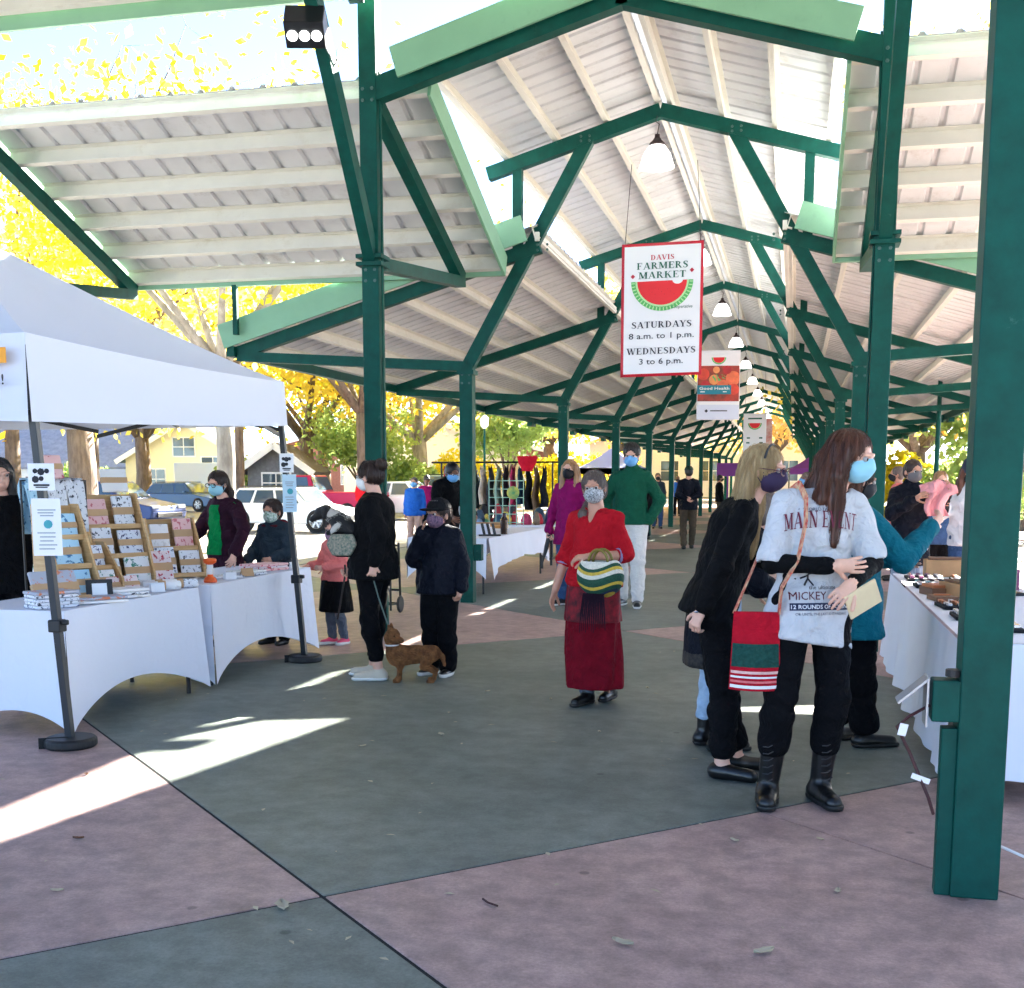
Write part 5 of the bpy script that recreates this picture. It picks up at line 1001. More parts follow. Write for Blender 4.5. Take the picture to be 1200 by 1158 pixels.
# towels hung over a rail between the shelves
rk = empty('towel_rail', (-4.72, 7.15, .752), 'wire rail with towels draped over it behind the shelves', 'rack')
b = MB(); b.tube([(-4.86, 6.86, .76), (-4.86, 6.86, 1.5), (-4.74, 7.4, 1.5), (-4.74, 7.4, .76)], .008, 6); b.build('rail', BLACKM, rk)
for i, (t, k) in enumerate(((.18, 2), (.5, 1), (.8, 1))):
    p = Vector((-4.86, 6.86, 1.51)).lerp(Vector((-4.74, 7.4, 1.51)), t); b = MB()
    b.grid(lambda u, v: (p.x + .03 * (1 if v < .5 else -1) * min(1, abs(v - .5) * 12) + .015 * math.sin(14 * u + 9 * v) + (u - .5) * .04, p.y + (u - .5) * .17 * (1 - .25 * abs(2 * v - 1)), 1.515 - abs(v - .5) * 2 * .36), 8, 16)
    b.build('draped_towel', TW[k], rk, smooth=True, solid=.006)
towel((-4.78, 7.1, 1.515), .15, .16, R_(62), -.3, 3, 'clipped above the draped towels'); towel((-4.74, 7.78, 1.42), .19, .17, R_(55), -.3, 7, 'standing on top of the middle shelf')
towel((-4.32, 6.42, .756), .3, .22, R_(64), -.45, 4, 'leaning at the near table corner'); towel((-4.82, 6.42, 1.02), .14, .3, R_(64), -.2, 5, 'at the near end by the hooded woman')
towel((-4.36, 7.22, .756), .24, .12, R_(62), -.5, 6, 'leaning low in front of short shelf'); towel((-4.5, 7.98, .756), .16, .24, R_(52), -.3, 6, 'propped between the middle and low shelf')
def stack(x, y, n, ks, label, rz, w=.26, d=.2):
    e = empty('towel_stack', (x, y, .752), label, 'towels'); M = Euler((0, 0, rz)).to_matrix(); z = .753
    for i in range(n):
        b = MB(); t = .018; b.box((x + random.uniform(-.008, .008), y + random.uniform(-.008, .008), z + t / 2), (w * random.uniform(.94, 1), d * random.uniform(.94, 1), t), rz + random.uniform(-.06, .06)); b.build('towel', TW[ks[i % len(ks)]], e, bevel=.006); z += t + .002
stack(-4.3, 6.3, 5, [5, 1, 5, 1, 4], 'stack of navy and black print towels at the near table end', R_(60)); stack(-4.2, 6.62, 2, [7, 4], 'two grey towels lying flat at the aisle edge of near table', R_(50), .34, .2)
stack(-4.22, 6.95, 3, [7, 1, 7], 'low pile of white towels beside the framed card', R_(58), .3, .2); stack(-4.34, 9.35, 3, [3, 6, 3], 'stack of pink towels at the far end of the tables', R_(70), .36, .24); stack(-4.26, 8.85, 2, [1, 0], 'flat pile of leaf print towels beside the pink stack', R_(75), .28, .2)
stack(-4.3, 8.55, 1, [1], 'single black print towel beside the orange bottle', R_(40), .26, .2)
for i, (x, y, k) in enumerate(((-4.3, 7.55, 7), (-4.2, 7.66, 1), (-4.22, 7.45, 7))):
    b = MB(); d = Vector((.7, .5, 0)); p = Vector((x, y, .785)); b.tube([p - d * .15, p - d * .14, p + d * .14, p + d * .15], [.02, .032, .032, .02], 14); o = b.build('rolled_towel', TW[k], smooth=True)
    tag(o, ['plain rolled towel at the table joint', 'black print rolled towel lying at the aisle edge', 'plain rolled towel nearest the short shelf'][i], 'towel', 'rolled towels')
    b = MB(); b.tube([p - d * .03, p + d * .03], .034, 14); b.build('paper_band', KRAFT, o, smooth=True)
fr = empty('framed_card', (-4.25, 6.8, .752), 'small black framed card standing on the near table', 'card'); M = Euler((-.25, 0, R_(40))).to_matrix(); p = Vector((-4.24, 6.72, .82))
b = MB(); b.box(p, (.16, .015, .13), M=M); b.build('frame', BLACK, fr); b = MB(); b.box(p + M @ Vector((0, -.009, 0)), (.09, .004, .08), M=M); b.build('card', PAPER, fr)
bt = empty('sanitizer_bottle', (-4.2, 8.12, .754), 'clear bottle with orange top and orange base on the towel table', 'bottle')
b = MB(); b.lathe([(.048, 0), (.05, .012), (.042, .03), (.022, .045), (.02, .06)], (-4.2, 8.12, .754), 18); b.build('base', mat('orange_plastic', S(238, 96, 30), .4), bt, smooth=True)
b = MB(); b.lathe([(.02, .058), (.024, .07), (.024, .125), (.02, .135)], (-4.2, 8.12, .754), 18); b.build('bottle', mat('frosted_plastic', S(230, 226, 222), .3), bt, smooth=True)
b = MB(); b.lathe([(.02, .13), (.045, .145), (.05, .165), (.045, .175), (.03, .178), (.001, .18)], (-4.2, 8.12, .754), 18); b.build('cap', MATS['orange_plastic'], bt, smooth=True)

for i, (x, y, w_, h_, rz_, m_, lb) in enumerate(((-4.16, 7.3, .09, .07, 40, PAPER, 'small white price card before the short shelf'), (-4.15, 8.36, .08, .06, 30, PAPER, 'small white price card beside the orange bottle'), (-4.17, 8.7, .1, .07, 50, KRAFT, 'kraft price card beside the leaf print pile'), (-4.16, 9.6, .09, .06, 60, PAPER, 'white price card at the far table corner'), (-4.2, 6.5, .08, .06, 40, KRAFT, 'kraft price card at the near table corner'))):
    b = MB(); M = Euler((-.5, 0, R_(rz_))).to_matrix(); p = Vector((x, y, .755)); b.box(p + M @ Vector((0, 0, h_ / 2)), (w_, .003, h_), M=M); M2 = Euler((.5, 0, R_(rz_))).to_matrix(); b.box(p + Vector((-.045, .04, 0)) + M2 @ Vector((0, 0, h_ / 2)), (w_, .003, h_), M=M2); tag(b.build('price_card', m_), lb, 'card', 'price cards on the towel tables')
for i, (x, y, k, lb) in enumerate(((-4.7, 7.9, 1, 'black print cloth bag hanging at the end of the middle shelf'), (-4.72, 8.75, 3, 'pink print cloth bag behind the low shelf'), (-4.75, 6.9, 0, 'leaf print cloth bag behind the blue towel shelf'))):
    e = empty('cloth_bag', (x, y, .754), lb, 'bag'); b = MB(); b.grid(lambda u, v: (x + .05 * math.sin(math.pi * v) * math.cos(2 * math.pi * u), y + .1 * (1 - .25 * v) * math.cos(2 * math.pi * u) if False else y + .11 * math.sin(2 * math.pi * u) * (1 - .2 * v), .756 + .3 * v + .01 * math.sin(9 * u)), 14, 8); b.build('pouch', TW[k], e, smooth=True, solid=.004)
    b = MB(); b.tube([(x, y + .06 * math.cos(t), 1.05 + .11 * math.sin(t)) for t in np.linspace(0, math.pi, 9)], .008, 6); b.build('handle', KRAFT, e)
# ================================================================ lamps and fixtures of the pavilion
SHADE = mat('white_lamp_glass', S(240, 240, 236), .35, trans=.35, emit=(1, .97, .92, .55)); CAPM = mat('dark_lamp_cap', S(44, 26, 28), .45)
def lamp(x, y, z, label):
    e = empty('pendant_lamp', (x, y, z), label, 'lamp', 'pendant lamps along the ridge')
    b = MB(); b.lathe([(.195, 0), (.2, .005), (.185, .04), (.15, .15), (.1, .22), (.08, .24)], (x, y, z), 24); b.build('shade', SHADE, e, smooth=True)
    b = MB(); b.lathe([(.085, .235), (.09, .26), (.05, .3), (.03, .33), (.03, .36)], (x, y, z), 16); b.build('cap', CAPM, e, smooth=True)
    b = MB(); b.tube([(x, y, z + .35), (x + .02, y, z + .47), (x - .02, y, z + .5), (x, y, z + .56)], .006, 5); b.build('cord', BLACK, e)
OR = ['first', 'second', 'third', 'fourth', 'fifth', 'sixth', 'seventh', 'eighth', 'ninth', 'tenth', 'eleventh']
for k in range(NB): lamp(n_ - .02, YB + BAY * k - .14, 5.02, 'white bell pendant lamp under the %s roof frame of the long aisle' % OR[k])
fl_ = empty('flood_light', (-3.9, 9.72, 5.1), 'black box flood light with three round lenses on the tall left post', 'lamp')
M = Euler((R_(-42), 0, R_(14))).to_matrix(); p = Vector((-3.98, 9.66, 5.14))
b = MB(); b.prism([(-.11, -.12), (.11, -.12), (.13, .05), (.07, .14), (-.13, .1)], p - M @ Vector((.16, 0, 0)), M @ Vector((0, 1, 0)), M @ Vector((0, 0, 1)), .32); b.build('housing', BLACKM, fl_, bevel=.008)
for i in (-1, 0, 1): b = MB(); b.lathe([(.03, .004), (.042, 0), (.042, -.008), (.001, -.01)], p + M @ Vector((i * .098, 0, -.123)), 18, M); b.build('lens', mat('lit_lens', S(245, 245, 240), .2, emit=(1, 1, 1, 1.2)), fl_)
b = MB(); b.beam(p + M @ Vector((0, .02, .1)), (-3.92, 9.75, 5.5), .05, .03); b.build('bracket', BLACKM, fl_)
b = MB(); b.tube([p + M @ Vector((.1, .05, .0)), (-3.86, 9.85, 5.0), (-3.85, 10.0, 4.95), (-3.88, 10.1, 5.1)], .008, 5); b.build('cable', mat('white_cable', S(220, 220, 220), .5), fl_)
# conduit and open box on the near post
cb = empty('conduit_box', (RX - .12, YN, 0), 'green conduit with an opened electrical box and loose wires on the near post', 'electrical box')
b = MB(); b.box((RX - .108, YN - .03, .31), (.055, .07, .62)); b.build('conduit', GREEN, cb, bevel=.004)
b = MB(); b.box((RX - .128, YN - .03, .72), (.095, .1, .15)); b.build('box', GREEN, cb, bevel=.006)
b = MB(); b.lathe([(.001, .83), (.03, .83), (.03, .805), (.001, .8)], (RX - .1, YN - .03, 0), 12); b.build('knockout_plug', BLACK, cb)
b = MB(); b.box((RX - .193, YN - .03, .715), (.006, .125, .175)); b.build('box_rim', mat('galvanised', S(170, 172, 174), .4, metal=.7), cb)
b = MB(); b.box((RX - .24, YN - .03, .755), (.008, .11, .14), M=Euler((0, R_(48), 0)).to_matrix()); b.build('open_cover', MATS['galvanised'], cb)
b = MB(); b.tube([(RX - .18, YN - .05, .7), (RX - .25, YN - .07, .66), (RX - .29, YN - .06, .62), (RX - .24, YN - .05, .52), (RX - .17, YN - .06, .36), (RX - .15, YN - .06, .3)], .006, 6); b.build('wire', mat('dark_red_wire', S(60, 20, 24), .5), cb)
for c_, s_, M_ in (((RX - .27, YN - .07, .61), (.03, .003, .045), (.1, .2, .2)), ((RX - .2, YN - .06, .43), (.07, .003, .02), (0, .35, .2))): b = MB(); b.box(c_, s_, M=Euler(M_).to_matrix()); b.build('paper_tag', PAPER, cb)
b = MB(); b.tube([(RX + .09, YN + .05, .17), (RX + .25, YN - .02, .12), (RX + .5, YN - .05, .16), (RX + .9, YN, .2)], .006, 6); b.build('white_cable', PAPER, cb)
# ================================================================ hanging banners
BANW = mat('white_vinyl', S(236, 234, 236), .55, bump=.05, bscale=2); BRED = mat('banner_red', S(206, 28, 52), .5); MELR = mat('melon_red', S(226, 22, 34), .5); MELG = mat('melon_green', S(84, 178, 92), .5); MELL = mat('melon_light_green', S(182, 224, 160), .5); TXG = mat('banner_text_green', S(10, 92, 70), .5); TXK = mat('banner_text_black', S(30, 26, 44), .5); TXR = mat('banner_text_red', S(190, 40, 62), .5)
def banner(o, ux, w, h, label, kind):
    o = Vector(o); ux = Vector(ux).normalized(); uz = Vector((0, 0, 1)); nn = ux.cross(uz)        # nn points to the viewer
    e = empty('banner', o, label, 'banner'); P_ = lambda x, y, d=0: o + ux * x + uz * y + nn * (.006 + .02 * math.sin(math.pi * (y / h)) * math.sin(math.pi * (x / w + .5)) + d)
    def sheet(nm, m, x0, x1, y0, y1, d, nx=12, ny=12): b = MB(); b.grid(lambda u, v: P_(x0 + (x1 - x0) * u, y0 + (y1 - y0) * v, d), nx, ny); return b.build(nm, m, e, smooth=True)
    b = MB(); b.grid(lambda u, v: P_((u - .5) * w, v * h, -.004), 12, 12); b.build('vinyl_sheet', BRED if kind == 0 else BANW, e, smooth=True, solid=.003)
    def melon(cx, cy, r, d):
        def half(nm, ro, ri, m, dd, a0=-math.pi, a1=0, n=28):
            b = MB(); vs = []; fs = []
            for i in range(n + 1):
                a = a0 + (a1 - a0) * i / n; vs += [P_(cx + ri * math.cos(a), cy + ri * math.sin(a) * .95, dd), P_(cx + ro * math.cos(a), cy + ro * math.sin(a) * .95, dd)]
            for i in range(n): fs.append((2 * i, 2 * i + 1, 2 * i + 3, 2 * i + 2))
            b.add(vs, fs); b.build(nm, m, e)
        half('melon_flesh', r * .80, .001, MELR, d); half('melon_pith', r * .86, r * .80, MELL, d); half('melon_rind', r, r * .86, MELG, d)
        if kind == 0:
            b = MB()
            for i in range(26):
                a = -math.pi * (i + .5) / 26; b.add([P_(cx + rr * r * math.cos(a + s), cy + rr * r * math.sin(a + s) * .95, d + .001) for rr, s in ((.88, -.018), (.99, -.018), (.99, .018), (.88, .018))], [(0, 1, 2, 3)])
            tag(b.build('rind_stripes', MELL, e), kind='stuff')
            b = MB(); b.add([P_(cx + r * .5 + r * .17 * math.cos(a), cy + .004 + r * .13 * math.sin(a), d + .0015) for a in np.linspace(0, 2 * math.pi, 18)[:-1]], [tuple(range(17))]); b.build('melon_bite', BANW, e)
            b = MB()
            for i in range(9): x, y = cx - r * .42 + r * .1 * i, cy - r * (.25 + .08 * (i % 3)); b.add([P_(x, y, d + .001), P_(x + r * .012, y, d + .001), P_(x + r * .006, y - r * .05, d + .001)], [(0, 1, 2)])
            b.build('melon_seeds', mat('melon_dark_red', S(160, 10, 24), .5), e)
    def line(body, y, size, m, bold=0, sx=1.0, width=None, x=0, shear=0, dd=.005):
        me = mesh_of_text(body, size, bold, 1, shear)
        k = (width / max(1e-6, max(v.co.x for v in me.vertices) - min(v.co.x for v in me.vertices))) if width else sx
        for v in me.vertices: v.co = P_(x + v.co.x * k, y + v.co.y, dd)
        me.materials.clear(); me.materials.append(m); tag(link('lettering', me, e), kind='stuff')
    if kind == 0:
        bw = .034 * w; sheet('white_field', BANW, -w / 2 + bw, w / 2 - bw, bw, h - bw, 0)
        for word, yy, cap, wd, m in (('DAVIS', .872, .038, .29, TXR), ('FARMERS', .805, .05, .63, TXG), ('MARKET', .735, .05, .58, TXG), ('SATURDAYS', .365, .048, .74, TXK), ('WEDNESDAYS', .168, .048, .85, TXK)):
            b = MB(); glyphs(word, 0, yy * h, cap * h, wd * w, b, lambda x, y, d: P_(x, y, .004 + d)); tag(b.build('lettering', m, e), kind='stuff')
        line('8 a.m. to 1 p.m.', .285 * h, .062 * h, TXK, .0006, width=.8 * w); line('3 to 6 p.m.', .092 * h, .062 * h, TXK, .0006, width=.54 * w)
        melon(0, .715 * h, .38 * w, .003); line('Cooperative', .505 * h, .035 * h, TXG, width=.26 * w, x=.24 * w, shear=.3)
        for x, y in ((-.36, .755), (.36, .785)): b = MB(); b.add([P_(x * w + a, y * h + c, .004) for a, c in ((-.026, 0), (0, -.026), (.026, 0), (0, .026))], [(0, 1, 2, 3)]); b.build('red_diamond', TXR, e)
    elif kind == 1:
        melon(0, .90 * h, .17 * w, .003)
        b = sheet('produce_photo', mat('produce_photo_print', S(196, 62, 44), .5, col2=S(70, 52, 40), vscale=4), -w / 2 + .01, w / 2 - .01, .27 * h, .78 * h, .001)
        TOM = [S(214, 70, 48), S(226, 110, 70), S(190, 40, 46), S(236, 150, 90)]
        for i, (x, y, r, c) in enumerate(((-.35, .66, .14, 0), (.34, .6, .17, 1), (-.1, .58, .12, 3), (.2, .72, .1, 2), (-.3, .5, .11, 2), (.1, .5, .13, 1), (.36, .44, .13, 0), (-.05, .72, .08, 3))):
            b = MB(); b.add([P_(min(.485, max(-.485, x + r * math.cos(a))) * w, y * h + r * w * math.sin(a), .002 + .0006 * i) for a in np.linspace(0, 2 * math.pi, 19)[:-1]], [tuple(range(18))]); b.build('tomato_print', mat('tomato_print_%d' % c, TOM[c], .5, var=.2, vscale=9), e)
        for i in range(7): b = MB(); a = i * .9; b.add([P_((.0 + .16 * math.cos(a)) * w, .62 * h, .0085), P_((.04 + .16 * math.cos(a + .4)) * w, (.62 + .05 * math.sin(a)) * h, .0085), P_((.02 + .08 * math.cos(a)) * w, (.6 + .06 * math.sin(a + 1)) * h, .0085)], [(0, 1, 2)]); b.build('leaf_print', MELG, e)
        sheet('teal_panel', mat('teal_print', S(16, 126, 146), .5), -w / 2 + .005, w * .3, .37 * h, .5 * h, .01); line('Good Health', .435 * h, .06 * h, WHITE, .0008, width=.7 * w, x=-.09 * w, dd=.014); 
        b = MB(); [b.add([P_(x0 * w, y * h, .014), P_(x1 * w, y * h, .014), P_(x1 * w, (y + .012) * h, .014), P_(x0 * w, (y + .012) * h, .014)], [(0, 1, 2, 3)]) for x0, x1, y in ((-.42, .2, .4),)]; tag(b.build('small_print', WHITE, e), kind='stuff')
        sheet('pale_panel', mat('pale_blue_print', S(212, 216, 232), .5), -w / 2 + .005, w / 2 - .005, .01 * h, .22 * h, .002)
        b = MB(); b.add([P_(-.27 * w + a, .13 * h + c, .004) for a, c in ((-.03, 0), (0, -.03), (.03, 0), (0, .03))], [(0, 1, 2, 3)]); b.add([P_(x0 * w, y * h, .004) for x0, y in ((-.18, .125), (.22, .125), (.22, .14), (-.18, .14))], [(0, 1, 2, 3)]); tag(b.build('sponsor_mark', TXK, e), kind='stuff')
    else:
        melon(0, .80 * h, .3 * w, .003)
        b = MB(); [b.add([P_(x0 * w, y * h, .004), P_(-x0 * w, y * h, .004), P_(-x0 * w, (y + .03) * h, .004), P_(x0 * w, (y + .03) * h, .004)], [(0, 1, 2, 3)]) for x0, y in ((-.3, .88), (-.34, .48), (-.36, .38), (-.38, .2), (-.25, .1))]; tag(b.build('small_print', TXG, e), kind='stuff')
    for s in (-1, 1): b = MB(); b.tube([P_(s * w * .46, h, 0), P_(s * w * .4, h + .9 if kind == 0 else h + 1.1, -.1)], .004, 5); b.build('cord', BLACK, e)
banner((-1.555, 14.18, 2.70), (1, .06, .022), .93, 1.49, 'large red-bordered market banner with a watermelon slice and opening hours', 0)
banner((-1.29, 20.5, 2.50), (1, .04, -.01), .70, 1.13, 'hanging banner with produce photo above a pale blue strip', 1)
banner((-1.09, 33, 2.0), (1, 0, 0), .60, 1.27, 'small far white banner with a watermelon slice', 2)
b = MB(); b.box((-.93, 39.5, 3.05), (.34, .02, .8)); tag(b.build('banner', mat('faded_red_vinyl', S(206, 76, 70), .6, col2=S(226, 200, 190), vscale=5)), 'narrow faded red banner hanging far down the aisle', 'banner')
# ================================================================ right-hand jewellery table
LINEN = mat('white_table_linen', S(230, 232, 242), .8, bump=.2, bscale=8)
def draped(label, x0, x1, y0, y1, z, drop, wave=.025, corner=.0, nm='linen_table', seed=0):
    e = empty(nm, ((x0 + x1) / 2, (y0 + y1) / 2, 0), label, 'table'); r = random.Random(seed)
    b = MB(); b.grid(lambda u, v: (x0 + (x1 - x0) * u, y0 + (y1 - y0) * v, z), 4, 8); b.build('cloth_top', LINEN, e, smooth=True)
    cs = [(x1, y0), (x1, y1), (x0, y1), (x0, y0)]
    for i in range(4):
        a, c = cs[i], cs[(i + 1) % 4]; nx, ny = (c[1] - a[1]), -(c[0] - a[0]); l = math.hypot(nx, ny); nx, ny = nx / l, ny / l; ph = r.uniform(0, 6)
        def side(u, v):
            s = l * u; w = wave * v * (math.sin(7.5 * s + ph) + .5 * math.sin(17 * s + 2 * ph)) + .02 + .05 * v; d = drop + corner * abs(2 * u - 1) ** 3 + .015 * math.sin(5 * s + ph)
            return (a[0] + (c[0] - a[0]) * u + nx * w, a[1] + (c[1] - a[1]) * u + ny * w, z - d * v)
        b = MB(); b.grid(side, max(12, int(l * 22)), 8); b.build('cloth_side', LINEN, e, smooth=True)
    for x, y in cs: b = MB(); b.tube([(x + (.08 if x == x0 else -.08), y + (.1 if y == y0 else -.1), 0), (x + (.08 if x == x0 else -.08), y + (.1 if y == y0 else -.1), z - .03)], .014, 8); b.build('leg', BLACKM, e)
    return e
draped('long white linen table of jewellery behind the near post', .80, 1.55, 5.9, 10.2, .75, .66, seed=3)
draped('second white table edge seen just past the near post', 1.75, 2.6, 4.9, 8.4, .74, .3, seed=5)
def goods(nm, label, c, size, m, rz=0, parts=None, cat='tray'):
    e = empty(nm, c, label, cat); M = Euler((0, 0, rz)).to_matrix(); b = MB(); b.box(Vector(c) + Vector((0, 0, size[2] / 2)), size, rz); b.build('base', m, e, bevel=.004)
    for p in parts or ():
        q, s, mm = p; b = MB(); b.box(Vector(c) + M @ Vector(q), s, rz); b.build('piece', mm, e, bevel=.003)
    return e
KV = mat('black_velvet', S(24, 22, 26), .9); SILV = mat('silver_piece', S(200, 200, 205), .25, metal=1); BRNL = mat('brown_leather_goods', S(112, 72, 46), .5, var=.2); TANW = mat('tan_wood_box', S(176, 134, 90), .6, var=.15); PLUMJ = mat('plum_beads', S(126, 50, 96), .3); TURQ = mat('turquoise_beads', S(60, 150, 160), .3); COP = mat('copper_piece', S(176, 110, 76), .35, metal=.8)
rj = random.Random(11)
def tray(x, y, w, d, label, cols, rz=0):
    parts = []
    nx, ny = max(2, int(w / .055)), max(2, int(d / .07))
    for i in range(nx):
        for j in range(ny): parts.append((((i + .5) / nx * w - w / 2, (j + .5) / ny * d - d / 2, .03), (w / nx * .45, d / ny * .6, .018), rj.choice(cols)))
    goods('jewellery_tray', label, (x, y, .752), (w, d, .02), KV, rz, parts)
tray(.98, 9.6, .26, .36, 'black jewellery tray at the far corner of long table', [SILV, PLUMJ]); tray(1.3, 9.5, .26, .36, 'black jewellery tray beside the far corner tray', [SILV, COP]); tray(.98, 8.95, .26, .3, 'jewellery tray with silver and turquoise pieces', [SILV, TURQ]); tray(1.3, 8.9, .24, .3, 'jewellery tray with plum beads', [PLUMJ, SILV])
tray(.98, 7.5, .24, .3, 'jewellery tray with copper pieces near the wooden box', [COP, SILV], .1); tray(.98, 6.95, .22, .3, 'jewellery tray of silver next to the near post', [SILV, SILV, TURQ]); tray(1.0, 6.4, .26, .2, 'flat black tray at the near end of long table', [SILV])
goods('leather_pouch', 'brown rolled leather pouch on the long white table', (.96, 8.35, .752), (.2, .22, .05), BRNL, .3, [((0, 0, .06), (.18, .19, .02), COP)], 'pouch'); goods('wooden_box', 'tan wooden box with slatted lid on the long white table', (1.16, 8.2, .752), (.3, .42, .09), TANW, .35, [((x, 0, .1), (.03, .4, .014), BRNL) for x in (-.11, -.055, 0, .055, .11)], 'box')
goods('wooden_box', 'low tan basket box at the far end of the long table', (1.2, 10.0, .752), (.36, .2, .13), TANW, 0, [((0, 0, .14), (.3, .14, .02), BRNL)], 'box'); goods('wallet', 'flat brown wallet beside the jewellery trays', (.93, 7.95, .752), (.14, .2, .03), BRNL, .2, [((0, .02, .034), (.1, .03, .01), COP)], 'wallet')
goods('display_stand', 'black wire stand with small cards on the jewellery table', (1.36, 8.5, .752), (.2, .3, .02), BLACKM, .2, [((0, -.1 + .1 * i, .1), (.16, .01, .14), m_) for i, m_ in enumerate((PLUMJ, PAPER, TURQ))], 'stand')
b = MB(); b.beam((1.95, 5.2, .05), (1.95, 5.2, .74), .04, .04, (1, 0, 0)); b.beam((1.6, 5.25, .1), (2.4, 5.25, .1), .05, .04); tag(b.build('table_trestle', BLACKM), 'black steel trestle under the table past the near post', 'trestle')
# ================================================================ second stall on the left: linen table, clothes rack, goods
draped('white linen table of the second stall with long hanging corners', -5.0, -3.92, 15.3, 19.2, .75, .34, corner=.2, seed=8)
st = empty('glasses_stand', (-4.0, 15.9, .75), 'small black stand of three glass tubes on the second stall table', 'stand')
b = MB(); b.box((-4.05, 15.95, .762), (.3, .12, .02), .3); b.build('base', BLACK, st)
for i in range(3): b = MB(); b.beam((-4.12 + .07 * i, 15.93 + .02 * i, .77), (-4.16 + .07 * i, 15.95 + .02 * i, .92), .035, .02); b.build('holder', BLACK, st)
b = MB(); b.lathe([(.001, 0), (.05, 0), (.055, .2), (.035, .24), (.03, .3), (.001, .3)], (-3.98, 16.5, .752), 14); tag(b.build('bottle', mat('dark_brown_glass', S(54, 30, 24), .2)), 'dark brown bottle on the second stall table', 'bottle')
goods('wooden_tray', 'yellow-brown wooden tray tilted on the second stall table', (-4.6, 17.4, .8), (.9, .4, .04), mat('honey_wood', S(196, 140, 74), .5, var=.15), .2, [((0, .18, .05), (.88, .03, .06), TANW)], 'tray')
goods('cloth_pile', 'white folded cloth pile on the second stall table', (-4.4, 16.4, .752), (.5, .5, .1), LINEN, .2, [((0, 0, .12), (.44, .44, .04), LINEN)], 'cloth')
rack = empty('clothes_rack', (-5.9, 22.6, 0), 'steel clothes rack hung with coloured garments behind the second stall', 'clothes rack')
b = MB(); [b.tube([(x, 22.6, 0), (x, 22.6, 1.85)], .018, 8) for x in (-6.7, -4.5)]; b.tube([(-6.9, 22.6, 1.85), (-4.3, 22.6, 1.85)], .018, 8); [b.beam((x, 22.3, .03), (x, 22.9, .03), .04, .04) for x in (-6.7, -4.5)]; b.build('frame', BLACKM, rack)
GC = [S(180, 24, 44), S(186, 30, 50), S(206, 210, 214), S(122, 150, 176), S(50, 64, 70), S(214, 196, 176), S(60, 60, 64), S(150, 170, 150), S(36, 36, 40), S(196, 60, 100), S(40, 70, 90), S(30, 32, 36), S(120, 96, 76), S(24, 26, 34)]
for i, c in enumerate(GC):
    x = -6.62 + .15 * i; L_ = .75 + .25 * ((i * 7) % 5) / 5 + (.25 if i < 2 else 0); b = MB()
    b.grid(lambda u, v: (x + .05 * math.sin(2 * math.pi * u) * (.5 + v) + .02 * math.sin(9 * v + i), 22.6 + .22 * math.cos(2 * math.pi * u) * (.55 + .45 * min(1, v * 3)), 1.8 - .1 * abs(math.cos(2 * math.pi * u)) * (1 - v) - L_ * v), 12, 10); b.build('garment', cloth('rack_cloth_%d' % i, c, .15), rack, smooth=True)
b = MB(); b.lathe([(.001, .28), (.2, .28), (.17, .14), (.1, .02), (.12, 0), (.001, 0)], (-4.95, 22.4, 1.68), 14); tag(b.build('red_hat', cloth('red_felt', S(206, 26, 50), .1), smooth=True), 'red felt hat on top of the clothes rack', 'hat')
gt = empty('goods_table', (-5.2, 20.6, 0), 'crowded table of bags and small goods before the clothes rack', 'table'); b = MB(); b.box((-5.1, 20.6, .72), (2.0, 1.0, .05)); b.build('top', LINEN, gt); 
for x in (-6, -4.2):
    for y in (20.2, 21): b = MB(); b.beam((x, y, 0), (x, y, .7), .04, .04, (1, 0, 0)); b.build('leg', BLACKM, gt)
for i in range(26):
    x, y = -6.0 + rj.random() * 1.8, 20.2 + rj.random() * .8; h_ = .08 + rj.random() * .3; w_ = .1 + rj.random() * .14; c = rj.choice(GC + [S(70, 90, 150), S(226, 200, 90), S(90, 160, 120)])
    b = MB(); b.lathe([(.001, 0), (w_ * .5, 0), (w_ * .56, h_ * .4), (w_ * .36, h_ * .85), (w_ * .12, h_), (.001, h_)], (x, y, .746), 10); o = b.build('trinket', mat('trinket_%d' % i, c, .5, var=.3, vscale=20), gt, smooth=True)
wr_ = empty('wire_display', (-4.75, 19.8, .75), 'wire grid display with round green and yellow badge on the goods table', 'display'); b = MB()
for i in range(6): b.tube([(-5.05 + .12 * i, 19.85, .75), (-5.05 + .12 * i, 19.85, 1.55)], .008, 5); b.tube([(-5.05, 19.85, .8 + .14 * i), (-4.45, 19.85, .8 + .14 * i)], .008, 5)
b.build('grid', mat('pale_green_wire', S(150, 190, 170), .5), wr_); b = MB(); b.lathe([(.001, -.02), (.11, 0), (.001, .02)], (-4.62, 19.8, 1.3), 16, Matrix.Rotation(math.pi / 2, 3, 'X')); b.build('badge', mat('badge_print', S(206, 190, 70), .6, col2=S(70, 140, 90), vscale=9), wr_)
# folding cart behind the woman
cart = empty('folding_cart', (-4.55, 12.9, 0), 'black folding cart with looped tubes behind the woman in black', 'cart'); b = MB()
for s in (-.16, .16): b.tube([(-4.55 + s, 12.75, .05), (-4.55 + s, 12.75, .95), (-4.55 + s * .9, 12.8, 1.02), (-4.55 + s * .4, 12.86, 1.04)], .014, 8); b.tube([(-4.55 + s, 13.1, .1), (-4.55 + s, 13.05, .8)], .014, 8)
for z in (.12, .3, .62, .9): b.tube([(-4.71, 12.75, z), (-4.39, 12.75, z)], .012, 6); b.tube([(-4.71, 13.08, z * .85), (-4.39, 13.08, z * .85)], .012, 6)
for s in (-.16, .16): b.tube([(-4.55 + s, 12.75, .12), (-4.55 + s, 13.1, .1)], .012, 6); b.tube([(-4.55 + s, 12.75, .62), (-4.55 + s, 13.08, .53)], .012, 6)
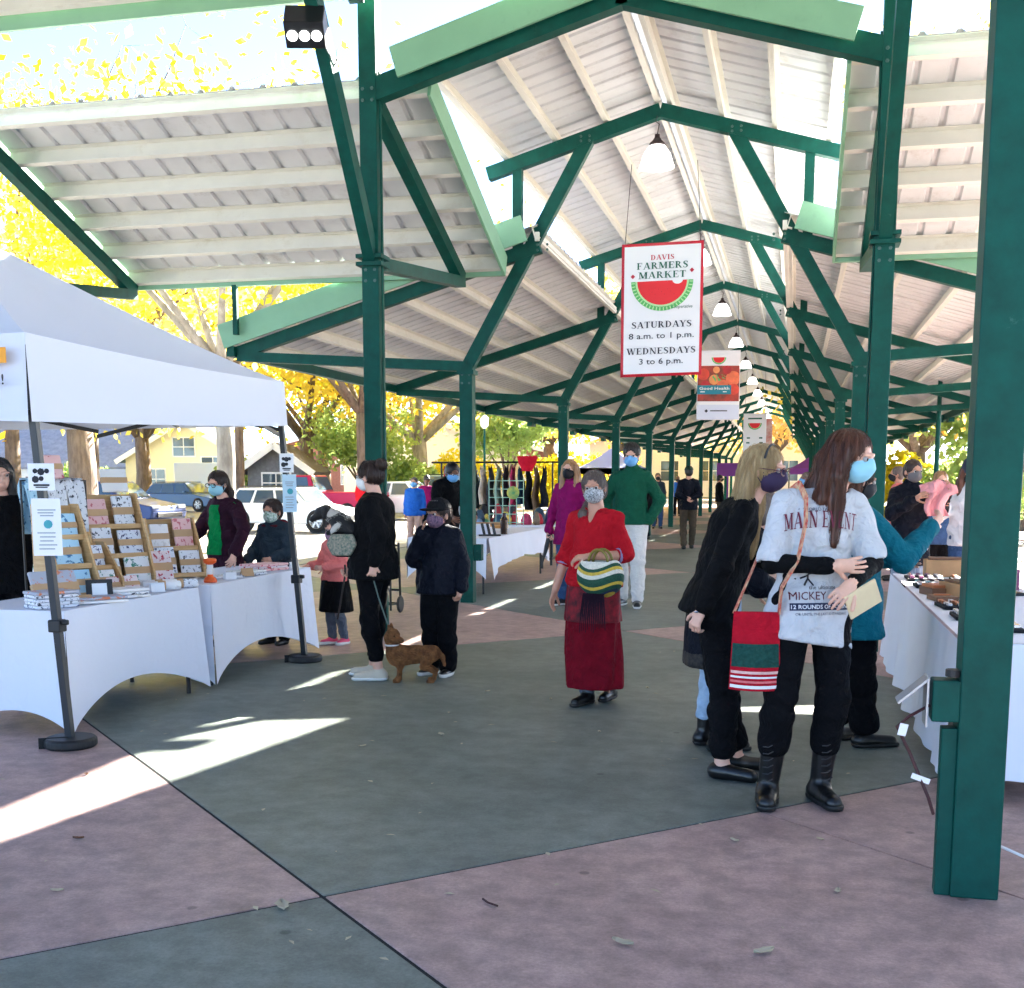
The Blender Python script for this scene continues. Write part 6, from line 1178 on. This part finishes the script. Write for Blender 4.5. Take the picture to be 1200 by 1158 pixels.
b.build('tube_frame', BLACKM, cart); b = MB(); b.box((-4.6, 12.85, .5), (.2, .16, .3)); b.build('bag', K_NAVY, cart, bevel=.03)
for s in (-.19, .19): b = MB(); b.lathe([(.001, -.015), (.09, -.015), (.1, 0), (.09, .015), (.001, .015)], (-4.55 + s, 13.0, .1), 16, Matrix.Rotation(math.pi / 2, 3, 'Y')); b.build('wheel', BLACK, cart)
b = MB(); b.box((LX + 2.45 - 2.25, 14.36, 1.0), (.1, .1, .24))
ob = MB(); ob.box((LX + .13, 14.36, .62), (.1, .12, .2)); tag(ob.build('outlet_box', GREEN, bevel=.006), 'small green outlet box on the second left post', 'electrical box')
# ================================================================ litter on the floor
LEAFD = mat('dry_leaf', S(186, 176, 150), .8, var=.2)
lf = [(-1.72, 3.78, .06, 'pale curled dry leaf beside the joint crossing'), (-2.6, 3.75, .03, 'tiny pale leaf at the lower left of the floor'), (-.5, 3.72, .05, 'crumpled dry leaf on the near pink slab'), (-.05, 3.75, .05, 'dry leaf nearest the near post'), (-.2, 4.95, .03, 'small pale scrap on the pink slab'), (-2.0, 6.7, .04, 'pale leaf on the green slab past the sun strip'), (-2.35, 6.3, .03, 'small leaf by the sun strip'), (-1.1, 7.0, .025, 'tiny scrap before the woman in red'), (-1.0, 8.6, .03, 'tiny pale scrap behind the woman in red'), (-1.6, 8.0, .025, 'pale fleck beside the woman in red'), (-2.1, 8.2, .03, 'pale leaf beside the boy in cap'), (-3.5, 5.35, .025, 'dark fleck on the pink slab by the tent'), (-2.9, 4.35, .03, 'dark leaf on the left pink slab'), (.15, 5.05, .025, 'brown leaf beside the saw cut'), (.2, 4.4, .03, 'little white scrap beside the near post')]
for x, y, s, lb in lf:
    b = MB(); a0 = rj.random() * 6; r_ = rj.random()
    def lp(u, v): w = s * .42 * math.sin(math.pi * (u * .92 + .04)) * (1 + .3 * math.sin(11 * u)); X, Y = (u - .5) * s * 1.6, (v - .5) * w * 2; return (x + X * math.cos(a0) - Y * math.sin(a0), y + X * math.sin(a0) + Y * math.cos(a0), .004 + .35 * s * abs(v - .5) + .12 * s * (2 * u - 1) ** 2)
    b.grid(lp, 6, 4); tag(b.build('fallen_leaf', LEAFD if 'dark' not in lb else BRNL, smooth=True, solid=.001), lb, 'leaf', 'leaves on the floor')
b = MB(); b.tube([(-1.05, 4.02, .006), (-1.02, 3.98, .008), (-.98, 3.96, .006)], .004, 5); tag(b.build('twig', mat('dark_twig', S(70, 40, 40), .8)), 'thin dark twig on the near pink slab', 'twig')

rl = random.Random(21); b = MB()
for i in range(90):
    x, y = -4.2 + rl.random() * 4.8, 3.4 + rl.random() ** 1.5 * 9; s_ = .006 + rl.random() * .012; a0 = rl.random() * 6.3
    P4 = [(s_ * 1.6, 0, .002), (0, s_ * .6, .004), (-s_ * 1.5, 0, .003), (0, -s_ * .6, .006)]; b.add([(x + p[0] * math.cos(a0) - p[1] * math.sin(a0), y + p[0] * math.sin(a0) + p[1] * math.cos(a0), p[2]) for p in P4], [(0, 1, 2, 3)])
tag(b.build('leaf_litter', LEAFD), kind='stuff')
# ================================================================ parked cars
GLASS = mat('car_glass', S(60, 78, 92), .06, spec=.8); TYRE = mat('tyre_rubber', S(26, 26, 27), .8); RIM = mat('alloy_rim', S(176, 178, 182), .3, metal=.8); LAMPG = mat('head_lamp', S(224, 226, 228), .15); LAMPR = mat('tail_lamp', S(170, 20, 24), .2)
def car(label, x, y, rz, col, L=4.5, W=1.8, Hh=1.5, kind='suv', metal=.3):
    e = empty('parked_car', (x, y, 0), label, 'car', 'cars in the car park'); ca, sa = math.cos(rz), math.sin(rz); w = lambda X, Y, Z: (x + X * ca - Y * sa, y + X * sa + Y * ca, Z)
    m = mat('car_paint_%d_%d_%d' % tuple(int(c * 999) for c in col), col, .28, metal=metal); h = L / 2; wh = W / 2; belt = Hh * .62
    hood = belt * .93
    low = [(-h, .55), (-h + .04, .32), (-h + .3, .24), (h - .3, .24), (h - .05, .32), (h, .52), (h - .06, hood * .82), (h - .9 * L / 4.5, hood), (h - 1.25 * L / 4.5, belt)]
    if kind == 'pickup': low += [(-h * .12, belt), (-h * .14, belt * 1.0), (-h + .03, belt * 1.0)]; cab = [(h - 1.25 * L / 4.5, belt), (h * .25, Hh), (-h * .02, Hh), (-h * .12, belt)]
    elif kind == 'sedan': low += [(-h + .9, belt), (-h + .08, belt * .97)]; cab = [(h - 1.25 * L / 4.5, belt), (h * .16, Hh), (-h * .35, Hh * .985), (-h + .7, belt)]
    else: low += [(-h + .12, belt)]; cab = [(h - 1.25 * L / 4.5, belt), (h * .2, Hh), (-h * .72, Hh * .985), (-h + .12, belt)]
    def shell(poly, yw, nm, mm, inset=0, par=e, tw=0):
        b = MB(); k = len(poly); rows = [(-1, .93), (-1.0, 1), (1.0, 1), (1, .93)]
        top = max(p[1] for p in poly); ys = [-yw, -yw + .06, yw - .06, yw]
        vs = []
        for r_, Y in enumerate(ys):
            sh = .03 if r_ in (0, 3) else 0
            for p in poly:
                f = 1 - tw * max(0, (p[1] - belt) / max(.01, Hh - belt)); cx, cz = 0, .6
                vs.append(w(p[0] + (cx - p[0]) * sh * .35, Y * f, p[1] + (cz - p[1]) * sh))
        fs = [tuple(range(k)), tuple(range(4 * k - 1, 3 * k - 1, -1))] + [(r_ * k + i, (r_ + 1) * k + i, (r_ + 1) * k + (i + 1) % k, r_ * k + (i + 1) % k) for r_ in range(3) for i in range(k)]
        b.add(vs, fs); return b.build(nm, mm, par, bevel=.03)
    body = shell(low, wh, 'body', m); cabo = shell(cab, wh - .06, 'cabin', m, tw=.16)
    # side windows, windscreens
    def quad(p, Y, nm):
        b = MB(); f = lambda q: w(q[0], Y * (1 - .16 * max(0, (q[1] - belt) / (Hh - belt))), q[1]); b.add([f(q) for q in p], [tuple(range(len(p)))]); b.build(nm, GLASS, cabo)
    x0, x1, xt0, xt1 = cab[3][0], cab[0][0], cab[2][0], cab[1][0]; zb_, zt_ = belt + .04, Hh - .08; l_ = lambda a_, b_, z: a_ + (b_ - a_) * (z - belt) / (Hh - belt)
    for s in (-1, 1):
        Y = s * (wh - .052); nwin = 1 if kind == 'pickup' else (3 if kind == 'suv' else 2)
        for i in range(nwin):
            u0, u1 = (i + .06) / nwin, (i + .94) / nwin; P_ = lambda u, z: (l_(x0 + .12, xt0 + .08, z) + (l_(x1 - .14, xt1 - .06, z) - l_(x0 + .12, xt0 + .08, z)) * u, z); quad([P_(u0, zb_), P_(u1, zb_), P_(u1, zt_), P_(u0, zt_)], Y, 'side_window')
        b = MB(); b.box(w(x1 - .35, s * (wh + .07), belt + .08), (.16, .14, .1), rz); b.build('mirror', m, e, bevel=.02)
        for sx_ in (-1, 1):
            X = sx_ * (h - .82 * L / 4.5); M3 = Matrix.Rotation(rz, 3, 'Z') @ Matrix.Rotation(math.pi / 2, 3, 'X'); c = w(X, s * (wh - .08), .33)
            b = MB(); b.lathe([(.2, -.1), (.3, -.11), (.33, -.08), (.33, .08), (.3, .11), (.2, .1)], c, 24, M3); wl_ = b.build('wheel', TYRE, e, smooth=True)
            b = MB(); b.lathe([(.001, -.06), (.21, -.105), (.22, .0), (.21, .105), (.001, .06)], c, 24, M3); b.build('wheel_dish', BLACK, wl_, smooth=False)
            b = MB(); 
            for q in range(6): a_ = q * math.pi / 3; d = Vector((math.cos(a_) * ca, math.cos(a_) * sa, math.sin(a_))); nY = Vector((-sa, ca, 0)) * s * .105; b.beam(Vector(c) + nY * 1.0 + d * .03, Vector(c) + nY * 1.02 + d * .21, .05, .03, nY)
            b.lathe([(.2, s * .1), (.215, s * .112), (.222, s * .1)], c, 24, Matrix.Rotation(rz, 3, 'Z') @ Matrix.Rotation(-math.pi / 2, 3, 'X')); b.build('rim', RIM, wl_)
            b = MB(); b.lathe([(.34, -.13), (.4, -.13), (.4, .02), (.34, .02)], w(X, s * (wh - .05), .34), 24, Matrix.Rotation(rz, 3, 'Z') @ Matrix.Rotation(-math.pi / 2 * s, 3, 'X')); b.build('wheel_arch', BLACK, e)
        b = MB(); b.box(w(h - .08, s * (wh - .25), hood * .8), (.16, .36, .12), rz); b.build('head_light', LAMPG, e, bevel=.03)
        b = MB(); b.box(w(-h + .06, s * (wh - .16), belt * .8), (.12, .24, .2), rz); b.build('tail_light', LAMPR, e, bevel=.02)
    for (a_, b2, nm) in ((cab[0], cab[1], 'windscreen'), (cab[3], cab[2], 'rear_window')):
        b = MB(); s = 1 if a_[0] > b2[0] else -1; f = lambda q, Y: w(q[0] + s * .018, Y * (1 - .16 * (q[1] - belt) / (Hh - belt)), q[1] + .012); lo_ = (a_[0] + (b2[0] - a_[0]) * .1, belt + (Hh - belt) * .1); hi_ = (a_[0] + (b2[0] - a_[0]) * .88, belt + (Hh - belt) * .88)
        b.add([f(lo_, -wh + .14), f(lo_, wh - .14), f(hi_, wh - .14), f(hi_, -wh + .14)], [(0, 1, 2, 3)]); b.build(nm, GLASS, cabo)
    b = MB(); b.box(w(h - .02, 0, .42), (.06, W * .7, .16), rz); b.box(w(-h + .02, 0, .45), (.06, W * .7, .16), rz); b.build('bumper_insert', BLACK, e, bevel=.02)
    if kind == 'suv': b = MB(); [b.tube([w(xt1 - .1, s * (wh - .26), Hh + .03), w(xt0 + .1, s * (wh - .26), Hh + .03)], .02, 6) for s in (-1, 1)]; b.build('roof_rails', BLACK, e)
car('white crossover with grey cladding parked behind the boy in hoodie', -14.75, 34.0, R_(-8), S(232, 234, 236), 4.1, 1.8, 1.3, 'suv', .1)
car('crimson pickup truck parked behind the white crossover', -18.3, 44.5, R_(176), S(176, 16, 66), 5.4, 1.9, 1.72, 'pickup', .2)
car('blue-grey hatchback parked behind the plywood shelves', -29.8, 55.5, R_(-12), S(62, 88, 120), 4.4, 1.8, 1.4, 'suv')
car('silver sedan parked beyond the blue-grey hatchback', -30.5, 64, R_(-10), S(190, 200, 212), 4.6, 1.8, 1.5, 'sedan'); car('silver-blue sport utility parked by the clothes rack', -14.6, 52, R_(80), S(120, 150, 186), 4.8, 1.9, 1.75, 'suv')
car('white sedan parked behind the blue sweatshirt man', -15.2, 46, R_(-4), S(226, 228, 230), 4.6, 1.8, 1.48, 'sedan', .1); car('dark blue sedan parked at the left edge behind the towels', -21.8, 35.5, R_(-8), S(40, 60, 110), 4.6, 1.8, 1.48, 'sedan'); car('white van-like crossover parked left of the yellow house', -26.5, 40.5, R_(-8), S(226, 230, 234), 4.6, 1.85, 1.6, 'suv', .1)
car('grey hatchback parked behind the crimson pickup', -27.2, 58.5, R_(174), S(150, 156, 164), 4.3, 1.8, 1.5, 'suv')
# ================================================================ houses
def house(label, x, y, rz, w, d, eave, ridge, wall, roofc, wins, axis='x', porch=False):
    e = empty('house', (x, y, 0), label, 'house'); ca, sa = math.cos(rz), math.sin(rz); P_ = lambda X, Y, Z: Vector((x + X * ca - Y * sa, y + X * sa + Y * ca, Z))
    b = MB(); hw, hd = w / 2, d / 2
    pr = [(-hw, 0), (hw, 0), (hw, eave), (0, ridge), (-hw, eave)]
    vs = [P_(p[0], -hd, p[1]) for p in pr] + [P_(p[0], hd, p[1]) for p in pr]; b.add(vs, [(0, 1, 2, 3, 4), (9, 8, 7, 6, 5)] + [(i, i + 5, (i + 1) % 5 + 5, (i + 1) % 5) for i in range(5)]); b.build('wall', wall, e)
    rs = None
    for s in (-1, 1):
        a = (s * (hw + .5), eave - .5 * (ridge - eave) / hw + .08); c = (0, ridge + .1); b = MB(); b.add([P_(a[0], -hd - .5, a[1]), P_(a[0], hd + .5, a[1]), P_(c[0], hd + .5, c[1]), P_(c[0], -hd - .5, c[1])], [(0, 1, 2, 3)]); rf = b.build('roof', roofc, e, solid=.16)
        b = MB(); b.beam(P_(a[0], -hd - .54, a[1] - .04), P_(c[0], -hd - .54, c[1] - .04), .06, .3); b.build('barge_board', WHITE, rf)
    for (X, Z, W_, H_) in wins:
        b = MB(); b.box(P_(X, -hd - .03, Z), (W_ + .16, .06, H_ + .16), rz); f = b.build('window', WHITE, e); b = MB(); b.box(P_(X, -hd - .075, Z), (W_, .03, H_), rz); b.build('pane', GLASS, f)
        b = MB(); b.box(P_(X, -hd - .1, Z), (.05, .02, H_), rz); b.box(P_(X, -hd - .1, Z), (W_, .02, .05), rz); b.build('muntin', WHITE, f)
    return e
YEL = mat('cream_yellow_siding', S(244, 230, 184), .7, var=.04, vscale=2); GRF = mat('grey_shingle', S(142, 146, 160), .8, var=.18, vscale=3); WSD = mat('white_siding', S(224, 224, 220), .7, var=.04); BRF = mat('brown_shingle', S(98, 88, 86), .8, var=.18, vscale=4)
house('cream yellow house with gable front beyond the car park', -38.6, 74, R_(14), 7.4, 9, 2.9, 5.1, YEL, GRF, [(0, 3.6, 1.3, 1.1), (-1.8, 1.6, 1.1, 1.2), (1.8, 2.6, 1.4, .7)])
house('white house with long grey roof beside the yellow house', -50, 78, R_(100), 9, 15, 2.6, 5.6, WSD, GRF, []); house('small kiosk with brown hipped roof among the trees', -22.8, 51.5, R_(10), 2.6, 2.6, 2.1, 3.0, mat('weathered_grey_boards', S(112, 114, 118), .8, var=.2), BRF, [(0, 1.4, 1.2, .8)])
house('pale house half hidden far behind the second stall', -27, 92, R_(6), 14, 9, 3, 6, WSD, BRF, [(-3, 1.6, 1.6, 1.4), (3, 1.6, 1.6, 1.4)]); house('long brick building far beyond the left trees', -34, 104, R_(4), 26, 9, 4, 7, mat('brick_wall', S(158, 104, 88), .8, var=.15), BRF, [(-8 + 4 * i, 2, 1.6, 1.6) for i in range(5)])
house('white building seen through the far end of the aisle', -6, 118, 0, 26, 10, 5, 8, WSD, GRF, [(-9 + 3.6 * i, 2.4, 1.6, 1.8) for i in range(6)]); house('pale building beyond the right-hand stalls', 22, 74, R_(-20), 16, 10, 4, 6.5, WSD, GRF, [(-4, 2, 2, 1.6), (3, 2, 2, 1.6)])
tb = empty('box_trailer', (-33.4, 66, 0), 'white box trailer with pale blue side parked by the yellow house', 'trailer'); b = MB(); b.box((-33.4, 66, 1.5), (4.6, 2.2, 2.1), .2); b.build('box', mat('pale_trailer_panel', S(206, 218, 232), .4), tb, bevel=.05)
for s in (-1, 1): b = MB(); b.lathe([(.001, -.12), (.34, -.12), (.36, 0), (.34, .12), (.001, .12)], (-33.4 + s * .5 + .2, 64.9 + s * .1, .36), 16, Matrix.Rotation(math.pi / 2, 3, 'X')); b.build('wheel', TYRE, tb)
# purple tents down the aisle
PUR = mat('purple_tent_fabric', S(84, 60, 196), .7, trans=.3); PUR2 = mat('violet_sign', S(120, 50, 140), .6)
def small_tent(label, x, y, m, w=3.0, z=2.1, pk=3.1):
    e = empty('pop_up_tent', (x, y, 0), label, 'tent'); cs = [(x - w / 2, y - w / 2), (x + w / 2, y - w / 2), (x + w / 2, y + w / 2), (x - w / 2, y + w / 2)]
    for i in range(4):
        a, c = cs[i], cs[(i + 1) % 4]; b = MB(); b.grid(lambda u, v: (a[0] + (c[0] - a[0]) * u + (x - a[0] - (c[0] - a[0]) * u) * v, a[1] + (c[1] - a[1]) * u + (y - a[1] - (c[1] - a[1]) * u) * v, z + (pk - z) * v ** 1.25), 6, 6); b.build('roof_panel', m, e, smooth=True)
        b = MB(); b.add([(*a, z), (*c, z), (*c, z - .28), (*a, z - .28)], [(0, 1, 2, 3)]); b.build('valance', m, e)
        b = MB(); b.beam((*a, 0), (*a, z), .05, .05, (1, 0, 0)); b.build('leg', LEGM, e)
small_tent('purple pop-up tent behind the man in green pullover', -8.6, 58, PUR); small_tent('white pop-up tent far on the left of the aisle', -8.6, 58, WTENT); small_tent('violet pop-up tent near the far aisle end', 1.2, 62, PUR2)
b = MB(); b.box((-3.0, 56, 2.0), (1.0, .05, .6)); b.box((-3.0, 56, .86), (.08, .06, 1.7)); tag(b.build('stall_sign', PUR2), 'violet stall sign far down the aisle', 'sign')
# ================================================================ trees and shrubs
BARK = mat('grey_brown_bark', S(128, 112, 98), .9, col2=S(84, 70, 60), vscale=7, bump=.8, bscale=14, aniso=(1, 1, .25)); BARKP = mat('pale_bark', S(176, 168, 156), .9, col2=S(130, 120, 108), vscale=6, bump=.5, bscale=14, aniso=(1, 1, .3))
def leafm(nm, a, b_): return mat(nm, a, .6, col2=b_, vscale=1.4, trans=.62, spec=.2)
LY = leafm('yellow_leaves', S(230, 188, 20), S(236, 210, 60)); LO = leafm('orange_gold_leaves', S(222, 172, 70), S(230, 196, 100)); LG = leafm('green_leaves', S(140, 168, 96), S(176, 192, 112)); LYG = leafm('yellow_green_leaves', S(218, 198, 34), S(192, 188, 60))
LYP = leafm('pale_yellow_leaves', S(232, 204, 76), S(222, 212, 110)); LOP = leafm('pale_gold_leaves', S(230, 186, 110), S(238, 212, 140))
def leaf_cloud(pts, size, rng):
    n = len(pts); a = rng.normal(size=(n, 3)); a /= np.linalg.norm(a, axis=1)[:, None]; b = rng.normal(size=(n, 3)); b -= a * (a * b).sum(1)[:, None]; b /= np.linalg.norm(b, axis=1)[:, None]
    s = size * rng.uniform(.6, 1.3, (n, 1)); P = np.stack([pts - a * s, pts - b * s * .55, pts + a * s, pts + b * s * .55], 1).reshape(-1, 3); return P, np.arange(4 * n).reshape(-1, 4)
def tree(label, x, y, H, tr, cr, leafmat, nleaf, lsize, bark=None, fork=.3, lean=(0, 0), seed=1, dens=1.0, nm='tree', low=.35, flat=.75):
    rng = np.random.default_rng(seed); e = empty(nm, (x, y, 0), label, 'tree', 'trees round the market'); b = MB(); base = np.array([x, y, 0.0]); tips = []
    fz = H * fork; top = base + [lean[0], lean[1], fz]; b.tube([base + [0, 0, -.1], base + [0, 0, fz * .12] , base * .5 + top * .5 + [.06, 0, 0], top], [tr * 1.5, tr * 1.08, tr * .95, tr * .85], 10)
    nl = 6
    for i in range(nl):
        az = 2 * math.pi * (i + rng.uniform(-.3, .3)) / nl; up = rng.uniform(.45, 1.0); d = np.array([math.cos(az), math.sin(az), 0]); L1 = cr * rng.uniform(.5, .8)
        p1 = top + d * L1 * .45 + [0, 0, (H - fz) * .28 * up + .2]; p2 = top + d * L1 + [0, 0, (H - fz) * (.35 + .3 * up)]
        b.tube([top - [0, 0, .15], p1, p2], [tr * .55, tr * .34, tr * .18], 7)
        for j in range(4):
            az2 = az + rng.uniform(-1.1, 1.1); s0 = p1 if j == 0 else p1 + (p2 - p1) * rng.uniform(.3, 1); q = s0 + np.array([math.cos(az2), math.sin(az2), 0]) * cr * rng.uniform(.2, .45) + [0, 0, (H - fz) * rng.uniform(.02, .28)]
            b.tube([s0, s0 * .5 + q * .5 + rng.normal(size=3) * .1, q], [tr * .17, tr * .11, tr * .05], 5); tips += [q, s0 * .4 + q * .6]
            for _ in range(2):
                t = q + rng.normal(size=3) * cr * .16 + [0, 0, cr * .06]; b.tube([q, t], [tr * .05, tr * .015], 4); tips.append(t)
        tips.append(p2)
    b.build('trunk', bark or BARK, e, smooth=True)
    if nleaf:
        tips = np.array(tips); c = tips[rng.integers(0, len(tips), nleaf)] + rng.normal(size=(nleaf, 3)) * np.array([1, 1, flat]) * cr * .15 * dens
        c = c[c[:, 2] > H * low * .8]; me = np_mesh('crown', [leaf_cloud(c, lsize, rng)], leafmat); me.polygons.foreach_set('use_smooth', np.zeros(len(me.polygons), bool)); link('crown', me, e)
    return e
tree('big yellow tree with thick furrowed trunk behind the towel shelves', -19.0, 29.5, 9.6, .40, 5.2, LYP, 8000, .13, fork=.34, seed=3); tree('yellow tree with pale trunk behind the vendor woman', -11.9, 23.8, 9.5, .21, 4.6, LYG, 8000, .10, BARKP, fork=.42, seed=5)
tree('spreading yellow tree behind the first fascia tip', -17.3, 47, 12, .3, 6.5, LYG, 9000, .16, fork=.36, seed=8); tree('yellow tree beyond the crimson pickup', -24, 57, 13, .4, 7.5, LYP, 8000, .2, fork=.28, seed=11)
tree('pale forked tree behind the woman with dogs', -19.0, 60, 12, .45, 7, LYP, 8000, .2, BARKP, fork=.3, seed=14); tree('gold tree beyond the clothes rack', -15.4, 66, 13, .42, 8, LYP, 8000, .22, BARKP, fork=.25, seed=17); tree('orange-gold tree left of the purple tent', -17, 84, 14, .45, 9, LOP, 7000, .28, fork=.3, seed=20)
tree('yellow tree far behind the purple tent', -14, 100, 14, .5, 10, LYG, 7000, .3, fork=.3, seed=23); tree('tall gold tree rising over the cream canopy at far left', -31.5, 44, 16.5, .3, 5.5, LY, 10000, .08, dens=.45, fork=.45, seed=26); tree('tall yellow tree rising above the canopy beside flood light', -22.8, 47, 16.4, .2, 4.5, LYP, 9000, .075, dens=.45, fork=.5, seed=29)
tree('nearly bare tree above the canopy between the gold trees', -24.0, 38, 18.0, .2, 5.5, LO, 60, .2, BARK, fork=.45, seed=32); tree('yellow tree at the far left edge behind the tent', -36, 42, 11, .32, 6, LY, 6000, .2, fork=.3, seed=35)
tree('orange-gold tree beyond the right-hand browsers', 6.8, 40, 9, .34, 5.5, LO, 8000, .16, fork=.3, seed=38); tree('yellow tree right of the far white tent', 5.4, 58, 11, .4, 7, LYP, 7000, .2, fork=.26, seed=41); tree('pinkish gold tree high above the right canopy', 9.6, 62, 27, .5, 7.5, LOP, 5000, .22, fork=.4, seed=44)
tree('gold tree standing at the far aisle end', -2.2, 100, 13, .5, 9, LOP, 7000, .3, fork=.25, seed=47); tree('yellow tree behind the far aisle end', 6, 108, 14, .5, 9, LYP, 6000, .32, fork=.25, seed=50); tree('yellow tree far beyond the white crossover', -36, 62, 14, .45, 8, LYP, 7000, .22, fork=.28, seed=53)
tree('yellow-green tree behind the kiosk', -27.5, 68, 13, .4, 8, LYG, 7000, .24, fork=.26, seed=56); tree('small green tree beside the kiosk', -20.4, 55, 5, .12, 2.4, LG, 4000, .14, fork=.3, seed=59); tree('young green tree behind the second left post', -13.4, 56, 5.5, .12, 2.3, LG, 4000, .14, fork=.3, seed=62); tree('green tree beyond the right-hand browsers', 8.5, 52, 6, .2, 3.4, LG, 5000, .18, fork=.25, seed=65)
def shrub(label, x, y, r, h, m, seed):
    rng = np.random.default_rng(seed); e = empty('shrub', (x, y, 0), label, 'shrub', 'shrubs beyond the car park'); n = 2200; d = rng.normal(size=(n, 3)); d /= np.linalg.norm(d, axis=1)[:, None]; rr = rng.uniform(.55, 1, (n, 1)) ** .6 * (1 + .25 * np.sin(5 * d[:, :1] + seed) * np.cos(4 * d[:, 1:2]))
    c = np.array([x, y, h * .5]) + d * rr * [r, r, h * .55]; c = c[c[:, 2] > .05]; me = np_mesh('foliage', [leaf_cloud(c, .16, rng)], m); link('foliage', me, e); b = MB()
    for i in range(5): a = i * 1.256; b.tube([(x, y, 0), (x + math.cos(a) * r * .5, y + math.sin(a) * r * .5, h * .7)], [.05, .02], 5)
    b.build('stem', BARK, e)
for i, (lb, x, y, r, h, m) in enumerate((('green shrub left of the kiosk', -26.2, 54, 1.3, 2.4, LG), ('green shrub right of the kiosk', -18.5, 57, 1.8, 2.4, LG), ('yellow-green shrub behind the woman with dogs', -19.5, 70, 2.4, 3, LYG), ('green shrub beside the far silver-blue car', -11.8, 64, 1.8, 2.6, LYG), ('yellow shrub beyond the purple tent', -12, 78, 2.6, 3.2, LY), ('yellow-green shrub left of the purple tent', -15, 76, 2.6, 3, LYG), ('green shrub beyond the white hoodie person', 5.2, 38, 1.6, 2.2, LG), ('pale shrub behind the right-hand stalls', 3.6, 44, 1.8, 2.2, LYG), ('green shrub far on the right', 9.5, 46, 2.4, 2.6, LG), ('green shrub by the yellow house', -43.5, 68, 2, 2.4, LG))): shrub(lb, x, y, r, h, m, 70 + i)
for x, y, lb in ((-12.4, 48, 'thin green lamp post beside the far silver-blue car'), (2.9, 27, 'thin grey lamp post beyond the right-hand browsers')):
    e = empty('street_lamp', (x, y, 0), lb, 'street lamp'); b = MB(); b.tube([(x, y, 0), (x, y, .3), (x, y, 3.6)], [.09, .06, .045], 8); b.build('pole', GREEN, e); b = MB(); b.lathe([(.05, 0), (.16, .1), (.18, .4), (.1, .5), (.001, .55)], (x, y, 3.6), 12); b.build('lantern', WHITE, e)
